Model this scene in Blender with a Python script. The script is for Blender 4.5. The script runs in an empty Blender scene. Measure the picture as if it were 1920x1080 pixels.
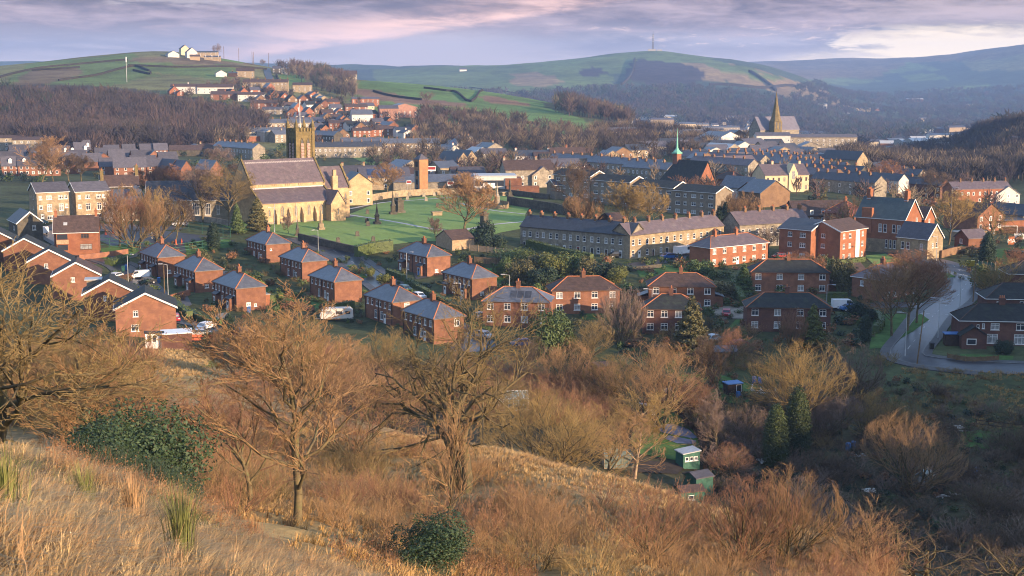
import bpy, bmesh, math, random
import numpy as np
from mathutils import Vector, Matrix
R = math.radians
sc = bpy.context.scene
COL = sc.collection
F = 2560.0
PITCH = R(8.66)
CP, SP = math.cos(PITCH), math.sin(PITCH)
rnd = random.Random(7)
sc.render.engine = 'CYCLES'
sc.cycles.use_denoising = True
sc.cycles.max_bounces = 4
sc.cycles.diffuse_bounces = 2
sc.cycles.glossy_bounces = 2
sc.cycles.transmission_bounces = 2
sc.cycles.volume_bounces = 0
sc.cycles.transparent_max_bounces = 6
sc.cycles.filter_width = 1.05
sc.cycles.use_adaptive_sampling = True
sc.cycles.adaptive_threshold = 0.015
sc.view_settings.view_transform = 'Standard'
sc.view_settings.look = 'None'
sc.view_settings.exposure = 1.22
sc.view_settings.gamma = 1.0
cam_d = bpy.data.cameras.new('camera')
cam = bpy.data.objects.new('camera', cam_d)
COL.objects.link(cam)
cam_d.sensor_width = 36.0
cam_d.lens = 48.0
cam_d.clip_end = 40000.0
cam_d.clip_start = 0.1
cam.rotation_euler = (R(90) - PITCH, 0, 0)
sc.camera = cam
SUN_AZ, SUN_EL = R(127), R(11.0)
SUNV = Vector((math.sin(SUN_AZ) * math.cos(SUN_EL), math.cos(SUN_AZ) * math.cos(SUN_EL), math.sin(SUN_EL)))
sd = bpy.data.lights.new('sun', 'SUN')
sd.energy = 5.0
sd.angle = R(0.5)
sd.color = (1.0, 0.71, 0.455)
so = bpy.data.objects.new('sun', sd)
COL.objects.link(so)
so.location = (300, -250, 200)
so.rotation_euler = SUNV.to_track_quat('Z', 'Y').to_euler()
W = bpy.data.worlds.new('World')
sc.world = W
W.use_nodes = True
class NT:
 """tiny node-tree writer"""
 def __init__(s, nt):
  s.nt = nt; s.N = nt.nodes; s.L = nt.links
 def n(s, t, **kw):
  nd = s.N.new(t)
  for k, v in kw.items():
   setattr(nd, k, v)
  return nd
 def link(s, a, b):
  s.L.new(a, b)
 def put(s, sock, v):
  if isinstance(v, bpy.types.NodeSocket):
   s.L.new(v, sock)
  else:
   sock.default_value = v
 def m(s, op, a, b=0.0, c=0.0, clamp=False):
  nd = s.n('ShaderNodeMath', operation=op, use_clamp=clamp)
  s.put(nd.inputs[0], a); s.put(nd.inputs[1], b); s.put(nd.inputs[2], c)
  return nd.outputs[0]
 def mix(s, f, a, b, blend='MIX'):
  nd = s.n('ShaderNodeMix', data_type='RGBA', blend_type=blend)
  s.put(nd.inputs[0], f)
  for k, v in ((6, a), (7, b)):
   if isinstance(v, (tuple, list)) and len(v) == 3: v = (*v, 1)
   s.put(nd.inputs[k], v)
  return nd.outputs[2]
 def sm(s, x, lo, hi):
  nd = s.n('ShaderNodeMapRange', interpolation_type='SMOOTHSTEP')
  s.put(nd.inputs[0], x); nd.inputs[1].default_value = lo; nd.inputs[2].default_value = hi
  return nd.outputs[0]
 def noise(s, vec, scale, detail=4, rough=0.55, dist=0.0):
  nd = s.n('ShaderNodeTexNoise')
  if vec is not None: s.link(vec, nd.inputs['Vector'])
  nd.inputs['Scale'].default_value = scale; nd.inputs['Detail'].default_value = detail
  nd.inputs['Roughness'].default_value = rough; nd.inputs['Distortion'].default_value = dist
  return nd.outputs[0]
 def xyz(s, x, y, z):
  nd = s.n('ShaderNodeCombineXYZ')
  s.put(nd.inputs[0], x); s.put(nd.inputs[1], y); s.put(nd.inputs[2], z)
  return nd.outputs[0]
def build_world():
 t = NT(W.node_tree); t.N.clear()
 out = t.n('ShaderNodeOutputWorld'); bg = t.n('ShaderNodeBackground')
 t.link(bg.outputs[0], out.inputs[0])
 sky = t.n('ShaderNodeTexSky', sky_type='NISHITA', sun_disc=False)
 sky.sun_elevation = SUN_EL; sky.sun_rotation = SUN_AZ
 sky.altitude = 250; sky.air_density = 1.2; sky.dust_density = 1.5; sky.ozone_density = 1.5
 tc = t.n('ShaderNodeTexCoord'); sp = t.n('ShaderNodeSeparateXYZ')
 t.link(tc.outputs['Generated'], sp.inputs[0])
 x, y, z = sp.outputs
 az = t.m('MULTIPLY', t.m('ARCTAN2', x, y), 57.2958)
 el = t.m('MULTIPLY', t.m('ARCSINE', z), 57.2958)
 tilt = t.m('ADD', el, t.m('MULTIPLY', az, 0.03))
 v1 = t.xyz(t.m('MULTIPLY', az, 0.085), t.m('MULTIPLY', tilt, 0.75), 3.7)
 v2 = t.xyz(t.m('MULTIPLY', az, 0.25), t.m('MULTIPLY', tilt, 1.7), 9.1)
 v3 = t.xyz(t.m('MULTIPLY', az, 0.9), t.m('MULTIPLY', el, 4.5), 1.0)
 n1 = t.noise(v1, 1.0, 5, 0.55, 0.6)
 n2 = t.noise(v2, 1.0, 6, 0.6, 0.8)
 n3 = t.noise(v3, 1.0, 6, 0.6, 0.4)
 nn = t.m('ADD', t.m('MULTIPLY', n1, 0.45), t.m('ADD', t.m('MULTIPLY', n2, 0.38), t.m('MULTIPLY', n3, 0.17)))
 low = t.mix(t.sm(el, -0.5, 2.2), (0.52, 0.48, 0.60), (0.48, 0.43, 0.54))
 cream = t.mix(t.sm(el, 0.2, 2.6), (1.25, 1.08, 0.86), (1.0, 0.88, 0.74))
 rw = t.m('ADD', az, t.m('ADD', t.m('MULTIPLY', t.m('SUBTRACT', n2, 0.5), 9.0), t.m('MULTIPLY', el, -1.2)))
 clear = t.mix(t.sm(rw, 9.0, 13.5), low, cream)
 clear = t.mix(t.m('MULTIPLY', t.sm(t.m('ADD', el, t.m('MULTIPLY', n3, 0.5)), 2.9, 3.3), t.m('SUBTRACT', 1.0, t.sm(az, -14.0, -8.0))), clear, (0.86, 0.78, 0.68))
 c_up = t.mix(t.sm(nn, 0.37, 0.63), (0.085, 0.065, 0.10), (0.45, 0.36, 0.45))
 c_mid = t.mix(t.sm(nn, 0.38, 0.64), (0.16, 0.145, 0.22), (0.44, 0.40, 0.52))
 wob = t.m('MULTIPLY', t.m('SUBTRACT', n2, 0.5), 1.5); wob2 = t.m('MULTIPLY', t.m('SUBTRACT', n3, 0.5), 0.8)
 eu = t.m('ADD', el, t.m('ADD', wob, wob2))
 up = t.m('MULTIPLY', t.sm(eu, 1.6, 2.3), t.m('SUBTRACT', 1.0, t.m('MULTIPLY', t.sm(eu, 2.95, 3.3), t.m('SUBTRACT', 1.0, t.sm(az, -13.0, -6.0)))))
 left = t.m('MULTIPLY', t.m('MULTIPLY', t.sm(eu, 0.5, 1.2), t.m('SUBTRACT', 1.0, t.sm(az, -12.0, -4.0))), t.sm(nn, 0.30, 0.50))
 fray = t.m('ADD', az, t.m('ADD', t.m('MULTIPLY', t.m('SUBTRACT', n2, 0.5), 12.0), t.m('MULTIPLY', t.m('SUBTRACT', n3, 0.5), 7.0)))
 mid = t.m('MULTIPLY', t.m('MULTIPLY', t.sm(eu, 0.7, 1.35), t.m('SUBTRACT', 1.0, t.sm(fray, 12.5, 15.0))), t.sm(az, -3.0, 4.0))
 viscol = t.mix(t.m('MULTIPLY', left, 0.85), clear, c_mid)
 viscol = t.mix(t.m('MULTIPLY', mid, 0.85), viscol, c_mid)
 sline = t.m('ADD', t.m('SUBTRACT', el, t.m('ADD', 0.95, t.m('MULTIPLY', t.m('ADD', az, 10.6), 0.150))), t.m('MULTIPLY', wob2, 0.35))
 pk = t.m('MULTIPLY', t.sm(sline, -0.22, 0.16), t.m('SUBTRACT', 1.0, t.sm(sline, 0.15, 1.35)))
 pk = t.m('MULTIPLY', pk, t.m('MULTIPLY', t.sm(az, -14.5, -8.0), t.m('SUBTRACT', 1.0, t.sm(az, 0.0, 7.0))))
 pk = t.m('MULTIPLY', pk, t.sm(nn, 0.30, 0.60))
 viscol = t.mix(t.m('MULTIPLY', up, 0.92), viscol, c_up)
 gap = t.m('MULTIPLY', t.m('MULTIPLY', t.sm(n3, 0.55, 0.72), t.sm(n1, 0.42, 0.60)), t.m('MULTIPLY', t.sm(el, 1.0, 1.5), t.m('SUBTRACT', 1.0, t.sm(el, 1.9, 2.5))))
 viscol = t.mix(t.m('MULTIPLY', gap, t.m('MULTIPLY', t.sm(az, -2.0, 4.0), 0.75)), viscol, (0.95, 0.74, 0.68))
 viscol = t.mix(t.m('MULTIPLY', pk, 0.85), viscol, (1.15, 0.76, 0.70))
 skyc = t.mix(1.0, sky.outputs[0], (0.14, 0.14, 0.14), 'MULTIPLY')
 vh = t.n('ShaderNodeVectorMath', operation='MULTIPLY')
 t.link(tc.outputs['Generated'], vh.inputs[0]); vh.inputs[1].default_value = (1.5, 1.5, 5.0)
 nh = t.noise(vh.outputs[0], 1.6, 5, 0.55, 0.3)
 high = t.mix(t.m('ADD', 0.25, t.m('MULTIPLY', t.sm(nh, 0.40, 0.62), 0.7)), skyc, (0.255, 0.37, 0.60))
 col = t.mix(t.sm(el, 4.0, 12.0), viscol, high)
 col = t.mix(t.sm(el, 4.0, 12.0), t.mix(1.0, viscol, (0.70, 0.625, 0.505), 'MULTIPLY'), high)
 t.link(col, bg.inputs[0]); bg.inputs[1].default_value = 1.0
build_world()
def unproj(px, py):
 u, v = (px - 960) / F, (540 - py) / F
 yy = CP + v * SP
 return u / yy, (v * CP - SP) / yy
def T(py):
 v = (540 - py) / F
 return (v * CP - SP) / (CP + v * SP)
def proj(p):
 x, y, z = p
 d = y * CP - z * SP
 return 960 + F * x / d, 540 - F * (y * SP + z * CP) / d
def colpx(px, pts):
 az = math.degrees(math.atan((px - 960) / F))
 out = []
 for d, v, k in pts:
  z = v if k == 'z' else d * T(v)
  out.append((d / math.cos(R(az)), z))
 return az, out
def Z(*a): return [(d, v, 'z') for d, v in a]
COLS = [
 (-180, [(2, -1.6), (60, 0), (200, 8), (600, 20), (3000, 40)]),
 (-120, [(2, -1.8), (60, -1), (200, 3), (600, 10), (3000, 30)]),
 (-70, [(2, -2.0), (30, -4), (60, -9), (120, -16), (250, -30), (500, -32), (1000, -30), (3000, 10), (12000, 60)]),
 (-35, [(2, -2.1), (12, -3.4), (25, -6), (50, -13), (100, -24), (200, -38), (300, -41), (365, -38), (600, -40), (1000, -34), (1400, -5), (2000, 0), (4000, 10), (12000, 90)]),
 colpx(0, Z((2, -2.1), (10, -3.75), (22, -6.6), (30, -8.3), (50, -15.5), (100, -28), (160, -37), (200, -41), (300, -43.5), (365, -38.5), (420, -39.5), (500, -42), (770, -43), (900, -42), (1080, -26), (1260, -9), (1480, 4), (1720, 15), (2200, 0), (3000, -30), (4500, 30), (6000, 72), (9000, 60), (12000, 60))),
 colpx(320, Z((2, -2.1), (5, -3), (16, -6.0), (25, -8.6), (35, -10.9), (50, -16.5), (80, -24.5), (110, -29), (150, -34.5), (190, -40), (215, -43), (240, -46), (280, -47.5), (330, -46.5), (365, -43), (400, -41.5), (500, -43), (770, -44), (920, -42), (1060, -30), (1250, -9), (1420, 6), (1560, 23), (1720, 40), (1900, 32), (2300, 5), (3000, -30), (5000, 40), (6500, 75), (9000, 60), (12000, 60))),
 colpx(480, Z((2, -2.1), (5, -3), (16, -6.3), (27, -10.0), (42, -15), (58, -19), (85, -26), (110, -30), (140, -34.5), (180, -41), (215, -45.5), (240, -47.5), (280, -48), (330, -47), (365, -43), (400, -41.3), (500, -43), (800, -44), (950, -40), (1080, -28), (1250, -9), (1420, 3), (1600, 17), (1760, 22), (1950, 6), (2300, -10), (3000, -40), (5000, 30), (6500, 72), (9000, 60), (12000, 60))),
 colpx(640, Z((2, -2.1), (5, -3), (15, -6.5), (30, -11.5), (58, -20), (100, -29.5), (125, -32.8), (140, -35), (170, -42), (220, -48), (280, -48.2), (330, -47.5), (365, -44), (400, -41.2), (500, -43), (830, -45), (960, -40), (1100, -28), (1350, -14), (1600, 1.5), (1800, 0), (2100, -20), (3000, -50), (4300, 0), (5200, 50), (6500, 67), (9000, 60), (12000, 60))),
 colpx(800, Z((2, -2.1), (5, -3), (15, -6.8), (30, -12.2), (58, -21), (90, -28.5), (115, -31.6), (135, -36), (165, -45), (220, -49), (280, -48.6), (330, -47.3), (375, -44), (410, -42), (500, -43), (800, -45), (980, -40), (1150, -30), (1350, -19), (1550, -6), (1720, -3.5), (1900, -12), (2400, -55), (3000, -50), (3800, -10), (4600, 38), (5600, 45), (9000, 55), (12000, 55))),
 colpx(960, Z((2, -2.1), (5, -3), (15, -7), (30, -13), (60, -22.5), (80, -26.6), (110, -30.4), (125, -35), (140, -41), (170, -47.5), (240, -50), (280, -49), (330, -47), (380, -44), (420, -42.5), (500, -43), (770, -44.5), (960, -43), (1100, -35), (1300, -26.5), (1480, -16), (1650, -17), (1850, -32), (2500, -68), (3300, -36), (4000, 14), (4500, 50), (5500, 30), (9000, 50), (12000, 50))),
 colpx(1120, Z((2, -2.1), (5, -3), (15, -7.2), (30, -13.5), (60, -22.8), (80, -27), (103, -30.4), (118, -36), (138, -46), (170, -51), (230, -50.5), (280, -49.3), (335, -46.5), (390, -44.3), (440, -43.5), (500, -43.5), (770, -45), (1000, -44), (1150, -38), (1300, -33), (1450, -31), (1600, -42), (2000, -75), (2600, -74), (3300, -32), (4000, 30), (4500, 82), (5200, 60), (9000, 60), (12000, 60))),
 colpx(1225, Z((2, -2.1), (5, -3), (15, -7.4), (30, -13.8), (60, -23.3), (75, -26.7), (98, -30.3), (115, -37), (138, -48), (170, -53), (200, -53.5), (240, -51), (285, -49.4), (340, -46.2), (400, -45), (500, -45), (770, -45), (1000, -44.5), (1150, -44), (1350, -52), (1600, -72), (2200, -92), (2700, -74), (3500, -27), (4200, 66), (4550, 105), (5200, 60), (9000, 70), (12000, 70))),
 colpx(1280, Z((2, -2.1), (5, -3), (15, -7.5), (30, -14), (50, -21), (70, -26.2), (95, -30.2), (112, -37), (138, -49), (170, -53.5), (200, -54), (240, -51.3), (290, -49.3), (340, -46), (400, -45), (500, -45), (770, -45), (1000, -44.5), (1150, -46), (1500, -72), (2200, -98), (2700, -78), (3500, -32), (4250, 62), (4600, 94), (5300, 50), (9000, 90), (12000, 90))),
 colpx(1440, Z((2, -2.1), (5, -3), (17, -8.2), (35, -16), (60, -24.5), (75, -28), (91, -30.3), (108, -38), (130, -48), (165, -56), (200, -55.3), (222, -54), (250, -51.5), (290, -49), (340, -46), (400, -45.5), (500, -45.5), (770, -46), (1000, -45), (1120, -50), (1500, -88), (2200, -105), (2900, -88), (3600, -35), (4200, 40), (4400, 52), (5200, 0), (7000, 60), (8500, 110), (12000, 110))),
 colpx(1600, Z((2, -2.1), (5, -3), (18, -8.8), (40, -18.5), (75, -28), (88, -30.4), (105, -38.5), (130, -48.5), (165, -57), (200, -56), (222, -54.5), (250, -51.5), (290, -48.7), (340, -46), (400, -46), (500, -46.5), (640, -46.5), (800, -52), (1000, -60), (1500, -79), (2500, -106), (3400, -108), (4000, -86), (4400, -70), (5000, -72), (6000, -25), (7000, 50), (8200, 122), (9500, 110), (12000, 110))),
 colpx(1760, Z((2, -2.1), (5, -3), (18, -9), (40, -19), (75, -30), (92, -34.5), (110, -41.5), (132, -49.5), (165, -57), (187, -57.3), (210, -56.4), (226, -54), (243, -51), (290, -48.7), (340, -46), (450, -46.3), (520, -49), (650, -55.5), (800, -60), (1000, -66), (1500, -74), (2000, -85), (3200, -104), (4200, -92), (5200, -45), (6200, 40), (7000, 118), (7800, 125), (9500, 100), (12000, 100))),
 colpx(1920, Z((2, -2.1), (5, -3), (20, -9), (50, -22), (80, -33), (110, -43), (140, -51), (172, -56), (195, -57.2), (210, -56.6), (226, -54.3), (242, -51), (290, -48.8), (340, -46), (450, -46.5), (520, -49), (620, -54.5), (760, -54), (950, -46), (1200, -34), (1500, -38), (2000, -80), (3200, -106), (4000, -92), (5000, -40), (6000, 95), (6500, 178), (7200, 190), (9500, 150), (12000, 150))),
 (29, [(2, -2.1), (30, -11.5), (60, -22), (100, -36), (140, -48), (172, -54), (210, -53), (240, -50), (300, -47), (450, -46), (600, -50), (800, -45), (1200, -22), (1600, -30), (3000, -100), (5000, 0), (6500, 170), (12000, 150)]),
 (42, [(2, -2.1), (30, -11), (60, -19), (110, -33), (160, -42), (220, -45), (300, -42), (400, -42), (700, -50), (1200, -70), (3000, -60), (5000, 40), (6500, 150), (12000, 140)]),
 (57, [(2, -2.1), (30, -10.5), (60, -18), (110, -27), (160, -29), (220, -23), (280, -12), (330, -9), (380, -14), (450, -26), (700, -40), (1200, -50), (3000, 0), (12000, 100)]),
 (65, [(2, -2.0), (30, -10), (60, -17), (110, -25), (160, -25), (220, -13), (285, 8), (320, 14), (360, 8), (420, -4), (700, -30), (1200, -40), (3000, 0), (12000, 100)]),  # here and below: unseen knoll shaped to shade the hollow and brick pairs
 (72, [(2, -2.0), (30, -10), (60, -17), (104, -23), (150, -20), (220, -11), (265, 4), (300, 17), (340, 17), (400, 11), (700, -20), (1200, -30), (3000, 0), (12000, 100)]),
 (95, [(2, -1.9), (30, -7), (60, -11), (110, -15), (160, -13), (250, -6), (400, -5), (700, -12), (1200, -20), (3000, 0), (12000, 60)]),
 (127, [(2, -1.8), (30, -4), (60, -6), (150, -8), (300, -6), (600, -6), (1200, -10), (3000, 0), (12000, 40)]),
 (180, [(2, -1.6), (60, 0), (200, 8), (600, 20), (3000, 40)]),
 ]
RG = np.geomspace(2.0, 12000.0, 700)
AG = np.arange(-180.0, 180.001, 0.5)
def build_table():
 caz = np.array([c[0] for c in COLS])
 lr = np.log(RG)
 prof = []
 for az, pts in COLS:
  xs = np.log([p[0] for p in pts]); ys = np.array([p[1] for p in pts], float)
  h = np.diff(xs); dl = np.diff(ys) / h
  m = np.zeros(len(xs)); m[0] = dl[0]; m[-1] = dl[-1]
  for i in range(1, len(xs) - 1):
   if dl[i - 1] * dl[i] > 0:
    w1 = 2 * h[i] + h[i - 1]; w2 = h[i] + 2 * h[i - 1]
    m[i] = (w1 + w2) / (w1 / dl[i - 1] + w2 / dl[i])
  k = np.clip(np.searchsorted(xs, lr) - 1, 0, len(xs) - 2)
  t = (np.clip(lr, xs[0], xs[-1]) - xs[k]) / h[k]
  t2, t3 = t * t, t * t * t
  prof.append((2 * t3 - 3 * t2 + 1) * ys[k] + (t3 - 2 * t2 + t) * h[k] * m[k] + (-2 * t3 + 3 * t2) * ys[k + 1] + (t3 - t2) * h[k] * m[k + 1])
 prof = np.array(prof)
 tab = np.empty((len(AG), len(RG)))
 k = np.clip(np.searchsorted(caz, AG, side='right') - 1, 0, len(caz) - 2)
 t = ((AG - caz[k]) / (caz[k + 1] - caz[k]))[:, None]
 tab = prof[k] * (1 - t) + prof[k + 1] * t
 g = np.exp(-0.5 * (np.arange(-6, 7) / 2.4) ** 2); g /= g.sum()
 pad = np.concatenate([tab[-7:-1], tab, tab[1:7]], 0)
 tab = sum(g[i] * pad[i:i + len(AG)] for i in range(13))
 return tab
TAB = build_table()
def vnoise(x, y, seed=0):
 """cheap smooth 2-D value noise, vectorised, range about -1..1"""
 xi = np.floor(x).astype(np.int64); yi = np.floor(y).astype(np.int64)
 fx = x - xi; fy = y - yi
 fx = fx * fx * (3 - 2 * fx); fy = fy * fy * (3 - 2 * fy)
 def hsh(a, b):
  n = (a * 374761393 + b * 668265263 + seed * 974711) & 0x7fffffff
  n = ((n ^ (n >> 13)) * 1274126177) & 0x7fffffff
  n = n ^ (n >> 16)
  return (n & 0xffff) / 32767.5 - 1
 return (hsh(xi, yi) * (1 - fx) + hsh(xi + 1, yi) * fx) * (1 - fy) + (hsh(xi, yi + 1) * (1 - fx) + hsh(xi + 1, yi + 1) * fx) * fy
def Hn(x, y):
 x = np.asarray(x, float); y = np.asarray(y, float)
 r = np.maximum(np.hypot(x, y), 2.0); az = np.degrees(np.arctan2(x, y))
 fr = (np.log(r) - math.log(2.0)) / (math.log(6000.0)) * (len(RG) - 1)
 fr = np.clip(fr, 0, len(RG) - 1.001); i = fr.astype(int); fr = fr - i
 fa = np.clip((az + 180) / 0.5, 0, len(AG) - 1.001); j = fa.astype(int); fa = fa - j
 z = (TAB[j, i] * (1 - fr) + TAB[j, i + 1] * fr) * (1 - fa) + (TAB[j + 1, i] * (1 - fr) + TAB[j + 1, i + 1] * fr) * fa
 near = np.clip(1 - r / 190.0, 0, 1)
 z = z + near * (0.35 * vnoise(x / 3.1, y / 3.1, 1) * np.clip((r - 4) / 40, .15, 1) + 0.12 * vnoise(x / 1.1, y / 1.1, 2) + 0.7 * vnoise(x / 11, y / 11, 3) * np.clip((r - 25) / 40, 0, 1))
 far = np.clip((r - 900) / 2500, 0, 1)
 z = z + far * (9 * vnoise(x / 310, y / 310, 4) + 4 * vnoise(x / 120, y / 120, 5)) + np.clip((r - 800) / 600, 0, 1) * 1.2 * vnoise(x / 60, y / 60, 6)
 return z
def H(x, y):
 return float(Hn(np.array([x]), np.array([y]))[0])
DS = np.geomspace(3.0, 9000.0, 1500)
def gnd(px, py, dmin=4.0):
 a, b = unproj(px, py)
 d = DS[DS >= dmin]
 g = b * d - Hn(a * d, d)
 k = np.argmax(g < 0)
 if g[k] >= 0:
  k = len(d) - 1
 lo, hi = d[max(k - 1, 0)], d[k]
 for _ in range(20):
  mid = (lo + hi) / 2
  if b * mid - H(a * mid, mid) < 0: hi = mid
  else: lo = mid
 return Vector((a * hi, hi, H(a * hi, hi)))
def atD(px, D):
 """ground point in picture column px at depth D"""
 x = (px - 960) / F * D; z = -40.0
 for _ in range(4):
  z = H(x, D)
  x = (px - 960) / F * (D * CP - z * SP)
 return Vector((x, D, H(x, D)))
def P(px, v):
 """v < 2000: picture row of the base; ('D', d): depth"""
 if isinstance(v, tuple):
  return atD(px, v[1])
 return gnd(px, v)
def np_mesh(name, V, faces, mats=(), mi=None, smooth=False):
 """V (n,3); faces (m,k) array of one polygon size, or list of arrays"""
 me = bpy.data.meshes.new(name)
 if not isinstance(faces, (list, tuple)): faces = [faces]
 faces = [np.asarray(f, np.int32) for f in faces if len(f)]
 me.vertices.add(len(V)); me.vertices.foreach_set('co', np.asarray(V, np.float32).ravel())
 nl = sum(f.size for f in faces); npoly = sum(len(f) for f in faces)
 me.loops.add(nl); me.loops.foreach_set('vertex_index', np.concatenate([f.ravel() for f in faces]))
 me.polygons.add(npoly)
 tot = np.concatenate([np.full(len(f), f.shape[1], np.int32) for f in faces])
 st = np.zeros(npoly, np.int32); st[1:] = np.cumsum(tot)[:-1]
 me.polygons.foreach_set('loop_start', st); me.polygons.foreach_set('loop_total', tot)
 if mi is not None: me.polygons.foreach_set('material_index', np.asarray(mi, np.int32))
 for m in mats: me.materials.append(m)
 if smooth: me.polygons.foreach_set('use_smooth', np.ones(npoly, bool))
 me.update(calc_edges=True)
 return me
def link(name, data, parent=None, loc=None):
 o = bpy.data.objects.new(name, data); COL.objects.link(o)
 if parent is not None: o.parent = parent
 if loc is not None: o.location = loc
 return o
def tag(o, label, cat, group=None, kind=None):
 if label: o['label'] = label
 if cat: o['category'] = cat
 if group: o['group'] = group
 if kind: o['kind'] = kind
 return o
def struct(o, label=None):
 o['kind'] = 'structure'
 if label: o['label'] = label
 return o
def thing(name, label, cat, loc, rot=0.0, group=None, scale=None):
 o = bpy.data.objects.new(name, None); COL.objects.link(o)
 o.location = loc; o.rotation_euler = (0, 0, rot)
 o.empty_display_size = 0.5
 if scale: o.scale = (scale,) * 3 if not isinstance(scale, tuple) else scale
 return tag(o, label, cat, group)
class MB:
 """collects polygons with per-face material slots"""
 def __init__(s): s.v = []; s.f = []; s.m = []
 def poly(s, pts, m=0):
  i = len(s.v); s.v += [tuple(p) for p in pts]; s.f.append(list(range(i, i + len(pts)))); s.m.append(m)
 def box(s, x0, x1, y0, y1, z0, z1, m=0):
  i = len(s.v)
  s.v += [(x0, y0, z0), (x1, y0, z0), (x1, y1, z0), (x0, y1, z0), (x0, y0, z1), (x1, y0, z1), (x1, y1, z1), (x0, y1, z1)]
  for q in ((0, 3, 2, 1), (4, 5, 6, 7), (0, 1, 5, 4), (1, 2, 6, 5), (2, 3, 7, 6), (3, 0, 4, 7)):
   s.f.append([i + k for k in q]); s.m.append(m)
 def slab(s, pts, th, m=0, d=(0, 0, 1)):
  """closed prism: polygon pts swept by th along d"""
  n = len(pts); i = len(s.v); d = Vector(d) * th
  s.v += [tuple(p) for p in pts] + [tuple(Vector(p) + d) for p in pts]
  s.f.append([i + k for k in reversed(range(n))]); s.f.append([i + n + k for k in range(n)]); s.m += [m, m]
  for k in range(n):
   k2 = (k + 1) % n
   s.f.append([i + k, i + k2, i + n + k2, i + n + k]); s.m.append(m)
 def cyl(s, p0, p1, r0, r1=None, n=8, m=0, caps=True):
  r1 = r0 if r1 is None else r1
  p0, p1 = Vector(p0), Vector(p1); d = (p1 - p0).normalized()
  a = d.orthogonal().normalized(); b = d.cross(a); i = len(s.v)
  for p, r in ((p0, r0), (p1, r1)):
   for k in range(n):
    t = 2 * math.pi * k / n
    s.v.append(tuple(p + (a * math.cos(t) + b * math.sin(t)) * r))
  for k in range(n):
   k2 = (k + 1) % n
   s.f.append([i + k, i + k2, i + n + k2, i + n + k]); s.m.append(m)
  if caps:
   s.f.append([i + k for k in reversed(range(n))]); s.f.append([i + n + k for k in range(n)]); s.m += [m, m]
 def lathe(s, prof, c=(0, 0, 0), n=10, m=0):
  i = len(s.v)
  for r, z in prof:
   for k in range(n):
    t = 2 * math.pi * k / n
    s.v.append((c[0] + r * math.cos(t), c[1] + r * math.sin(t), c[2] + z))
  for j in range(len(prof) - 1):
   for k in range(n):
    k2 = (k + 1) % n
    s.f.append([i + j * n + k, i + j * n + k2, i + (j + 1) * n + k2, i + (j + 1) * n + k]); s.m.append(m)
  s.f.append([i + (len(prof) - 1) * n + k for k in range(n)]); s.m.append(m)
  s.f.append([i + k for k in reversed(range(n))]); s.m.append(m)
 def mesh(s, name, mats):
  me = bpy.data.meshes.new(name)
  me.from_pydata(s.v, [], s.f)
  for m in (mats if isinstance(mats, (list, tuple)) else [mats]): me.materials.append(m)
  me.polygons.foreach_set('material_index', s.m)
  me.update()
  return me
 def build(s, name, mats, parent=None, loc=None):
  return link(name, s.mesh(name, mats), parent, loc)
MATS = {}
def mat(name, base, base2=None, scale=2.0, rough=0.8, spec=0.3, var=0.12, fine=None, course=None, bump=0.0, metal=0.0, detail=5, contrast=(0.35, 0.65), stain=None):
 """Principled with object-space noise between two colours, per-object value jitter, optional coursing lines and stains"""
 if name in MATS: return MATS[name]
 m = bpy.data.materials.new(name); m.use_nodes = True
 t = NT(m.node_tree); b = t.N['Principled BSDF']
 tc = t.n('ShaderNodeTexCoord'); co = tc.outputs['Object']
 oi = t.n('ShaderNodeObjectInfo')
 off = t.n('ShaderNodeVectorMath', operation='ADD')
 t.link(co, off.inputs[0]); t.link(t.xyz(t.m('MULTIPLY', oi.outputs['Random'], 91.0), t.m('MULTIPLY', oi.outputs['Random'], 37.0), 0.0), off.inputs[1])
 co2 = off.outputs[0]
 base2 = base2 or tuple(c * 0.6 for c in base)
 n = t.noise(co2, scale, detail, 0.6, 0.2)
 col = t.mix(t.sm(n, *contrast), base2, base)
 if fine:
  nf = t.noise(co2, fine, 2, 0.6)
  col = t.mix(t.m('MULTIPLY', t.sm(nf, 0.4, 0.7), 0.45), col, tuple(c * 0.55 for c in base))
 if course:
  sp = t.n('ShaderNodeSeparateXYZ'); t.link(co, sp.inputs[0])
  br = t.n('ShaderNodeTexBrick')
  t.link(t.xyz(t.m('ADD', sp.outputs[0], sp.outputs[1]), sp.outputs[2], 0.0), br.inputs['Vector'])
  br.inputs['Scale'].default_value = 1.0
  br.inputs['Brick Width'].default_value = course[0]; br.inputs['Row Height'].default_value = course[1]
  br.inputs['Mortar Size'].default_value = course[2]
  br.inputs['Color1'].default_value = (1, 1, 1, 1); br.inputs['Color2'].default_value = (0.66, 0.64, 0.62, 1); br.inputs['Mortar'].default_value = (0.6, 0.56, 0.52, 1)
  col = t.mix(course[3] if len(course) > 3 else 0.8, col, br.outputs[0], 'MULTIPLY')
 if stain:
  ns = t.noise(co2, stain[1], 5, 0.65, 0.6)
  col = t.mix(t.m('MULTIPLY', t.sm(ns, 0.52, 0.72), stain[2] if len(stain) > 2 else 0.7), col, stain[0])
 if var:
  v = t.m('ADD', 1 - var, t.m('MULTIPLY', oi.outputs['Random'], 2 * var))
  hv = t.n('ShaderNodeHueSaturation'); t.link(v, hv.inputs['Value']); t.link(col, hv.inputs['Color'])
  col = hv.outputs[0]
 t.link(col, b.inputs['Base Color'])
 b.inputs['Roughness'].default_value = rough; b.inputs['Specular IOR Level'].default_value = spec; b.inputs['Metallic'].default_value = metal
 if bump:
  bp = t.n('ShaderNodeBump'); bp.inputs['Strength'].default_value = bump; bp.inputs['Distance'].default_value = 0.05
  t.link(n, bp.inputs['Height']); t.link(bp.outputs[0], b.inputs['Normal'])
 MATS[name] = m
 return m
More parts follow.
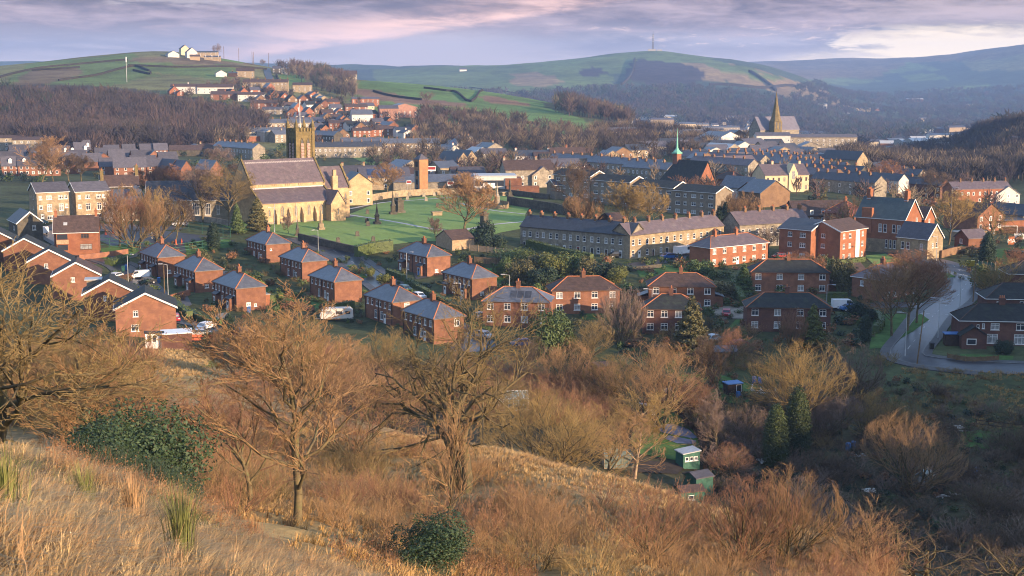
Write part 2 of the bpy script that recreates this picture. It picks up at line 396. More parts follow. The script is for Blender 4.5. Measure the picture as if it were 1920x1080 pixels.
BRICK = mat('red_brick', (0.27, 0.128, 0.077), (0.19, 0.09, 0.057), 0.7, 0.9, 0.2, 0.22, fine=9, course=(0.9, 0.3, 0.02, 0.35), stain=((0.12, 0.06, 0.045), 0.35, 0.5))
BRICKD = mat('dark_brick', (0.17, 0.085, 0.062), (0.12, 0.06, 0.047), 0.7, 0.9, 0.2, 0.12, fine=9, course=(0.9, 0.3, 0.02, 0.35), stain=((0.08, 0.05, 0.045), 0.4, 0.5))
BRICKO = mat('orange_brick', (0.335, 0.14, 0.075), (0.255, 0.105, 0.058), 0.6, 0.9, 0.2, 0.08, fine=8, course=(0.9, 0.3, 0.02, 0.3), stain=((0.20, 0.08, 0.05), 0.3, 0.5))
BRICKB = mat('brown_brick', (0.24, 0.15, 0.085), (0.17, 0.105, 0.065), 0.6, 0.9, 0.2, 0.1, fine=8, course=(0.9, 0.3, 0.02, 0.4))
STONE = mat('buff_stone', (0.41, 0.325, 0.21), (0.28, 0.22, 0.145), 0.8, 0.9, 0.2, 0.1, fine=5, course=(0.8, 0.34, 0.02, 0.6), stain=((0.12, 0.10, 0.07), 0.5, 0.55))
STONEG = mat('grey_stone', (0.37, 0.325, 0.25), (0.24, 0.21, 0.165), 0.8, 0.9, 0.2, 0.1, fine=5, course=(0.8, 0.34, 0.02, 0.6), stain=((0.09, 0.085, 0.065), 0.5, 0.5))
STONED = mat('soot_stone', (0.13, 0.115, 0.09), (0.075, 0.07, 0.055), 0.8, 0.9, 0.2, 0.1, fine=5, course=(0.8, 0.34, 0.02, 0.6))
STONEC = mat('church_stone', (0.58, 0.425, 0.245), (0.43, 0.315, 0.185), 0.5, 0.9, 0.2, 0.03, fine=4, course=(0.9, 0.4, 0.02, 0.45), stain=((0.25, 0.19, 0.10), 0.35, 0.45))
MOSSST = mat('mossy_stone', (0.25, 0.19, 0.085), (0.155, 0.125, 0.06), 0.6, 0.95, 0.1, 0.04, fine=4, course=(0.9, 0.4, 0.02, 0.5), stain=((0.10, 0.085, 0.05), 0.5, 0.7))
CREAMR = mat('cream_render', (0.60, 0.48, 0.30), (0.52, 0.42, 0.265), 0.5, 0.85, 0.2, 0.05)
WHITER = mat('white_render', (0.60, 0.575, 0.53), (0.50, 0.48, 0.45), 0.6, 0.85, 0.2, 0.06)
PINKR = mat('pink_brick', (0.36, 0.20, 0.15), (0.29, 0.16, 0.12), 0.6, 0.9, 0.2, 0.06, fine=6)
PEBBLE = mat('pebbledash', (0.26, 0.21, 0.155), (0.19, 0.155, 0.115), 0.7, 0.95, 0.15, 0.08, fine=7)
SLATE = mat('blue_slate', (0.108, 0.118, 0.142), (0.074, 0.08, 0.098), 1.1, 0.40, 0.6, 0.15, fine=7, course=(0.7, 0.4, 0.02, 0.5), stain=((0.17, 0.17, 0.17), 0.5, 0.4))
SLATEP = mat('plum_slate', (0.155, 0.115, 0.12), (0.11, 0.085, 0.09), 1.0, 0.5, 0.45, 0.1, fine=7, course=(0.7, 0.4, 0.02, 0.5), stain=((0.21, 0.18, 0.16), 0.6, 0.5))
SLATED = mat('dark_slate', (0.052, 0.058, 0.072), (0.034, 0.038, 0.05), 1.1, 0.5, 0.45, 0.12, fine=7, course=(0.7, 0.4, 0.02, 0.5))
SLATET = mat('teal_slate', (0.060, 0.085, 0.085), (0.042, 0.06, 0.065), 0.8, 0.5, 0.45, 0.05, fine=7, course=(0.7, 0.4, 0.02, 0.5), stain=((0.10, 0.12, 0.10), 0.5, 0.5))
TILEK = mat('charcoal_tile', (0.032, 0.036, 0.034), (0.02, 0.022, 0.022), 1.0, 0.75, 0.3, 0.2, fine=6, course=(0.5, 0.45, 0.03, 0.7), stain=((0.045, 0.055, 0.03), 0.5, 0.6))
TILEB = mat('brown_tile', (0.105, 0.07, 0.058), (0.07, 0.048, 0.042), 1.0, 0.75, 0.25, 0.12, fine=6, course=(0.5, 0.4, 0.03, 0.6))
TILER = mat('red_tile', (0.24, 0.08, 0.055), (0.16, 0.06, 0.045), 1.0, 0.7, 0.25, 0.1, fine=6, course=(0.5, 0.4, 0.03, 0.5))
TILEG = mat('grey_tile', (0.105, 0.10, 0.118), (0.078, 0.075, 0.09), 1.0, 0.6, 0.3, 0.28, fine=6, course=(0.5, 0.4, 0.03, 0.5))
TERRA = mat('terracotta', (0.42, 0.16, 0.07), (0.32, 0.12, 0.06), 3, 0.8, 0.2, 0.1)
WHITEP = mat('white_paint', (0.80, 0.79, 0.77), (0.70, 0.69, 0.67), 1.5, 0.45, 0.4, 0.04)
BROWNP = mat('brown_frame', (0.14, 0.07, 0.04), (0.10, 0.05, 0.03), 2, 0.5, 0.4, 0.1)
BLACKP = mat('black_paint', (0.02, 0.02, 0.022), (0.015, 0.015, 0.016), 2, 0.45, 0.4, 0.1)
REDP = mat('red_paint', (0.32, 0.04, 0.03), (0.25, 0.03, 0.025), 2, 0.5, 0.4, 0.1)
BLUEP = mat('blue_paint', (0.05, 0.16, 0.40), (0.04, 0.13, 0.33), 2, 0.5, 0.4, 0.05)
GREENP = mat('green_paint', (0.035, 0.12, 0.085), (0.025, 0.085, 0.06), 1.5, 0.6, 0.3, 0.08)
COPPER = mat('green_copper', (0.20, 0.50, 0.36), (0.15, 0.40, 0.30), 1, 0.6, 0.3, 0.05)
WOOD = mat('weathered_wood', (0.20, 0.135, 0.075), (0.12, 0.08, 0.045), 2.0, 0.9, 0.15, 0.15, fine=8)
WOODD = mat('dark_timber', (0.075, 0.045, 0.03), (0.045, 0.028, 0.02), 2.0, 0.9, 0.15, 0.15, fine=8)
WOODP = mat('pale_timber', (0.40, 0.30, 0.19), (0.29, 0.21, 0.13), 2.0, 0.9, 0.15, 0.15, fine=8)
METAL = mat('galvanised_steel', (0.42, 0.43, 0.44), (0.34, 0.35, 0.36), 3, 0.5, 0.5, 0.05)
CONC = mat('concrete', (0.34, 0.32, 0.29), (0.25, 0.24, 0.22), 1.0, 0.9, 0.2, 0.1, fine=6)
LEAD = mat('lead_flashing', (0.42, 0.42, 0.44), (0.32, 0.32, 0.34), 2, 0.5, 0.4, 0.05)
RUBBER = mat('tyre_rubber', (0.02, 0.02, 0.02), (0.015, 0.015, 0.015), 4, 0.8, 0.2, 0.0)
def glass_mat():
 m = bpy.data.materials.new('window_glass'); m.use_nodes = True
 t = NT(m.node_tree); b = t.N['Principled BSDF']
 oi = t.n('ShaderNodeObjectInfo')
 tc = t.n('ShaderNodeTexCoord')
 n = t.noise(tc.outputs['Object'], 2.0, 1)
 cur = t.m('GREATER_THAN', oi.outputs['Random'], 0.62)
 c = t.mix(cur, (0.035, 0.042, 0.055), t.mix(t.sm(n, 0.3, 0.7), (0.20, 0.21, 0.22), (0.34, 0.34, 0.34)))
 t.link(c, b.inputs['Base Color'])
 b.inputs['Roughness'].default_value = 0.12; b.inputs['Specular IOR Level'].default_value = 0.6
 return m
GLASS = glass_mat()
def inpoly(px, py, poly):
 n = len(poly); c = np.zeros(px.shape, bool); j = n - 1
 for i in range(n):
  xi, yi = poly[i]; xj, yj = poly[j]
  if yi != yj:
   c ^= ((yi > py) != (yj > py)) & (px < (xj - xi) * (py - yi) / (yj - yi) + xi)
  j = i
 return c
STRAW = (0.40, 0.27, 0.125); OLIVE = (0.13, 0.12, 0.05); TOWNG = (0.075, 0.085, 0.038); VALE = (0.062, 0.058, 0.032)
FIELD = (0.12, 0.165, 0.052); FIELD2 = (0.165, 0.16, 0.066); MOOR = (0.16, 0.115, 0.065); WOODF = (0.062, 0.047, 0.036)
BRIGHT = (0.125, 0.205, 0.06); BRACK = (0.22, 0.135, 0.085); HEATH = (0.055, 0.042, 0.045); FARG = (0.06, 0.085, 0.055); TAN = (0.26, 0.185, 0.095)
ZONES = [
 (850, 2600, FIELD2, [(-80, 320), (-80, 60), (700, 60), (700, 320)]),
 (850, 2600, FIELD, [(0, 160), (60, 118), (250, 100), (300, 140), (120, 180), (0, 190)]),
 (850, 2600, MOOR, [(20, 158), (60, 132), (150, 124), (148, 140), (40, 172)]),
 (850, 2600, FIELD, [(270, 118), (420, 118), (470, 140), (410, 150), (280, 132)]),
 (850, 2600, MOOR, [(245, 108), (440, 108), (500, 120), (430, 122), (250, 116)]),
 (850, 2600, BRIGHT, [(515, 140), (565, 140), (575, 158), (525, 162)]),
 (850, 2600, BRIGHT, [(500, 122), (410, 112), (420, 108), (500, 116)]),
 (820, 1350, WOODF, [(-80, 300), (-80, 165), (60, 158), (160, 160), (250, 165), (300, 176), (470, 200), (500, 215), (470, 262), (300, 300)]),
 (900, 2100, BRIGHT, [(640, 152), (820, 150), (1030, 188), (1010, 200), (1110, 230), (1180, 235), (1150, 260), (900, 235), (760, 200), (640, 170)]),
 (900, 2100, FIELD, [(660, 178), (760, 196), (920, 224), (1100, 232), (1060, 245), (880, 238), (740, 215), (660, 195)]),
 (900, 2100, BRACK, [(640, 160), (700, 168), (770, 183), (880, 196), (870, 201), (760, 194), (680, 180), (640, 170)]),
 (900, 2100, BRACK, [(880, 180), (930, 182), (990, 196), (985, 200), (920, 192)]),
 (900, 2100, FIELD, [(1160, 205), (1300, 208), (1330, 222), (1200, 220)]),
 (2000, 3400, WOODF, [(620, 260), (620, 150), (2000, 150), (2000, 300)]),
 (2000, 7000, FARG, [(-80, 200), (-80, 0), (2000, 0), (2000, 200)]),
 (2400, 4700, FIELD, [(700, 185), (700, 118), (950, 110), (1150, 92), (1260, 92), (1370, 120), (1150, 140), (1150, 172), (900, 180)]),
 (2400, 4700, TAN, [(960, 138), (1010, 136), (1060, 152), (1020, 164), (960, 160)]),
 (2400, 4700, TAN, [(1260, 118), (1370, 118), (1450, 140), (1540, 165), (1610, 205), (1560, 206), (1470, 180), (1400, 160), (1330, 150), (1260, 150)]),
 (2400, 4700, FIELD, [(1300, 108), (1400, 125), (1470, 150), (1420, 150), (1340, 128)]),
 (2400, 4700, HEATH, [(1190, 112), (1280, 118), (1330, 140), (1300, 158), (1220, 158), (1170, 145)]),
 (2400, 4700, HEATH, [(1085, 132), (1120, 126), (1140, 140), (1100, 146)]),
 (2400, 4800, WOODF, [(930, 190), (1150, 172), (1290, 165), (1420, 180), (1510, 190), (1590, 206), (1620, 212), (1600, 300), (900, 300)]),
 (4300, 7600, FARG, [(1500, 300), (1480, 160), (1700, 120), (2000, 90), (2000, 300)]),
 (4300, 7600, FIELD, [(1570, 118), (1690, 112), (1760, 130), (1640, 140)]), (4300, 7600, FIELD2, [(1800, 112), (1990, 98), (1990, 126), (1830, 135)]), (4300, 7600, FIELD, [(1690, 140), (1760, 138), (1780, 150), (1700, 152)]),
 (6200, 12000, MOOR, [(1380, 150), (1380, 90), (1700, 90), (2000, 60), (2000, 105), (1700, 118), (1640, 148)]),
 (3800, 7600, FIELD, [(1510, 148), (1600, 146), (1660, 150), (1600, 160), (1520, 158)]),
 (3800, 7600, FIELD, [(1740, 168), (1860, 158), (1850, 166), (1760, 176)]),
 ]
def zone_colours(V):
 x, y, z = V[:, 0], V[:, 1], V[:, 2]
 d = np.maximum(y, 0.1)
 dd = y * CP - z * SP
 ok = dd > 1
 ddd = np.where(ok, dd, 1)
 px = np.where(ok, 960 + F * x / ddd, -9999); py = np.where(ok, 540 - F * (y * SP + z * CP) / ddd, -9999)
 r = np.hypot(x, y)
 C = np.tile(np.array(TOWNG), (len(V), 1))
 m = r < 260
 crest = np.interp(px, [0, 310, 430, 640, 740, 960, 1280, 1600, 1920], [225, 222, 215, 170, 140, 124, 108, 100, 95])
 n1 = vnoise(x / 9, y / 9, 11); n2 = vnoise(x / 2.6, y / 2.6, 12); n3 = vnoise(x / 25, y / 25, 15)
 fg = (r < crest + 6 * n1) & (r < 260)
 t = np.clip(0.5 + 0.5 * n1 + 0.35 * n2, 0, 1)[:, None]
 s = np.array(STRAW) * (0.55 + 0.45 * t) + np.array(OLIVE) * 0.35 * (1 - t)
 s = np.where((n1 + 0.6 * n2 > 0.72)[:, None], np.array(OLIVE) * 1.2, s)
 C = np.where(fg[:, None], s, C)
 behind = (y < 0) & (r < 500)
 C = np.where((behind | ((r < 500) & (np.abs(px - 960) > 1100)))[:, None], np.array(OLIVE), C)
 vale = (~fg) & (r < 235) & (px > 640)
 C = np.where(vale[:, None], np.array(VALE) * (1 + 0.5 * n1[:, None]), C)
 jx = 7 * vnoise(x / 30, y / 30, 21) + 4 * vnoise(x / 90, y / 90, 22); jy = 1.6 * vnoise(x / 40, y / 40, 23)
 for d0, d1, c, poly in ZONES:
  m = (y > d0) & (y < d1) & inpoly(px + jx, py + jy, poly)
  C = np.where(m[:, None], np.array(c), C)
 far = np.clip((r - 800) / 800, 0, 1)[:, None]
 v = 1 + far * (0.22 * vnoise(x / 45, y / 45, 31) + 0.22 * vnoise(x / 150, y / 150, 32))[:, None]
 return np.clip(C * v, 0, 1)
def ground_material():
 m = bpy.data.materials.new('ground_cover'); m.use_nodes = True
 t = NT(m.node_tree); b = t.N['Principled BSDF']
 ca = t.n('ShaderNodeVertexColor', layer_name='cover')
 tc = t.n('ShaderNodeTexCoord'); co = tc.outputs['Object']
 n1 = t.noise(co, 0.55, 8, 0.7, 0.4); n2 = t.noise(co, 0.035, 6, 0.6, 0.6); n3 = t.noise(co, 4.0, 4, 0.7)
 f = t.m('ADD', 0.35, t.m('ADD', t.m('MULTIPLY', t.sm(n1, 0.3, 0.7), 0.55), t.m('MULTIPLY', t.sm(n2, 0.3, 0.7), 0.45)))
 f = t.m('MULTIPLY', f, t.m('ADD', 0.65, t.m('MULTIPLY', n3, 0.7)))
 hv = t.n('ShaderNodeHueSaturation'); t.link(ca.outputs[0], hv.inputs['Color']); t.link(f, hv.inputs['Value'])
 t.link(t.m('ADD', 0.47, t.m('MULTIPLY', n2, 0.06)), hv.inputs['Hue'])
 t.link(hv.outputs[0], b.inputs['Base Color']); b.inputs['Roughness'].default_value = 0.95; b.inputs['Specular IOR Level'].default_value = 0.1
 bp = t.n('ShaderNodeBump'); bp.inputs['Strength'].default_value = 0.6; bp.inputs['Distance'].default_value = 0.25
 t.link(n1, bp.inputs['Height']); t.link(bp.outputs[0], b.inputs['Normal'])
 return m
def build_terrain():
 az = np.concatenate([np.arange(-180, -29, 3.0), np.arange(-28, 28.01, 0.12), np.arange(30, 180, 3.0)])
 rr = np.geomspace(2.2, 8600, 640)
 A, RR = np.meshgrid(np.radians(az), rr, indexing='ij')
 x = (RR * np.sin(A)).ravel(); y = (RR * np.cos(A)).ravel()
 z = Hn(x, y)
 V = np.stack([x, y, z], 1)
 na, nr = len(az), len(rr)
 i = np.arange(na); j = np.arange(nr - 1)
 I, J = np.meshgrid(i, j, indexing='ij'); I2 = (I + 1) % na
 Fq = np.stack([I * nr + J, I * nr + J + 1, I2 * nr + J + 1, I2 * nr + J], -1).reshape(-1, 4)[:, ::-1]
 V = np.vstack([V, [[0, 0, float(Hn(np.array([0.0]), np.array([2.0]))[0])]]])
 tri = np.stack([np.full(na, len(V) - 1), ((np.arange(na) + 1) % na) * nr, np.arange(na) * nr], 1)[:, ::-1]
 me = np_mesh('ground', V, [Fq, tri], [ground_material()], smooth=True)
 ca = me.color_attributes.new('cover', 'FLOAT_COLOR', 'POINT')
 C = zone_colours(V)
 ca.data.foreach_set('color', np.concatenate([C, np.ones((len(C), 1))], 1).astype(np.float32).ravel())
 o = link('ground', me); struct(o)
build_terrain()
def world_poly(pts, dense=0):
 out = []
 n = len(pts)
 for k in range(n):
  a, b = pts[k], pts[(k + 1) % n]
  m = max(1, int(math.hypot(b[0] - a[0], b[1] - a[1]) / dense)) if dense else 1
  for q in range(m):
   t = q / m
   p = gnd(a[0] + (b[0] - a[0]) * t, a[1] + (b[1] - a[1]) * t, 60)
   out.append((p.x, p.y))
 return out
def drape(name, xy, m, off=0.05, step=2.5, kind=None):
 bm = bmesh.new()
 f = bm.faces.new([bm.verts.new((x, y, 0)) for x, y in xy])
 bmesh.ops.triangulate(bm, faces=[f])
 xs = [p[0] for p in xy]; ys = [p[1] for p in xy]
 for ax, lo, hi in ((0, min(xs), max(xs)), (1, min(ys), max(ys))):
  v = lo + step
  while v < hi:
   co = [0, 0, 0]; no = [0, 0, 0]; co[ax] = v; no[ax] = 1
   bmesh.ops.bisect_plane(bm, geom=bm.verts[:] + bm.edges[:] + bm.faces[:], plane_co=co, plane_no=no)
   v += step
 A = np.array([v.co[:] for v in bm.verts]); zz = Hn(A[:, 0], A[:, 1]) + off
 for v, z in zip(bm.verts, zz): v.co.z = z
 bmesh.ops.recalc_face_normals(bm, faces=bm.faces)
 for f in bm.faces:
  if f.normal.z < 0: f.normal_flip()
 me = bpy.data.meshes.new(name); bm.to_mesh(me); bm.free(); me.materials.append(m)
 o = link(name, me)
 if kind: o['kind'] = kind
 return o
def curve_pts(pts, step=2.0):
 """Catmull-Rom through world xy points, resampled"""
 P_ = [Vector((p[0], p[1])) for p in pts]
 P_ = [P_[0] * 2 - P_[1]] + P_ + [P_[-1] * 2 - P_[-2]]
 out = []
 for k in range(1, len(P_) - 2):
  p0, p1, p2, p3 = P_[k - 1:k + 3]
  n = max(2, int((p2 - p1).length / step))
  for q in range(n):
   t = q / n
   out.append(0.5 * ((2 * p1) + (p2 - p0) * t + (2 * p0 - 5 * p1 + 4 * p2 - p3) * t * t + (3 * p1 - p0 - 3 * p2 + p3) * t ** 3))
 out.append(P_[-2])
 return out
def px_curve(pts, step=2.0):
 w = [gnd(p[0], p[1], 60) if not isinstance(p[1], tuple) else atD(p[0], p[1][1]) for p in pts]
 return curve_pts([(p.x, p.y) for p in w], step)
def ribbon(name, C, o0, o1, m, off=0.05, thick=0.0, kind='structure', dash=None, nx=3):
 """strip between lateral offsets o0..o1 of centre line C (left negative); dash=(on, off) metres"""
 V = []; Fc = []; s = 0.0; prev_on = False
 L = []
 for k, p in enumerate(C):
  a = C[max(0, k - 1)]; b = C[min(len(C) - 1, k + 1)]
  d = (b - a); d = d / max(d.length, 1e-6); nrm = Vector((d.y, -d.x))
  L.append([p + nrm * (o0 + (o1 - o0) * q / nx) for q in range(nx + 1)])
 X = np.array([[q.x, q.y] for row in L for q in row]); zz = Hn(X[:, 0], X[:, 1]) + off
 mb = MB(); w = nx + 1
 for k in range(len(C) - 1):
  seg = (C[k + 1] - C[k]).length
  on = True
  if dash: on = (s % (dash[0] + dash[1])) < dash[0]
  s += seg
  if not on: continue
  for q in range(nx):
   i = [k * w + q, k * w + q + 1, (k + 1) * w + q + 1, (k + 1) * w + q]
   pts = [(X[a][0], X[a][1], zz[a]) for a in i]
   mb.poly(pts)
  if thick:
   for q, rev in ((0, False), (nx, True)):
    a, b = k * w + q, (k + 1) * w + q
    pts = [(X[a][0], X[a][1], zz[a]), (X[b][0], X[b][1], zz[b]), (X[b][0], X[b][1], zz[b] - thick - 0.3), (X[a][0], X[a][1], zz[a] - thick - 0.3)]
    mb.poly(pts)
 o = mb.build(name, m)
 bm = bmesh.new(); bm.from_mesh(o.data); bmesh.ops.recalc_face_normals(bm, faces=bm.faces)
 for f in bm.faces:
  if abs(f.normal.z) > 0.5 and f.normal.z < 0: f.normal_flip()
 bm.to_mesh(o.data); bm.free()
 if kind: o['kind'] = kind
 return o
ASPH = mat('wet_asphalt', (0.045, 0.048, 0.056), (0.03, 0.032, 0.038), 0.35, 0.33, 0.45, 0.0, fine=3, contrast=(0.3, 0.7), stain=((0.10, 0.10, 0.11), 0.5, 0.35))
ASPHD = mat('dry_asphalt', (0.05, 0.05, 0.056), (0.036, 0.036, 0.041), 0.4, 0.55, 0.4, 0.0, fine=3)
PAVE = mat('pavement_flags', (0.082, 0.08, 0.082), (0.06, 0.058, 0.06), 0.6, 0.6, 0.35, 0.0, fine=3)
KERB = mat('kerb_stone', (0.24, 0.23, 0.22), (0.17, 0.165, 0.16), 2, 0.8, 0.2, 0.0)
PAINTW = mat('road_paint', (0.55, 0.55, 0.53), (0.35, 0.35, 0.34), 2.5, 0.6, 0.3, 0.0)
LAWN = mat('lawn_grass', (0.20, 0.295, 0.09), (0.15, 0.235, 0.068), 0.12, 0.9, 0.1, 0.0, fine=0.9, contrast=(0.3, 0.7), stain=((0.17, 0.22, 0.085), 0.06, 0.55))
LAWND = mat('garden_grass', (0.085, 0.155, 0.042), (0.055, 0.105, 0.03), 0.3, 0.95, 0.1, 0.1, fine=1.5)
MUD = mat('dark_soil', (0.055, 0.042, 0.032), (0.035, 0.027, 0.022), 0.7, 0.9, 0.2, 0.1, fine=3)
GRAVEL = mat('pale_gravel', (0.30, 0.26, 0.21), (0.22, 0.19, 0.155), 0.8, 0.9, 0.2, 0.1, fine=4)
FROST = mat('frosted_path', (0.52, 0.50, 0.50), (0.24, 0.24, 0.23), 0.5, 0.6, 0.4, 0.0, fine=1.2)
CHY = [(375, 402), (440, 408), (500, 417), (650, 404), (700, 384), (760, 372), (830, 366), (900, 362), (1000, 372), (996, 384), (985, 402), (984, 428), (940, 436), (905, 446), (872, 452), (832, 452), (790, 452), (742, 458), (705, 464), (640, 460), (560, 446), (500, 436), (430, 428), (392, 414)]
drape('churchyard_lawn', world_poly(CHY, 30), LAWN, 0.06, 3.0, 'structure')
def path_px(name, pts, w, m, off=0.10):
 return ribbon(name, px_curve(pts, 1.5), -w / 2, w / 2, m, off)
path_px('churchyard_path', [(645, 402), (700, 410), (760, 420), (820, 431), (870, 431), (920, 422), (984, 416)], 1.5, FROST)
path_px('churchyard_path', [(650, 393), (720, 380), (800, 374), (870, 368)], 1.5, FROST)
path_px('churchyard_path', [(860, 381), (920, 394), (985, 402)], 1.3, FROST)
path_px('church_forecourt', [(600, 412), (640, 409), (668, 403)], 3.0, PAVE, 0.09)
RD1 = px_curve([(560, 445), (625, 470), (680, 505), (735, 545), (800, 592), (860, 628), (900, 660)], 2.0)
ribbon('road', RD1, -2.9, 2.9, ASPH, 0.05)
ribbon('pavement', RD1, -5.0, -2.9, PAVE, 0.16, 0.1); ribbon('pavement', RD1, 2.9, 4.9, PAVE, 0.16, 0.1)
ribbon('road_marking', RD1[:60], -0.06, 0.06, PAINTW, 0.075, dash=(2.0, 4.0), nx=1)
RD2 = px_curve([(60, 425), (150, 470), (230, 500), (262, 535), (300, 575), (350, 600), (410, 614), (470, 640)], 2.0)
ribbon('road', RD2, -2.8, 2.8, ASPH, 0.05)
ribbon('pavement', RD2, -4.6, -2.8, PAVE, 0.16, 0.1); ribbon('pavement', RD2, 2.8, 4.4, PAVE, 0.16, 0.1)
ribbon('kerb_line', RD2, -2.95, -2.8, KERB, 0.165, nx=1)
RD2b = px_curve([(165, 492), (215, 484), (262, 474), (290, 478)], 2.0)
ribbon('road', RD2b, -2.4, 2.4, ASPH, 0.055)
RD3 = px_curve([(1985, 694), (1920, 692), (1820, 686), (1740, 678), (1700, 664), (1722, 630), (1752, 590), (1790, 560), (1812, 530), (1800, 508), (1770, 492), (1700, 476), (1640, 462)], 1.5)
ribbon('road', RD3, -2.9, 2.9, ASPH, 0.05)
ribbon('pavement', RD3[8:], -4.8, -2.9, PAVE, 0.16, 0.1); ribbon('pavement', RD3[:70], 2.9, 4.6, PAVE, 0.16, 0.1)
ribbon('kerb_line', RD3[8:], -3.02, -2.88, KERB, 0.165, nx=1); ribbon('kerb_line', RD3[:70], 2.88, 3.02, KERB, 0.165, nx=1)
RD3b = px_curve([(1700, 664), (1660, 660), (1640, 655), (1600, 640), (1545, 590), (1450, 560)], 1.5)
RD3c = px_curve([(1748, 575), (1690, 572), (1620, 574), (1560, 578), (1380, 585)], 1.5)
ribbon('road', RD3c, -2.6, 2.6, ASPH, 0.057)
RD4 = px_curve([(1560, 440), (1640, 462), (1740, 492), (1800, 506), (1860, 522), (1960, 552)], 1.5)
ribbon('road', RD4, -3.6, 3.6, ASPHD, 0.06)
ribbon('road_marking', RD4, -0.07, 0.07, PAINTW, 0.085, dash=(3.0, 4.5), nx=1)
ribbon('road_marking', RD3[20:110], -0.06, 0.06, PAINTW, 0.075, dash=(1.5, 4.5), nx=1)
gw = px_curve([(1764, 510), (1790, 514), (1824, 519)], 0.6); ribbon('road_marking', gw, -0.25, 0.25, PAINTW, 0.095, dash=(0.6, 0.6), nx=1)
gw = px_curve([(1712, 588), (1750, 589), (1795, 591)], 0.6); ribbon('road_marking', gw, -0.1, 0.1, PAINTW, 0.08, dash=(0.6, 0.6), nx=1)
RD5 = px_curve([(1060, 492), (1120, 497), (1180, 498), (1240, 490), (1300, 476), (1370, 460)], 2.0)
ribbon('road', RD5, -3.2, 2.6, ASPHD, 0.05)
drape('schoolyard', world_poly([(172, 446), (210, 434), (300, 432), (400, 444), (440, 452), (400, 470), (320, 476), (230, 470)], 25), ASPHD, 0.07, 3, 'structure')
drape('car_park', world_poly([(60, 432), (100, 420), (200, 420), (330, 424), (350, 430), (280, 432), (180, 434)], 25), ASPHD, 0.075, 3, 'structure')
drape('verge_lawn', world_poly([(1640, 590), (1728, 590), (1742, 600), (1712, 622), (1660, 652), (1630, 655)], 20), LAWND, 0.10, 2, 'structure')
drape('verge_lawn', world_poly([(1762, 513), (1780, 514), (1792, 520), (1770, 524)], 20), LAWND, 0.17, 2, 'structure')
drape('garden_lawn', world_poly([(140, 478), (230, 458), (262, 470), (230, 490)], 20), LAWND, 0.08, 2, 'structure')
drape('garden_lawn', world_poly([(345, 456), (430, 448), (440, 462), (350, 478)], 20), LAWND, 0.08, 2, 'structure')
drape('garden_lawn', world_poly([(490, 540), (540, 545), (560, 570), (500, 590)], 20), LAWND, 0.08, 2, 'structure')
drape('hillside_lawn', world_poly([(660, 296), (700, 290), (780, 294), (800, 306), (700, 312)], 20), LAWN, 0.12, 4, 'structure')
drape('allotment_lawn', world_poly([(1200, 770), (1248, 760), (1300, 800), (1316, 850), (1290, 868), (1200, 852), (1180, 830)], 20), LAWND, 0.1, 1.5, 'structure')
drape('allotment_lawn', world_poly([(1800, 812), (1900, 800), (1990, 810), (1990, 840), (1880, 846), (1810, 838)], 20), LAWND, 0.1, 1.5, 'structure')
drape('allotment_lawn', world_poly([(1260, 705), (1340, 700), (1420, 726), (1400, 760), (1320, 750)], 20), LAWND, 0.1, 1.5, 'structure')
drape('plastic_sheet', world_poly([(1225, 800), (1262, 796), (1290, 806), (1308, 822), (1300, 824), (1240, 812)], 15), mat('blue_sheeting', (0.16, 0.18, 0.26), (0.08, 0.09, 0.14), 0.9, 0.35, 0.5, 0.0), 0.16, 1.2, 'structure')
drape('plastic_sheet', world_poly([(1246, 824), (1254, 818), (1306, 828), (1300, 834), (1270, 833)], 15), MATS['blue_sheeting'], 0.16, 1.2, 'structure')
drape('soil_bed', world_poly([(1190, 862), (1290, 872), (1270, 890), (1190, 886)], 20), MUD, 0.1, 1.5, 'structure')
drape('soil_bed', world_poly([(1760, 880), (1900, 905), (1900, 930), (1770, 910)], 20), MUD, 0.1, 1.5, 'structure')
ribbon('road', px_curve([(500, 128), (503, 140), (512, 155), (528, 172), (540, 188)], 5), -4, 4, ASPHD, 0.35)
for i_, (poly_, m_) in enumerate((([(330, 560), (352, 556), (360, 572), (338, 580)], PAVE), ([(402, 590), (425, 586), (436, 598), (412, 606)], GRAVEL), ([(262, 528), (292, 524), (300, 540), (272, 546)], GRAVEL), ([(640, 500), (664, 496), (690, 520), (660, 528)], LAWND), ([(770, 500), (795, 496), (805, 520), (780, 524)], PAVE), ([(880, 500), (940, 505), (950, 530), (900, 535)], LAWND), ([(1085, 575), (1140, 575), (1150, 600), (1090, 600)], LAWND), ([(1380, 600), (1400, 600), (1402, 640), (1340, 640)], LAWND), ([(1340, 575), (1400, 575), (1400, 598), (1330, 598)], GRAVEL), ([(1800, 664), (1900, 668), (1900, 676), (1800, 676)], LAWND), ([(560, 560), (610, 548), (640, 575), (600, 592)], LAWND), ([(1190, 500), (1290, 496), (1290, 515), (1200, 520)], LAWND), ([(1620, 480), (1660, 476), (1690, 490), (1640, 498)], LAWN), ([(1850, 470), (1990, 455), (1990, 490), (1880, 500)], LAWND))):
 drape('garden_ground', world_poly(poly_, 20), m_, .07 + .003 * i_, 2, 'structure')
WIN_CACHE = {}
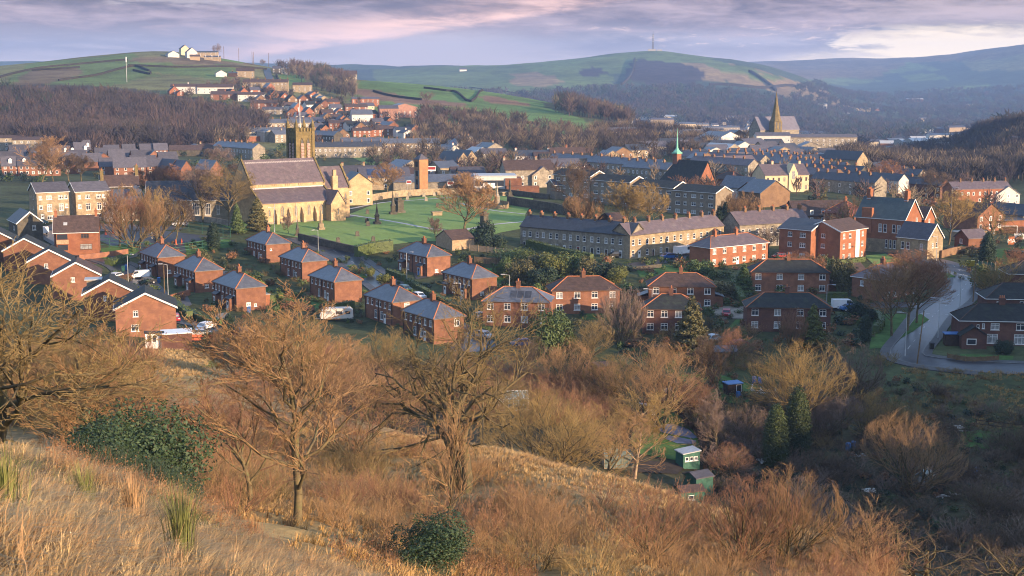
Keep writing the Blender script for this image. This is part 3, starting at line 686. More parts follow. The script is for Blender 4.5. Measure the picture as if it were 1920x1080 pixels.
def window_meshes(w, h, style, frame):
 k = (round(w, 2), round(h, 2), style, frame.name)
 if k in WIN_CACHE: return WIN_CACHE[k]
 mb = MB(); t = 0.09
 mb.box(0, w, -0.03, 0.05, 0, t); mb.box(0, w, -0.03, 0.05, h - t, h)
 mb.box(0, t, -0.03, 0.05, t, h - t); mb.box(w - t, w, -0.03, 0.05, t, h - t)
 if style in ('two', 'three', 'bay'):
  n = 2 if style == 'two' else 3
  for q in range(1, n):
   x = w * q / n; mb.box(x - 0.04, x + 0.04, -0.025, 0.045, t, h - t)
 if style in ('two', 'sash', 'top', 'three'):
  zz = h * (0.5 if style == 'sash' else 0.68)
  mb.box(t, w - t, -0.02, 0.04, zz - 0.04, zz + 0.04)
 mb.box(-0.08, w + 0.08, -0.12, -0.03, -0.10, -0.0)
 fr = mb.mesh('window', frame)
 pb = MB(); pb.poly([(t, 0.03, t), (w - t, 0.03, t), (w - t, 0.03, h - t), (t, 0.03, h - t)])
 pm = pb.mesh('pane', GLASS)
 WIN_CACHE[k] = (fr, pm); return fr, pm
FARWIN = {}
def far_window(w, h, frame):
 k = (round(w, 1), round(h, 1), frame.name)
 if k not in FARWIN:
  mb = MB(); t = 0.16
  mb.box(0, w, -0.05, 0.03, 0, t, 0); mb.box(0, w, -0.05, 0.03, h - t, h, 0); mb.box(0, t, -0.05, 0.03, t, h - t, 0); mb.box(w - t, w, -0.05, 0.03, t, h - t, 0)
  mb.poly([(t, -0.01, t), (w - t, -0.01, t), (w - t, -0.01, h - t), (t, -0.01, h - t)], 1)
  FARWIN[k] = mb.mesh('window', [frame, GLASS])
 return FARWIN[k]
DOORS = {}
def door_mesh(m, w=0.95, h=2.05):
 k = (m.name, w, h)
 if k not in DOORS:
  mb = MB(); mb.box(0.07, w - 0.07, -0.02, 0.04, 0, h - 0.07, 0)
  mb.box(0, 0.07, -0.05, 0.05, 0, h, 1); mb.box(w - 0.07, w, -0.05, 0.05, 0, h, 1); mb.box(0.07, w - 0.07, -0.05, 0.05, h - 0.07, h, 1)
  mb.box(0.2, w - 0.2, -0.035, -0.021, 1.2, h - 0.3, 2); mb.box(0.15, 0.2, -0.06, -0.021, 0.95, 1.05, 2)
  DOORS[k] = mb.mesh('door', [m, WHITEP, BLACKP])
 return DOORS[k]
CHIM = {}
def chimney_mesh(m, w, d, h, npots=2):
 k = (m.name, w, d, h, npots)
 if k not in CHIM:
  mb = MB()
  mb.box(-w / 2, w / 2, -d / 2, d / 2, -1.1, h - 0.25); mb.box(-w / 2 - 0.07, w / 2 + 0.07, -d / 2 - 0.07, d / 2 + 0.07, h - 0.25, h)
  mb.box(-w / 2 - 0.06, w / 2 + 0.06, -d / 2 - 0.06, d / 2 + 0.06, -0.55, -0.3, 2)
  for q in range(npots):
   t = (q + 0.5) / npots - 0.5
   x, y = (t * w, 0) if w >= d else (0, t * d)
   mb.cyl((x, y, h), (x, y, h + 0.5), 0.15, 0.12, 8, 1)
  CHIM[k] = mb.mesh('chimney', [m, TERRA, LEAD])
 return CHIM[k]
def face_cells(W_, Hh, holes):
 """rectangles that tile W_ x Hh minus the holes"""
 xs = sorted({0, W_} | {min(max(a, 0), W_) for h in holes for a in (h[0], h[0] + h[2])})
 zs = sorted({0, Hh} | {min(max(a, 0), Hh) for h in holes for a in (h[1], h[1] + h[3])})
 for i in range(len(xs) - 1):
  for j in range(len(zs) - 1):
   cx, cz = (xs[i] + xs[i + 1]) / 2, (zs[j] + zs[j + 1]) / 2
   if any(h[0] < cx < h[0] + h[2] and h[1] < cz < h[1] + h[3] for h in holes): continue
   yield xs[i], xs[i + 1], zs[j], zs[j + 1]
def wins(face_len, n, rows, w=1.15, h=1.3, margin=0.9, style='two', skip=()):
 out = []
 for r, z in enumerate(rows):
  for k in range(n):
   if (k, r) in skip: continue
   t = margin + (face_len - 2 * margin - w) * (k / (n - 1) if n > 1 else 0.5)
   out.append((t, z, w, h, style))
 return out
def bld(name, label, cat, px, v, yaw, Lx, Ly, eave=5.0, rise=2.2, ridge='y', roof='hip', wall=None, roofm=None,
 Rw=(), Lw=(), doors=(), chim=(), group=None, over=0.3, frame=None, trim=True, ridget=None, chm=None, far=False,
 base=1.6, cpots=2, csize=(0.9, 0.6, 1.1), low=None, lowh=0, hipx=None, parts=None, fascia=WHITEP, dz=0.0):
 """near corner at picture column px (row or depth v); +x runs along the wall seen on the right, +y along the wall seen on the left.
    Rw / Lw: (along, sill, w, h, style) on the y=0 and x=0 walls; doors: (face, along, material); chim: (x, y) on the ridge"""
 wall = wall or BRICK; roofm = roofm or SLATE; frame = frame or WHITEP
 p = P(px, v)
 cs, sn = math.cos(R(yaw)), math.sin(R(yaw))
 root = thing(name, label, cat, (p.x, p.y, p.z + dz), R(yaw), group)
 zc = [H(p.x + cs * a - sn * b, p.y + sn * a + cs * b) - p.z for a, b in ((0, 0), (Lx, 0), (0, Ly), (Lx, Ly))]
 zb = min(min(zc), 0) - 0.6
 dl = [(f, t, m) for f, t, m in doors]
 mb = MB()
 gx = ridge == 'x'
 for face, WW, wl in (('R', Lx, list(Rw)), ('L', Ly, list(Lw))):
  holes = [(a, s, w, h) for a, s, w, h, st in wl] + [(t, 0.0, 0.95, 2.05) for f, t, m in dl if f == face]
  def tr(a, z, dpt=0.0):
   return (a, dpt, z) if face == 'R' else (dpt, WW - a if False else a, z)
  for x0, x1, z0, z1 in face_cells(WW, eave, holes):
   mm = 1 if (low and z1 <= lowh + 0.01) else 0
   q = [tr(x0, z0), tr(x1, z0), tr(x1, z1), tr(x0, z1)]
   mb.poly(q if face == 'R' else q[::-1], mm)
  mb.poly([tr(0, zb), tr(WW, zb), tr(WW, 0), tr(0, 0)] if face == 'R' else [tr(0, 0), tr(WW, 0), tr(WW, zb), tr(0, zb)], 1 if low else 0)
  if not far:
   for a, s, w, h in holes:
    dd = 0.12
    for q in (((a, s), (a + w, s)), ((a + w, s), (a + w, s + h)), ((a + w, s + h), (a, s + h)), ((a, s + h), (a, s))):
     (a0, s0), (a1, s1) = q
     mb.poly([tr(a0, s0), tr(a1, s1), tr(a1, s1, dd), tr(a0, s0, dd)])
 mb.poly([(Lx, 0, zb), (Lx, Ly, zb), (Lx, Ly, eave), (Lx, 0, eave)]); mb.poly([(Lx, Ly, zb), (0, Ly, zb), (0, Ly, eave), (Lx, Ly, eave)])
 rt = eave + rise
 if roof == 'gable':
  if gx:
   mb.poly([(0, 0, eave), (0, Ly / 2, rt), (0, Ly, eave)]); mb.poly([(Lx, 0, eave), (Lx, Ly, eave), (Lx, Ly / 2, rt)])
  else:
   mb.poly([(0, 0, eave), (Lx, 0, eave), (Lx / 2, 0, rt)]); mb.poly([(0, Ly, eave), (Lx / 2, Ly, rt), (Lx, Ly, eave)])
 elif roof == 'mono':
  mb.poly([(0, 0, eave), (Lx, 0, eave), (Lx, 0, rt)]); mb.poly([(0, Ly, eave), (Lx, Ly, rt), (Lx, Ly, eave)]); mb.poly([(Lx, 0, eave), (Lx, Ly, eave), (Lx, Ly, rt), (Lx, 0, rt)])
 mb.build('wall', [wall, low or wall], root)
 rb = MB(); th = 0.14; o = over
 sl = rise / ((Ly if gx else Lx) / 2) if roof in ('gable', 'hip') else 0
 ez = eave + 0.02 - o * sl
 ridges = []
 if roof == 'gable':
  if gx:
   rb.slab([(-o, -o, ez), (Lx + o, -o, ez), (Lx + o, Ly / 2, rt + 0.02), (-o, Ly / 2, rt + 0.02)], th)
   rb.slab([(Lx + o, Ly + o, ez), (-o, Ly + o, ez), (-o, Ly / 2, rt + 0.02), (Lx + o, Ly / 2, rt + 0.02)], th)
   ridges = [((-o, Ly / 2, rt + th + .04), (Lx + o, Ly / 2, rt + th + .04))]
  else:
   rb.slab([(Lx + o, -o, ez), (Lx + o, Ly + o, ez), (Lx / 2, Ly + o, rt + 0.02), (Lx / 2, -o, rt + 0.02)], th)
   rb.slab([(-o, Ly + o, ez), (-o, -o, ez), (Lx / 2, -o, rt + 0.02), (Lx / 2, Ly + o, rt + 0.02)], th)
   ridges = [((Lx / 2, -o, rt + th + .04), (Lx / 2, Ly + o, rt + th + .04))]
 elif roof == 'hip':
  a, b = -o, Lx + o; c, d = -o, Ly + o
  z0, z1 = ez, rt + 0.02
  if gx:
   hh = hipx or Ly / 2
   r0, r1 = (a + hh + o, Ly / 2, z1), (b - hh - o, Ly / 2, z1)
   rb.slab([(a, c, z0), (b, c, z0), r1, r0], th); rb.slab([(b, d, z0), (a, d, z0), r0, r1], th)
   rb.slab([(a, d, z0), (a, c, z0), r0], th); rb.slab([(b, c, z0), (b, d, z0), r1], th)
   cr = [((a, c, z0), r0), ((a, d, z0), r0), ((b, c, z0), r1), ((b, d, z0), r1), (r0, r1)]
  else:
   hh = hipx or Lx / 2
   r0, r1 = (Lx / 2, c + hh + o, z1), (Lx / 2, d - hh - o, z1)
   rb.slab([(b, c, z0), (b, d, z0), r1, r0], th); rb.slab([(a, d, z0), (a, c, z0), r0, r1], th)
   rb.slab([(a, c, z0), (b, c, z0), r0], th); rb.slab([(b, d, z0), (a, d, z0), r1], th)
   cr = [((a, c, z0), r0), ((b, c, z0), r0), ((a, d, z0), r1), ((b, d, z0), r1), (r0, r1)]
  ridges = [((p_[0], p_[1], p_[2] + th + .02), (q_[0], q_[1], q_[2] + th + .02)) for p_, q_ in cr]
 elif roof == 'mono':
  rb.slab([(-o, -o, eave + .02), (Lx + o, -o, rt + .02), (Lx + o, Ly + o, rt + .02), (-o, Ly + o, eave + .02)], th)
 else:
  rb.slab([(-o, -o, eave), (Lx + o, -o, eave), (Lx + o, Ly + o, eave), (-o, Ly + o, eave)], 0.3)
 ro = rb.build('roof', roofm, root)
 if ridget and ridges:
  tb = MB()
  for p_, q_ in ridges: tb.cyl(p_, q_, 0.11, n=6)
  tb.build('ridge_tiles', ridget, ro)
 if trim and not far:
  if roof in ('gable', 'hip'):
   gb = MB()
   if not (roof == 'gable' and not gx): gb.box(-o, Lx + o, -o - 0.1, -o, ez - 0.04, ez + 0.08)
   if not (roof == 'gable' and gx): gb.box(-o - 0.1, -o, -o, Ly + o, ez - 0.04, ez + 0.08)
   if gb.v: gb.build('gutter', fascia, root)
   if roof == 'gable':
    vb = MB()
    if gx:
     for y0, y1 in ((-o, Ly / 2), (Ly + o, Ly / 2)):
      vb.slab([(-o - .06, y0, ez - .16), (-o - .06, y1, rt - .14), (-o - .06, y1, rt + th + .06), (-o - .06, y0, ez + th + .04)], .058, d=(1, 0, 0))
    else:
     for x0, x1 in ((-o, Lx / 2), (Lx + o, Lx / 2)):
      vb.slab([(x0, -o - .06, ez - .16), (x1, -o - .06, rt - .14), (x1, -o - .06, rt + th + .06), (x0, -o - .06, ez + th + .04)], .058, d=(0, 1, 0))
    vb.build('bargeboard', fascia, root)
 for face, wl in (('R', Rw), ('L', Lw)):
  for a, s, w, h, st in wl:
   if far:
    o_ = link('window', far_window(w, h, frame), root)
   else:
    fm, pm = window_meshes(w, h, st, frame)
    o_ = link('window', fm, root)
    link('pane', pm, o_)
   if face == 'R': o_.location = (a, 0.06 if not far else -0.002, s)
   else:
    o_.location = (0.06 if not far else -0.002, a + w, s); o_.rotation_euler = (0, 0, R(-90))
 for f, t_, m in dl:
  o_ = link('door', door_mesh(m), root)
  if f == 'R': o_.location = (t_, 0.05, 0)
  else: o_.location = (0.05, t_ + 0.95, 0); o_.rotation_euler = (0, 0, R(-90))
 for c in chim:
  x, y = c[0], c[1]
  if roof in ('gable', 'hip'):
   off = abs((y - Ly / 2) if gx else (x - Lx / 2)) * sl
  else: off = rise
  o_ = link('chimney', chimney_mesh(chm or wall, *csize, cpots), ro, (x, y, rt - off + 0.05))
 if parts:
  for nm, fn, ms in parts:
   pb = MB(); fn(pb); pb.build(nm, ms, root)
 return root
def brick_semi(label, px, v, yaw=33.5, W_=6.6, L_=12.6, rear=True, blue_door=False, porch=True, **kw):
 """pair of brick semis with blue slate hip: long door side on the left, plain side wall on the right"""
 Lw = [(y, 3.2, .85, 1.25, 'top') for y in (0.9, 2.9, 4.9, L_ - 5.6, L_ - 3.6, L_ - 1.7)] + [(4.2, .7, 1.1, 1.7, 'two'), (L_ - 5.3, .7, 1.1, 1.7, 'two')]
 Rw = kw.pop('Rw', [(2.2, .9, .95, .8, 'two'), (3.9, .7, .6, .6, 'one')])
 prt = [('drainpipe', (lambda b, y=y: b.cyl((-.09, y, 0), (-.09, y, 4.8), .06, n=6)), BLACKP) for y in (0.35, L_ / 2, L_ - 0.35)]
 if porch:
  for y in (1.4, L_ - 3.6):
   prt += [('porch_wall', (lambda b, y=y: b.box(-1.0, 0, y, y + 2.2, -1.2, 2.45)), BRICK), ('porch_roof', (lambda b, y=y: b.slab([(-1.15, y - .2, 2.45), (0, y - .2, 3.0), (0, y + 2.4, 3.0), (-1.15, y + 2.4, 2.45)], .1)), SLATED)]
 r = bld('brick_semi', label, 'house', px, v, yaw, W_, L_, 4.9, 2.3, 'y', 'hip', BRICK, SLATE, Rw, Lw,
 [] if porch else [('L', 3.0, WHITEP)], [(W_ / 2, L_ / 2)], 'pairs of brick semis with blue slate hips', ridget=TERRA, csize=(.75, 1.0, 1.35), parts=prt, fascia=BROWNP, **kw)
 if porch:
  for y in (1.4, L_ - 3.6):
   o_ = link('door', door_mesh(BLUEP if (blue_door and y < 2) else WHITEP), r, (-1.03, y + 1.5, 0)); o_.rotation_euler = (0, 0, R(-90))
 return r
brick_semi('brick semi with plum slate hip beside the tarmac yard, first of three along the lane', 297, 521)
brick_semi('middle brick semi of the three along the lane, tall pale drainpipe on its front', 367, 549)
brick_semi('brick semi nearest the lane bend, behind the curved hedge', 444, 584)
brick_semi('brick semi below the churchyard wall, plain front without porches', 500, 494, porch=False, Rw=[(1.0, 3.2, .5, .5, 'one')])
brick_semi('brick semi with plain front beside the main estate road, behind the willow bush', 567, 529, porch=False, Rw=[])
brick_semi('brick semi behind the parked caravan with a tall chimney over the road', 628, 570, porch=False, Rw=[])
brick_semi('brick semi with a bright blue door beside the long clipped hedge', 801, 519, blue_door=True, L_=14.2)
brick_semi('brick semi below the blue-door house with a lean-to porch on its lit side', 885, 563)
brick_semi('upper of two joined brick semis with red ridge tiles facing the bare trees', 737, 612, porch=False, Rw=[(2.6, 3.2, 1.2, 1.3, 'two')], L_=12.0)
brick_semi('lower of two joined brick semis with one white window in its lit end wall', 814, 646, porch=False, Rw=[(4.4, 3.0, 1.2, 1.5, 'two')], L_=12.0)
def gable_house(label, px, v, yaw=15, Lx=9.2, Ly=8.6, roofm=TILEK, Rw=((3.6, 3.3, .8, 1.0, 'two'),), **kw):
 return bld('gabled_house', label, 'house', px, v, yaw, Lx, Ly, 4.7, 2.6, 'y', 'gable', kw.pop('wall', BRICK), roofm, Rw,
 wins(Ly, 3, (0.7, 3.1), 1.5, 1.3, .6, 'three'), [], [], 'stepped row of gabled brick houses', **kw)
def frontext(b):
 b.box(2.0, 5.2, -1.2, 0, -1.5, 2.6)
gable_house('gable-ended brick house nearest the meadow, white porch and flat-roofed garage beside it', 218, 629, Lx=10.4, Ly=9.5, Rw=((3.0, 3.2, .9, 1.1, 'two'), (2.6, .6, 1.3, 1.2, 'two')))
gable_house('gable-ended brick house with a flat white dormer on its dark roof', 158, 598, Lx=9.6,
 parts=[('dormer', lambda b: b.box(.5, 3.2, 5.2, 8.2, 4.9, 6.6), PEBBLE), ('dormer_roof', lambda b: b.box(.1, 3.4, 4.9, 8.5, 6.602, 6.8), METAL)])
gable_house('gable-ended brick house with a two-tone plum and charcoal roof', 100, 560, roofm=TILEB, Lx=9.4)
gable_house('gable-ended brick house with one small white window, second from the stone cottage', 52, 532, Lx=9.4)
gable_house('gable-ended brick house with a satellite dish, topmost of the stepped row', 8, 508, Lx=9.2, Rw=())
gable_house('half-seen dark-roofed house at the upper end of the stepped row', -48, 490, Lx=9.2, Rw=())
def baypart(b):
 b.box(.6, 3.4, -.9, 0, -1, 5.0)
bld('detached_house', 'detached red brick house with brown tiled roof, two end chimneys and a two-storey bay', 'house', 103, 476, 14, 10.4, 8.5, 5.3, 3.6, 'x', 'gable', BRICKO, TILEB,
 [(6.0, .9, 2.9, 1.4, 'three'), (6.3, 3.7, 1.9, 1.1, 'three')], [(3.2, 3.6, .7, 1.0, 'one'), (5.2, .9, .7, 1.0, 'one')], [], [(.3, 4.25), (9.9, 4.25)], frame=BROWNP, csize=(.6, .9, 1.3),
 parts=[('bay', baypart, BRICKO), ('bay_window', lambda b: (b.box(.8, 3.2, -1.0, -.902, .9, 2.3), b.box(.8, 3.2, -1.0, -.902, 3.6, 4.9)), GLASS), ('bay_panel', lambda b: b.box(.55, 3.45, -.96, -.903, 2.5, 3.5), WOODP),
 ('skylight', lambda b: b.slab([(2.2, 1.55, 6.85), (3.1, 1.55, 6.85), (3.1, 2.25, 7.42), (2.2, 2.25, 7.42)], .1), METAL)])
bld('stone_cottage', 'sooty stone cottage with slate roof and white bargeboards at the picture edge', 'cottage', 34, 452, 30, 6.2, 12, 4.6, 2.6, 'y', 'gable', STONED, SLATED,
 [(3.6, 2.6, .9, 1.2, 'two')], [(4, 2.4, 1.4, 1.1, 'two')])
for lb, px_, py_, dv in (('twin three-storey stone block with side wall in shadow, nearer the picture edge', 71, 416, 0), ('twin three-storey stone block beside the school, with a white canopy over its door', 144, 413, 1)):
 bld('apartment_block', lb, 'apartment block', px_, py_, 33, 9.7 if dv else 8.9, 8.6, 8.2, 2.4, 'x', 'gable', STONE, TILEG,
 [(.6, 6.1, .9, 1.1, 'two'), (2.7, 6.1, 1.4, 1.1, 'three'), (5.9, 6.1, 1.4, 1.1, 'three'), (7.6, 6.1, .9, 1.1, 'two'), (.6, 3.4, .9, 1.2, 'two'), (2.8, 2.8, 1.3, 2.0, 'two'), (6.0, 2.8, 1.3, 2.0, 'two'), (7.8, 3.6, .7, 1.1, 'two'), (2.7, .5, 1.5, 1.1, 'three'), (5.8, .5, 1.4, 1.1, 'two')],
 [(3.5, 6, .6, .9, 'one'), (3.5, 3.2, .6, .9, 'one')] if dv == 0 else [], [('R', .9 if dv == 0 else 8.4, WHITEP)], group='twin stone apartment blocks')
bld('stone_house', 'tall dark stone house with three massive chimneys behind the twin blocks', 'house', 191, ('D', 428), 18, 11.5, 9, 7.8, 3.2, 'x', 'gable', STONED, TILEB,
 wins(11.5, 5, (5.4, 2.2), 1.1, 1.4, .8), [(3, 5, .9, 1.2, 'two')], [], [(.5, 2.6), (.5, 6.2), (11.2, 4.5)], csize=(1.0, 1.3, 3.0), chm=MOSSST)
bld('school_hall', 'long stone school hall with charcoal slate roof and tall white windows', 'school', 275, ('D', 402), 8, 26, 10, 6.0, 5.2, 'x', 'gable', STONEG, SLATED,
 [(3.0, 1.4, 1.9, 3.6, 'three'), (6.2, 1.4, 1.9, 3.6, 'three'), (10.0, 1.6, .9, 2.8, 'sash'), (13.4, 1.4, 1.9, 3.6, 'three'), (17.0, 1.4, 1.6, 3.4, 'three'), (20.4, 1.6, .9, 2.8, 'sash')], [], [], [],
 parts=[('cross_gable', lambda b: (b.slab([(-.2, -.4, 4.5), (-1.8, -.4, 4.5), (-3.2, -.4, 4.5)], .2), b.slab([(-7.5, -.3, -1), (0, -.3, -1), (0, -.3, 4.8), (-3.75, -.3, 9.6), (-7.5, -.3, 4.8)], 9, d=(0, 1, 0))), STONED),
 ('cross_roof', lambda b: (b.slab([(.2, -.6, 4.7), (.2, 9, 4.7), (-3.75, 9, 9.75), (-3.75, -.6, 9.75)], .2), b.slab([(-7.7, 9, 4.7), (-7.7, -.6, 4.7), (-3.75, -.6, 9.75), (-3.75, 9, 9.75)], .2)), SLATED)])
bld('school_annexe', 'low school annexe with a blue-grey roof and white curved canopy', 'school', 203, ('D', 398), 8, 9, 9, 4.8, 3.6, 'x', 'gable', STONEG, SLATE, [], [], [], [],
 parts=[('canopy', lambda b: b.lathe([(3.0, 0), (3.0, 1.4), (2.6, 2.4), (1.6, 3.1), (.05, 3.4)], (2.2, -3.4, 0), 16), WHITER)])
def row(label, px, v, yaw, Lx, Ly, n, axis, face, eave=6.2, rise=2.8, wall=STONEG, roofm=SLATE, frame=None, far=False, ext=False, doorm=None, chm=None, gwin=(), rows=(0.8, 3.6), ww=.95, wh=1.45, one=False, name='terrace_row', cat='terrace', group=None, **kw):
 L_ = Ly if axis == 'y' else Lx
 u = L_ / n
 wl = []; dr = []
 for k in range(n):
  wl.append((k * u + u * .14, rows[1], ww, wh, 'sash')); wl.append((k * u + u * .14, rows[0], ww, wh, 'sash'))
  if not one and u > 3.9: wl.append((k * u + u * .60, rows[1], ww, wh, 'sash'))
  dr.append((face, k * u + u * .58, doorm or [WHITEP, BROWNP, BLACKP, REDP, WHITEP][k % 5]))
 if axis == 'y': ch = [(Lx / 2, (k + .98) * u) for k in range(n)]; cs_ = (1.0, .7, 1.0)
 else: ch = [((k + .98) * u, Ly / 2) for k in range(n)]; cs_ = (.7, 1.0, 1.0)
 if ch:
  ch[-1] = (ch[-1][0] - (0 if axis == 'y' else .4), ch[-1][1] - (.4 if axis == 'y' else 0))
 kk = dict(Lw=wl, Rw=gwin) if face == 'L' else dict(Rw=wl, Lw=gwin)
 return bld(name, label, cat, px, v, yaw, Lx, Ly, eave, rise, axis, 'gable', wall, roofm, doors=dr if not far else [], chim=ch, group=group, far=far, frame=frame, chm=chm or BRICKB, csize=cs_, over=.18, fascia=kw.pop('fascia', STONED), **kw, **kk)
row('long shaded wing of the corner stone terrace, eight chimneys along its blue slate roof', 1182, 486, 52, 7.2, 36, 8, 'y', 'L', roofm=SLATED, group='two wings of the corner terrace')
row('sunlit wing of the corner stone terrace with a plum slate roof', 1180.8, 486.5, 41, 37, 7.2, 7, 'x', 'R', wall=STONE, roofm=SLATEP, group='two wings of the corner terrace', rise=2.75)
row('stone terrace with rooflights and dark chimney stacks beside the red flats', 1386, ('D', 372), 26, 24, 9, 5, 'x', 'R', wall=STONEG, roofm=SLATEP, eave=6.2, rise=3.2)
bld('brick_terrace', 'short hipped brick terrace glowing orange behind the conifers', 'terrace', 1331, 502, 36, 20.5, 7.4, 5.0, 2.2, 'x', 'hip', BRICKO, SLATEP,
 wins(20.5, 6, (3.3, .8), 1.2, 1.25, .9), [], [('R', 9.2, WHITEP)], [(5, 3.7), (12.5, 3.7)], ridget=TERRA, csize=(.7, 1.0, 1.4))
fl = bld('brick_flats', 'three-storey red brick flats with a white stair panel on the sunlit front', 'flats', 1574, 492, 46, 13, 10.5, 7.9, 2.2, 'x', 'gable', BRICKO, TILEB,
 [(1.3, z, 1.1, 1.3, 'two') for z in (.6, 3.3, 5.9)] + [(4.2, z, 1.2, 1.2, 'two') for z in (.6, 3.3, 5.9)] + [(10.6, z, 1.0, 1.3, 'two') for z in (.6, 3.3, 5.9)],
 [(4.4, z, 1.2, 1.1, 'two') for z in (.6, 3.3, 5.9)], [], [], over=.35,
 parts=[('stair_panel', lambda b: b.box(7.6, 9.6, -.06, .0, 0, 7.8), WHITEP)])
bld('brick_flats', 'rear wing of the red brick flats under a dark slate roof, in its own shade', 'flats', 1519, ('D', 347.5), 46, 11, 9.5, 7.9, 2.2, 'y', 'gable', BRICKO, SLATED,
 [], [(1.6, z, 1.7, 1.2, 'three') for z in (.6, 3.3, 5.9)] + [(5.6, z, 1.3, 1.2, 'two') for z in (.6, 3.3, 5.9)], [], [], over=.35)
bld('victorian_building', 'big Victorian red brick building with teal slate roof and a stone ground floor', 'building', 1694, ('D', 361), 47, 9.5, 14.5, 9.4, 5.0, 'y', 'gable', BRICKO, SLATET,
 [(3.2, 6.8, 1.2, 1.8, 'two'), (6.2, 8.2, 1.1, 2.4, 'sash')], [(1.2, 5.6, 1.0, 2.2, 'sash'), (2.6, 5.6, 1.0, 2.2, 'sash'), (5.2, 5.6, 1.0, 2.2, 'sash'), (6.6, 5.6, 1.0, 2.2, 'sash'), (2.4, 1.4, .7, 2.3, 'sash'), (3.6, 1.4, .7, 2.3, 'sash'), (4.8, 1.4, .7, 2.3, 'sash')],
 [], [(4.75, 2.0), (4.75, 13)], csize=(1.6, 1.0, 2.2), low=STONE, lowh=4.4, chm=BRICKO, cpots=3,
 parts=[('chimney_breast', lambda b: b.box(-.25, .9, 9.6, 12.6, 5, 11.9), BRICKO)])
bld('victorian_building', 'small gabled brick wing with brown roof on the sunny end of the Victorian building', 'building', 1731, ('D', 371), 47, 6.0, 6.5, 8.6, 3.0, 'y', 'gable', BRICKO, TILEB, [(2.4, 6.4, 1.0, 2.0, 'sash')], [], [], [(4.4, 5.8)], csize=(.9, .9, 2.6), chm=BRICKO)
bld('stone_lodge', 'buff stone lodge with dark roof standing beside the road bend', 'lodge', 1738, 487, 40, 7.0, 9.2, 5.4, 3.6, 'y', 'gable', STONE, TILEG,
 [(2.0, 2.9, .8, 1.3, 'sash'), (3.7, 2.9, .8, 1.3, 'sash')], [(1.4, 2.4, .9, 1.6, 'sash'), (5.4, 2.2, 1.0, 1.9, 'sash'), (7.0, 2.2, 1.0, 1.9, 'sash')], [], [])
bld('brick_garage', 'small brick garage with plum roof and green doors', 'garage', 1815, 474, 22, 6.4, 5.6, 3.9, 2.0, 'x', 'gable', BRICK, SLATEP, [], [(2.4, 2.3, 1.2, 1.2, 'one')], [], [], trim=False,
 parts=[('garage_door', lambda b: b.box(-.06, 0, .9, 4.2, 0, 1.9), GREENP)])
def shaded_pair(label, px, v, yaw, Lx, Ly=7.6, eave=5.0, wall=BRICK, roofm=TILEB, cx=None, Rw=None, ridget=TERRA, wing=True, solar=False, **kw):
 prt = []
 if wing:
  prt = [('side_porch', (lambda b: b.box(-2.0, 0, 2, 5.5, -1.2, 2.5)), wall), ('side_porch', (lambda b: b.box(Lx, Lx + 2.0, 2, 5.5, -1.2, 2.5)), wall),
 ('side_porch_roof', (lambda b: b.slab([(-2.3, 1.7, 2.4), (0, 1.7, 3.2), (0, 5.8, 3.2), (-2.3, 5.8, 2.4)], .1)), SLATE),
 ('side_porch_roof', (lambda b: b.slab([(Lx, 1.7, 3.2), (Lx + 2.3, 1.7, 2.4), (Lx + 2.3, 5.8, 2.4), (Lx, 5.8, 3.2)], .1)), SLATE)]
 if solar:
  prt += [('solar_panel', (lambda b, k=k: b.slab([(5.4 + k * 1.5, .9, 5.66), (6.7 + k * 1.5, .9, 5.66), (6.7 + k * 1.5, 2.7, 6.75), (5.4 + k * 1.5, 2.7, 6.75)], .08, d=(0, -.5, .85))), SLATED) for k in range(3)]
 return bld('brick_semi', label, 'house', px, v, yaw, Lx, Ly, eave, 2.3, 'x', 'hip', wall, roofm, Rw if Rw is not None else wins(Lx, 4, (3.3, .75), 1.35, 1.35, .9, 'two'), [], [],
 [(cx or Lx / 2, Ly / 2)], 'hipped brick pairs in the shade', ridget=ridget, csize=(.8, .9, 1.3), parts=prt, fascia=BROWNP, **kw)
shaded_pair('hipped brick pair with plum roof behind the bushy evergreen, evening sun on its front', 1035, ('D', 285), 6, 14.5, wing=False)
shaded_pair('hipped brick pair behind the tall dark conifer, brown roof and side porches', 1216, ('D', 292), -3, 14.2, roofm=TILEB)
shaded_pair('hipped brick pair directly behind another pair, pale side porches and white doors', 1408, ('D', 306), -3, 17.5, roofm=TILEK)
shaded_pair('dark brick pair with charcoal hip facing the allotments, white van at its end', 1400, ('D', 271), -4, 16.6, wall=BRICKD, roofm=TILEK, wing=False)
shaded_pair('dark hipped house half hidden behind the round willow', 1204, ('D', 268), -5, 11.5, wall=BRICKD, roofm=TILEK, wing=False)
shaded_pair('solar-panelled slate house half hidden behind the round evergreen tree', 905, ('D', 272), -8, 13.5, roofm=SLATE, wing=False, solar=True)
bld('brick_semi', 'brick pair behind the tall roadside trees, dark side wall and glowing front', 'house', 1650, 566, 40, 14.5, 7.6, 5.0, 2.4, 'x', 'hip', BRICK, SLATEP, wins(14.5, 4, (3.2, .7), 1.3, 1.3, .9), [(4.5, 3.0, .9, 1.2, 'two')], [('R', 2.6, WHITEP)], [(6, 3.8)], ridget=TERRA, csize=(.8, .9, 1.3))
def porch_w(b):
 b.box(-.2, 4.4, -2.6, 0, -1.4, 2.5); b.slab([(-.2, -2.6, 2.5), (4.4, -2.6, 2.5), (2.1, -2.6, 4.0)], 2.58, d=(0, 1, 0))
def porch_r(b):
 b.slab([(-.6, -2.9, 2.3), (-.6, .0, 2.3), (2.1, .0, 4.15), (2.1, -2.9, 4.15)], .12); b.slab([(4.8, 0, 2.3), (4.8, -2.9, 2.3), (2.1, -2.9, 4.15), (2.1, 0, 4.15)], .12)
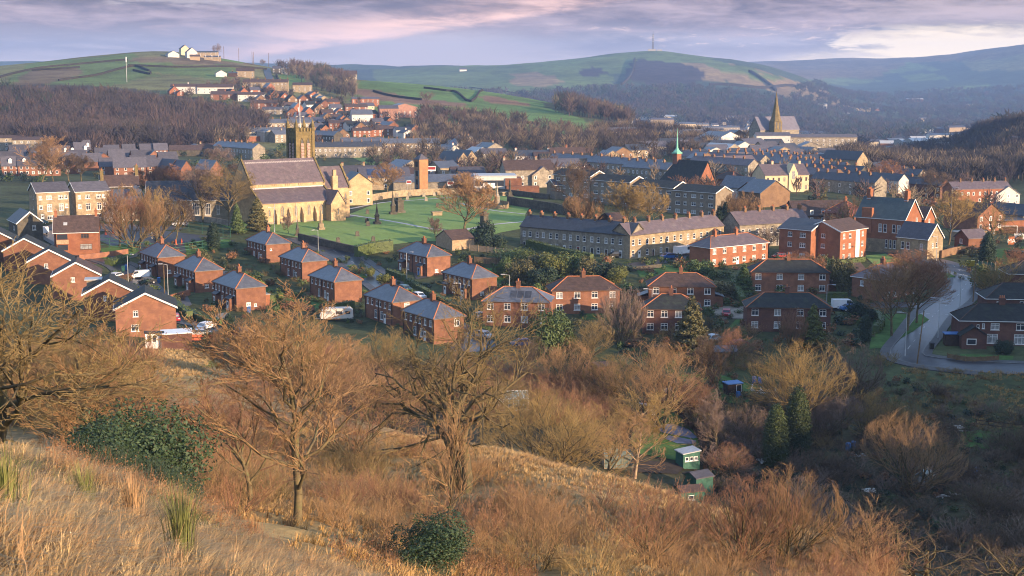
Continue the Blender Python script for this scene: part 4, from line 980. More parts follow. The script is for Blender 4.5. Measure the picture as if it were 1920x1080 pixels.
bld('brick_semi', 'shaded dark brick house with gabled porch and picket fence by the road junction', 'house', 1799, ('D', 256), -6, 16.5, 8, 5.0, 2.5, 'x', 'hip', BRICKD, TILEK,
 [(5.0, .6, 2.0, 1.8, 'two'), (5.6, 3.2, 1.6, 1.3, 'two'), (3.0, 3.5, .5, .7, 'one'), (4.0, 3.4, .5, 1.0, 'one'), (10.3, 3.2, 1.6, 1.3, 'two'), (10.0, .5, 2.2, 1.9, 'three')], [], [], [(8.4, 4)], ridget=TILEB, csize=(1.1, .8, 1.2), cpots=3,
 parts=[('porch', porch_w, BRICKD), ('porch_roof', porch_r, TILEK), ('porch_window', lambda b: b.box(.7, 2.5, -2.66, -2.6, .7, 1.9), WHITEP), ('porch_glass', lambda b: b.box(.85, 2.35, -2.69, -2.661, .85, 1.75), GLASS)])
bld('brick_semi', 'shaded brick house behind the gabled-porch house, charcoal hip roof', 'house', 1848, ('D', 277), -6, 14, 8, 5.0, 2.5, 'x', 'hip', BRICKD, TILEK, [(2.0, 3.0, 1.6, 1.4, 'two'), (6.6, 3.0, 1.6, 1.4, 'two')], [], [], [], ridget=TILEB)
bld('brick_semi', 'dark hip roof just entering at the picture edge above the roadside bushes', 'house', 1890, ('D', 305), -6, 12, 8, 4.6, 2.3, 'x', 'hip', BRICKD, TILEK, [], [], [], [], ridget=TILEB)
for k, (lb, px_, D_) in enumerate((('stepped pebbledash council block nearest the dark conifers, lit brick gable', 1341, 452), ('second pebbledash council block from the lit gable, behind the gold birches', 1262, 465), ('third pebbledash council block from the lit gable, beside the dark wall', 1180, 478), ('farthest pebbledash council block of the stepped row, dark tree in front', 1106, 491))):
 bld('council_block', lb, 'flats', px_, ('D', D_), 44, 9, 18.3, 8.2 - .0 * k, 1.9, 'y', 'gable', PEBBLE, TILEK, [], [(t, z, w, 1.2, 'two') for z in (.7, 3.4, 6.1) for t, w in ((1.0, 2.0), (5.2, 1.3), (8.2, 2.0), (12.2, 1.3), (15.0, 2.0))],
 [], [], 'stepped pebbledash council blocks', low=None, dz=.35 * k, over=.35)
bld('council_block', 'small stone-fronted house at the far end of the stepped council blocks', 'house', 1040, ('D', 500), 20, 11, 8, 5.2, 1.8, 'x', 'gable', PEBBLE, TILEG, wins(11, 3, (3.3,), 1.3, 1.2, 1), [], [], [])
def arch_win(w, h, m_frame, m_glass, lights=2):
 """pointed window: frame mesh and pane mesh, origin at lower left"""
 hw = w / 2; n = 6; sp = h * 0.62
 def outline(inset):
  pts = [(inset, inset), (w - inset, inset)]
  r = w
  for q in range(n + 1):
   t = q / n * math.acos(0.5); pts.append((w - inset - (w * (1 - math.cos(t))) * (1 - inset / w), sp + math.sin(t) * r * (h - sp) / (r * math.sin(math.acos(.5))) * (1 - inset / h)))
  for q in range(n - 1, -1, -1):
   t = q / n * math.acos(0.5); pts.append((inset + (w * (1 - math.cos(t))) * (1 - inset / w), sp + math.sin(t) * r * (h - sp) / (r * math.sin(math.acos(.5))) * (1 - inset / h)))
  return pts
 a, b = outline(0), outline(.16)
 mb = MB()
 for k in range(len(a)):
  k2 = (k + 1) % len(a)
  mb.poly([(a[k][0], -.14, a[k][1]), (a[k2][0], -.14, a[k2][1]), (b[k2][0], -.10, b[k2][1]), (b[k][0], -.10, b[k][1])])
  mb.poly([(a[k][0], .02, a[k][1]), (a[k2][0], .02, a[k2][1]), (a[k2][0], -.14, a[k2][1]), (a[k][0], -.14, a[k][1])])
 for q in range(1, lights):
  x = w * q / lights; mb.box(x - .07, x + .07, -.12, -.02, .1, sp + (h - sp) * .55)
 pb = MB(); pb.poly([(x, -.03, z) for x, z in b])
 return mb.mesh('window', m_frame), pb.mesh('pane', m_glass)
CGLASS = mat('leaded_glass', (0.16, 0.16, 0.15), (0.07, 0.075, 0.08), 3, 0.35, 0.5, 0.2)
def church():
 p = P(488, ('D', 392)); yaw = R(36.5)
 root = thing('church', 'great stone church with a plum slate nave and aisle roof beside the green churchyard', 'church', p, yaw)
 L_ = 24.6; aw = 6.0; nw = 12.0
 ae, at_, ne, nr = 6.2, 9.7, 11.4, 18.0
 mb = MB()
 mb.box(0, L_, 0, aw, -3, ae); mb.box(0, L_, aw, aw + nw, -3, ne); mb.box(0, L_, aw + nw, 2 * aw + nw, -3, ae)
 for x in (0, L_):
  mb.poly([(x, aw, ne), (x, aw + nw / 2, nr), (x, aw + nw, ne)]); mb.poly([(x, 0, ae), (x, aw, at_), (x, aw, ae)]); mb.poly([(x, aw + nw, ae), (x, aw + nw, at_), (x, 2 * aw + nw, ae)])
 mb.build('wall', [STONEC], root)
 rb = MB(); rb.slab([(.45, aw - .3, ne - .2), (L_ - .45, aw - .3, ne - .2), (L_ - .45, aw + nw / 2, nr), (.45, aw + nw / 2, nr)], .22)
 rb.slab([(L_ - .45, aw + nw + .3, ne - .2), (.45, aw + nw + .3, ne - .2), (.45, aw + nw / 2, nr), (L_ - .45, aw + nw / 2, nr)], .22)
 rb.build('nave_roof', SLATEP, root)
 for y0, y1 in ((-.3, aw), (2 * aw + nw + .3, aw + nw)):
  b = MB(); b.slab([(.45, y0, ae - .15), (L_ - .45, y0, ae - .15), (L_ - .45, y1, at_), (.45, y1, at_)], .2); b.build('aisle_roof', SLATEP, root)
 b = MB(); b.box(.4, L_ - .4, aw - .06, aw - .003, at_ + .2, at_ + .55); b.build('flashing', LEAD, root)
 b = MB(); s_ = (nr - ne + .2) / (nw / 2 + .3)
 def rp(x, t): return (x, aw - .3 + t * (nw / 2 + .3), ne - .2 + .23 + t * (nr - ne + .2))
 for k in range(40):
  x = 1.0 + k * (L_ - 2) / 40
  b.poly([rp(x, .87), rp(x + .36, .83), rp(x + .72, .87), rp(x + .36, .915)])
 b.build('patterned_slates', mat('pale_slates', (0.36, 0.32, 0.30), (0.26, 0.22, 0.22), 1.5, 0.6, 0.3, 0), root)
 for x in (0.1, L_ - .55):
  b = MB()
  for y0, z0, y1, z1 in ((aw - .5, ne - .5, aw + nw / 2, nr), (aw + nw + .5, ne - .5, aw + nw / 2, nr), (-.5, ae - .4, aw, at_), (2 * aw + nw + .5, ae - .4, aw + nw, at_)):
   b.slab([(x, y0, z0 + .1), (x, y1, z1 + .1), (x, y1, z1 + .6), (x, y0, z0 + .6)], .5, d=(1, 0, 0))
  b.build('coping', MOSSST, root)
 b = MB(); b.cyl((.3, aw + nw / 2, nr), (.3, aw + nw / 2, nr + 1.9), .12, .06, 6); b.box(.22, .38, aw + nw / 2 - .4, aw + nw / 2 + .4, nr + 1.2, nr + 1.4); b.build('gable_cross', MOSSST, root)
 fr, pn = arch_win(1.25, 3.3, STONEC, CGLASS)
 fs, ps = arch_win(.85, 2.1, STONEC, CGLASS, 1)
 for x in (6.6, 10.9, 15.2, 19.4):
  o = link('window', fr, root, (x, 0, 2.0)); link('pane', pn, o)
 o = link('window', fs, root, (2.6, 0, 2.3)); link('pane', ps, o)
 for x in (2.6, 6.9, 11.2, 15.5, 19.8):
  for k in range(3):
   o = link('clerestory_window', far_window(.45, 1.05, STONEC), root, (x + k * .62, aw - .004, at_ + .75))
 for x in (4.7, 9.0, 13.3, 17.6):
  b = MB(); b.slab([(x, 0, -3), (x, -1.5, -3), (x, -1.5, 2.6), (x, -.9, 3.5), (x, -.9, 3.9), (x, 0, 4.8)], .8, d=(1, 0, 0)); b.build('buttress', STONEC, root)
 b = MB(); b.box(-.1, L_ + .1, -.12, -.002, -3, .7); b.build('plinth', STONEG, root)
 b = MB(); b.cyl((4.6, -.1, 0), (4.6, -.1, ae), .08, n=6); b.build('drainpipe', LEAD, root)
 b = MB(); b.cyl((11.6, -.1, 0), (11.6, -.1, ae), .08, n=6); b.build('drainpipe', LEAD, root)
 b = MB(); c0, c1 = aw + 1, aw + nw - 1
 b.box(L_, L_ + 9, c0, c1, -3, 9.2); b.poly([(L_ + 9, c0, 9.2), (L_ + 9, c1, 9.2), (L_ + 9, (c0 + c1) / 2, 15.2)]); b.build('chancel_wall', STONEC, root)
 b = MB(); cm = (c0 + c1) / 2
 b.slab([(L_, c0 - .3, 9), (L_ + 8.6, c0 - .3, 9), (L_ + 8.6, cm, 15.2), (L_, cm, 15.2)], .2); b.slab([(L_ + 8.6, c1 + .3, 9), (L_, c1 + .3, 9), (L_, cm, 15.2), (L_ + 8.6, cm, 15.2)], .2); b.build('chancel_roof', SLATEP, root)
 b = MB()
 for y0, y1 in ((c0 - .5, cm), (c1 + .5, cm)): b.slab([(L_ + 8.6, y0, 8.8), (L_ + 8.6, y1, 15.2), (L_ + 8.6, y1, 16), (L_ + 8.6, y0, 9.5)], .55, d=(1, 0, 0))
 b.build('coping', MOSSST, root)
 b = MB(); b.box(L_ + 2.8, L_ + 4.6, c0 - .8, c0 + .5, 6, 12.8); b.box(L_ + 3.2, L_ + 4.2, c0 - .6, c0 + .3, 12.8, 14.6); b.build('chimney_turret', STONEC, root)
 o = link('window', fs, root, (L_ + 7.2, c0, 5.4)); link('pane', ps, o)
 b = MB(); b.box(L_ - 3.2, L_ + 1.6, -3.4, 0, -3, 5.2); b.poly([(L_ - 3.2, -3.4, 5.2), (L_ + 1.6, -3.4, 5.2), (L_ - .8, -3.4, 8.9)]); b.build('vestry_wall', STONEC, root)
 b = MB(); b.slab([(L_ - 3.5, -3.6, 5.0), (L_ - .8, -3.6, 9.1), (L_ - .8, 3, 9.1), (L_ - 3.5, 3, 5.0)], .2); b.slab([(L_ - .8, -3.6, 9.1), (L_ + 1.9, -3.6, 5.0), (L_ + 1.9, 3, 5.0), (L_ - .8, 3, 9.1)], .2); b.build('vestry_roof', SLATEP, root)
 o = link('window', fs, root, (L_ - 1.25, -3.4, 1.9)); link('pane', ps, o)
 tx, ty, tw = 22.2, 19.0, 5.8; TZ = -3.2
 b = MB(); b.box(tx, tx + tw, ty, ty + tw, -3, 25.8)
 for x in (tx - .35, tx + tw - .55):
  for y in (ty - .35, ty + tw - .55): b.box(x, x + .9, y, y + .9, -3, 27.0)
 b.box(tx - .18, tx + tw + .18, ty - .18, ty + tw + .18, 24.8, 25.3)
 tower = b.build('tower', MOSSST, root)
 b = MB()
 for k in range(5):
  s = tx + .4 + k * 1.05
  b.box(s, s + .65, ty - .1, ty + .35, 25.8, 26.9); b.box(tx - .1, tx + .35, ty + .4 + k * 1.05, ty + 1.05 + k * 1.05, 25.8, 26.9)
  b.box(s, s + .65, ty + tw - .35, ty + tw + .1, 25.8, 26.9); b.box(tx + tw - .35, tx + tw + .1, ty + .4 + k * 1.05, ty + 1.05 + k * 1.05, 25.8, 26.9)
 b.build('battlements', MOSSST, tower)
 for x in (tx + .1, tx + tw - .1):
  for y in (ty + .1, ty + tw - .1):
   b = MB(); b.lathe([(.62, 26.0), (.62, 27.2), (.72, 27.3), (.55, 27.8), (.22, 29.0), (.03, 29.8)], (x, y, 0), 8); b.build('pinnacle', MOSSST, tower)
 LOUV = mat('pink_louvres', (0.46, 0.30, 0.24), (0.30, 0.20, 0.17), 2, .8, .2, .0)
 fa, pa = arch_win(1.4, 7.4, MOSSST, BLACKP, 1)
 for k in range(2):
  for face in 'RL':
   o = link('belfry_opening', fa, tower); q = link('shadow_panel', pa, o)
   b = MB()
   for j in range(6): b.slab([(.22, -.05, .5 + j * .92), (1.18, -.05, .5 + j * .92), (1.18, -.34, .95 + j * .92 - .75), (.22, -.34, .95 + j * .92 - .75)], .5)
   b.build('louvres', LOUV, o)
   if face == 'R': o.location = (tx + 1.2 + k * 2.1, ty - .02, 16.6)
   else: o.location = (tx - .02, ty + 2.6 + k * 2.1, 16.6); o.rotation_euler = (0, 0, R(-90))
 b = MB(); b.cyl((tx + tw / 2, ty + tw / 2, 25.8), (tx + tw / 2, ty + tw / 2, 35.5), .12, .06, 8)
 pole = b.build('flagpole', WHITEP, tower)
 b = MB(); n = 8
 for k in range(n):
  f = lambda k: (tx + tw / 2 - .1 - k * .06, ty + tw / 2 + .1 + k * .1 + .08 * math.sin(k), 33.6 - k * .28)
  a, c = f(k), f(k + 1); b.slab([a, c, (c[0], c[1], c[2] - 1.0), (a[0], a[1], a[2] - 1.0)], .03, 0 if k < 4 else 1, d=(.6, .6, 0))
 b.build('flag', [WHITEP, REDP], pole)
church()
def brick_tower():
 p = P(787, ('D', 522)); root = thing('fire_tower', 'tall plain brick drill tower with dark openings behind the churchyard wall', 'tower', p, R(38))
 b = MB(); b.box(0, 3.88, 0, 3.38, -2, 13.0); b.build('wall', mat('orange_tower_brick', (.38, .205, .10), (.29, .155, .08), .6, .9, .2, 0, fine=8), root)
 b = MB(); b.box(-.12, 4.0, -.12, 3.5, 9.2, 13.2); b.build('upper_wall', MATS['orange_tower_brick'], root)
 b = MB(); b.slab([(-.3, -.3, 13.2), (4.2, -.3, 13.2), (2.15, 1.8, 15.3)], .05); b.slab([(4.2, -.3, 13.2), (4.2, 3.7, 13.2), (2.15, 1.8, 15.3)], .05); b.slab([(4.2, 3.7, 13.2), (-.3, 3.7, 13.2), (2.15, 1.8, 15.3)], .05); b.slab([(-.3, 3.7, 13.2), (-.3, -.3, 13.2), (2.15, 1.8, 15.3)], .05); b.build('roof', TILEG, root)
 for z, d in ((.3, .03), (3.6, .03), (6.8, .03), (10.4, .16)):
  b = MB(); b.box(-d, -d + .02, 1.0, 2.6, z, z + 2.0); b.build('opening_shade_panel', BLACKP, root)  # black panel on the wall stands in for the shade inside
 b = MB(); b.box(-.06, 0, .3, .9, -2, 9.1); b.box(-.06, 0, 2.7, 3.4, -2, 9.1); b.build('concrete_pier', CONC, root)
brick_tower()
def spire_church():
 p = P(1425, ('D', 985)); root = thing('spire_church', 'pale stone church with a tall mossy spire on the far ridge of the town', 'church', p, R(25))
 b = MB(); b.box(0, 34, 0, 14, -4, 11); b.poly([(0, 0, 11), (0, 7, 20), (0, 14, 11)]); b.poly([(34, 0, 11), (34, 14, 11), (34, 7, 20)]); b.build('wall', STONEG, root)
 b = MB(); b.slab([(-.3, -.4, 10.6), (34.3, -.4, 10.6), (34.3, 7, 20), (-.3, 7, 20)], .3); b.slab([(34.3, 14.4, 10.6), (-.3, 14.4, 10.6), (-.3, 7, 20), (34.3, 7, 20)], .3); b.build('roof', mat('pale_lilac_slate', (.17, .155, .185), (.135, .125, .15), .5, .5, .4, 0), root)
 b = MB(); b.box(7.5, 14, -6.5, 0, -4, 17); b.build('tower', MOSSST, root)
 b = MB(); b.lathe([(4.4, 17), (3.4, 19.5), (1.5, 28.5), (.1, 38.5)], (10.75, -3.25, 0), 8); b.build('spire', MOSSST, root)
 for x in (8.6, 11.4):
  b = MB(); b.box(x, x + 1.2, -6.6, -6.5, 11.5, 16.5); b.build('belfry_opening', BLACKP, root)  # flat black panel painted as the dark inside of the belfry
 b = MB(); b.box(4, 14, -14, -7, -5, 5.5); b.slab([(4, -14, 5.5), (4, -7, 5.5), (4, -10.5, 9)], 10, d=(1, 0, 0)); b.build('hall_wall', STONE, root)
 b = MB(); b.slab([(3.6, -14.4, 5.2), (14.4, -14.4, 5.2), (14.4, -10.5, 9.1), (3.6, -10.5, 9.1)], .25); b.slab([(14.4, -6.6, 5.2), (3.6, -6.6, 5.2), (3.6, -10.5, 9.1), (14.4, -10.5, 9.1)], .25); b.build('hall_roof', SLATED, root)
spire_church()
def green_spire_church():
 p = P(1308, ('D', 560)); root = thing('modern_church', 'large brick church with a steep dark roof sweeping low and a small green copper spire', 'church', p, R(38))
 b = MB(); b.box(0, 10.5, 0, 22, -2, 2.6); b.slab([(0, 0, 2.6), (10.5, 0, 2.6), (5.6, 0, 11.6)], .3, d=(0, 1, 0)); b.build('wall', BRICKO, root)
 b = MB(); b.slab([(-.8, -.3, 2.0), (5.6, -.3, 11.8), (5.6, 18, 11.8), (-.8, 23, 2.0)], .3); b.slab([(5.6, -.3, 11.8), (11.3, -.3, 2.0), (11.3, 23, 2.0), (5.6, 18, 11.8)], .3); b.slab([(-.8, 23, 2.0), (5.6, 18, 11.8), (11.3, 23, 2.0)], .3); b.build('roof', TILEK, root)
 b = MB(); b.box(4.3, 6.9, 16.6, 19.2, 9, 14.5); t = b.build('turret', BRICK, root)
 b = MB(); b.box(4.0, 7.2, 16.3, 19.5, 14.5, 15.0); b.lathe([(1.9, 15.0), (.8, 16.2), (.45, 17), (.05, 25)], (5.6, 17.9, 0), 8); b.build('spire', COPPER, t)
green_spire_church()
FW = lambda L_, n, rows, w=1.1, h=1.4: wins(L_, n, rows, w, h, .9)
def fb(label, px, v, yaw, Lx, Ly, eave, rise, axis='x', roof='gable', wall=BRICK, roofm=TILEG, nR=0, nL=0, rows=(.8, 3.4), chim=(), name='house', cat='house', group=None, **kw):
 return bld(name, label, cat, px, v, yaw, Lx, Ly, eave, rise, axis, roof, wall, roofm, FW(Lx, nR, rows) if nR else (), FW(Ly, nL, rows) if nL else (), [], chim, group, far=True, trim=False, over=.35, **kw)
ES = 'new brick estate houses with plum grey roofs'
def dormer(x, y0, z):
 def f(b): b.box(x, x + 1.4, y0, y0 + 2, z, z + 1.5); b.slab([(x - .2, y0 - .15, z + 1.5), (x + 1.6, y0 - .15, z + 1.5), (x + .7, y0 - .15, z + 2.3)], 2.3, d=(0, 1, 0))
 return ('dormer', f, WHITEP)
est = [
 ('estate house with two white dormers, nearest the picture edge', 4, 330, 10, 15, 7, 5, 3.2, 'x', 4, [dormer(3, .6, 5.6), dormer(9, .6, 5.6)]),
 ('long brick estate house with a dark roof behind the tall orange willow', 34, 330, 8, 26, 8, 5, 3.2, 'x', 7, []),
 ('estate house roof with four white dormers beside the orange willow', 88, 304, 12, 17, 8, 4.6, 3.4, 'x', 0, [dormer(1.2, .6, 5.2), dormer(5, .6, 5.2), dormer(9, .6, 5.2), dormer(12.6, .6, 5.2)]),
 ('tall gabled estate house with one white dormer, attached to a lower twin', 141, 302, 14, 9, 9, 5.4, 4, 'x', 2, [dormer(5, .6, 6)]),
 ('stepped twin estate house with a white dormer beside the cream bungalow', 155, 297, 14, 6.5, 9, 5.6, 4, 'x', 2, [dormer(2.5, .6, 6.4)]),
 ('estate house with plum roof and pale front row, gable facing the picture edge', 110, 318, 20, 14, 9, 4.6, 3.2, 'x', 3, []),
 ('low estate house with a white eaves line below the dormered pair', 180, 306, 15, 10, 8, 4.6, 3, 'x', 3, []),
 ('estate house with brick gable left of the big dark stone house', 158, 320, 15, 12, 9, 4.6, 3.2, 'x', 0, []),
 ('tall estate house with one dormer, left of a matching one, back row', 214, 285, 14, 8, 10, 5, 4.6, 'x', 1, [dormer(4.6, .5, 5.6)]),
 ('tall estate house with one dormer, right of a matching one, back row', 243, 281, 14, 8.4, 10, 5.4, 4.6, 'x', 1, [dormer(5, .5, 5.9)]),
 ('estate house in the back row with five white window panels under the eaves', 232, 298, 14, 9.5, 8, 4.8, 3, 'x', 3, []),
 ('brick estate house with pale upper windows, second from the right in the back row', 264, 298, 12, 10, 8, 5, 3, 'x', 3, []),
 ('brick estate house at the right end of the back row, three windows', 290, 298, 12, 10.5, 8, 5.4, 3, 'x', 3, []),
 ('estate house with its plum gable turned to the viewer, between back row and long terrace', 206, 312, 16, 11, 9, 4.8, 3.4, 'x', 1, []),
 ('long plum roof of an estate terrace above the stone house chimneys', 214, 333, 8, 20, 9, 5, 3.4, 'x', 4, []),
 ('second long plum roof of an estate terrace, with rooflights', 246, 328, 8, 16, 9, 5, 3.4, 'x', 4, []),
 ('estate house with a pale hipped slate roof at the left edge', -8, 318, 14, 16, 9, 4.6, 3.4, 'x', 3, []),
 ('estate house with white window band below the four-dormer roof', 60, 313, 10, 14, 8, 4.6, 3.4, 'x', 4, []),
 ('small brick estate gable catching the sun behind the bare trees', 318, 332, 40, 9, 14, 4.4, 3, 'y', 0, []),
 ('second sunlit brick estate gable among the pinkish bare trees', 340, 334, 40, 8, 12, 4.4, 3, 'y', 0, []),
 ('blue-roofed brick estate house with a lit gable near the church', 395, 336, 42, 9, 15, 4.6, 3.2, 'y', 0, []),
 ]
for lb, px_, py_, yw, lx, ly, ev, rs, ax, nr, pr in est:
 fb(lb, px_, py_, yw + (9 if ax == 'x' else 0), lx * .7, ly * .92, ev * .93, rs * 1.2, ax, 'gable', BRICK, TILEG if px_ < 380 else SLATE, nr, 0, (.7, 3.0), group=ES, parts=pr)
fb('stepped tan flats at the far left edge, farther of two blocks', -20, 284, 12, 20, 9, 8, 1.6, 'x', wall=STONEG, roofm=TILEB, nR=5, rows=(.8, 3.4, 6), name='flats', cat='flats')
fb('stepped tan flats at the far left, beside the orange willow', 24, 288, 12, 22, 9, 8, 1.6, 'x', wall=STONEG, roofm=TILEB, nR=6, rows=(.8, 3.4, 6), name='flats', cat='flats')
fb('tan gabled block behind the orange willow', 64, 286, 40, 11, 18, 7, 2.4, 'y', wall=STONEG, roofm=TILEB, nL=3, name='flats', cat='flats')
fb('cream bungalow with one dark window among the estate', 166, 292, 24, 10, 9, 3.4, 2.4, 'y', wall=CREAMR, roofm=TILEG, nR=1, rows=(1,), name='bungalow', cat='bungalow')
fb('white rendered cottage row end below the wood', 303, 277, 12, 11, 8, 5.6, 2.4, 'x', wall=WHITER, roofm=SLATE, nR=2, chim=[(10.6, 4)])
fb('white cottage with a stone side, beside the leaning bare trees', 286, 268, 12, 5, 8, 5, 2.4, 'x', wall=WHITER, roofm=SLATE, nR=1)
fb('sunlit stone gable house with blue roof beside white cottages', 327, 281, 33, 12, 11, 4.6, 5.6, 'y', wall=STONE, roofm=SLATE, group=None)
fb('stone house with blue slate roof and red chimney behind the sunlit gable', 358, 276, 35, 11, 12, 5, 3, 'y', wall=STONEG, roofm=SLATE, chim=[(5.5, 3)])
fb('long low shed with mossy roof below the sunlit gable house', 318, 293, 10, 18, 9, 3.6, 2.6, 'x', wall=STONED, roofm=TILEB, name='shed', cat='shed')
fb('grey corrugated store beside the mossy-roofed shed', 358, 292, 25, 8, 9, 5, 1.6, 'y', wall=CONC, roofm=SLATED, name='shed', cat='shed')
fb('long low stone range with a brown roof and red chimney', 374, 292, 8, 21, 8, 4.2, 2.6, 'x', wall=STONE, roofm=TILEB, nR=4, rows=(1,), chim=[(.5, 4)])
fb('tall stone mill house with flat top beside the climbing terrace', 404, 274, 20, 10, 9, 9.5, 1.0, 'x', 'flat', wall=STONED, roofm=SLATED, nR=2, rows=(1, 4, 7), name='mill', cat='mill')
row('stone terrace climbing the hill below the wood, chimneys stepping up', 436, 266, 38, 42, 8, 9, 'x', 'R', far=True, roofm=SLATE, cpots=1, trim=False, wall=STONEG)
row('upper stretch of the climbing stone terrace', 500, 247, 22, 34, 8, 6, 'x', 'R', far=True, roofm=SLATE, cpots=1, trim=False, wall=STONEG)
row('blue-roofed stone terrace below the climbing terrace, ending by the church roof', 474, 300, 40, 8, 46, 7, 'y', 'L', far=True, roofm=SLATE, cpots=1, trim=False, wall=STONEG)
fb('stone house with a white side wall in front of the climbing terrace', 496, 266, 38, 8, 10, 6, 2, 'y', wall=STONEG, roofm=SLATE, nR=1, parts=[('white_wall', lambda b: b.box(-.3, -.01, 0, 10, 0, 7), WHITER)])
fb('low brick yard building before the climbing terrace', 462, 266, 25, 14, 7, 3.6, 1.4, 'x', 'flat', wall=BRICKO, roofm=CONC)
fb('stone house pair with dark windows left of the church tower', 516, 268, 36, 14, 9, 5.6, 2.6, 'x', wall=STONEG, roofm=SLATE, nR=4, chim=[(7, 4.5)])
row('stone terrace with nine dark doors below the tower, grey roof', 588, 296, 12, 40, 8, 7, 'x', 'R', far=True, roofm=SLATED, cpots=1, trim=False, wall=STONEG)
row('honey stone terrace of four houses with white-edged gable', 640, 286, 10, 27, 9, 5, 'x', 'R', far=True, roofm=SLATE, cpots=1, trim=False, wall=STONE)
row('honey stone terrace of seven houses behind the parked vans', 714, 288, 6, 36, 9, 7, 'x', 'R', far=True, roofm=SLATE, cpots=1, trim=False, wall=STONE)
row('shaded terrace running uphill behind the tower with blue roofs', 626, 272, 48, 8, 42, 7, 'y', 'L', far=True, roofm=SLATE, cpots=1, trim=False, wall=STONED)
HS = 'hillside estate houses'
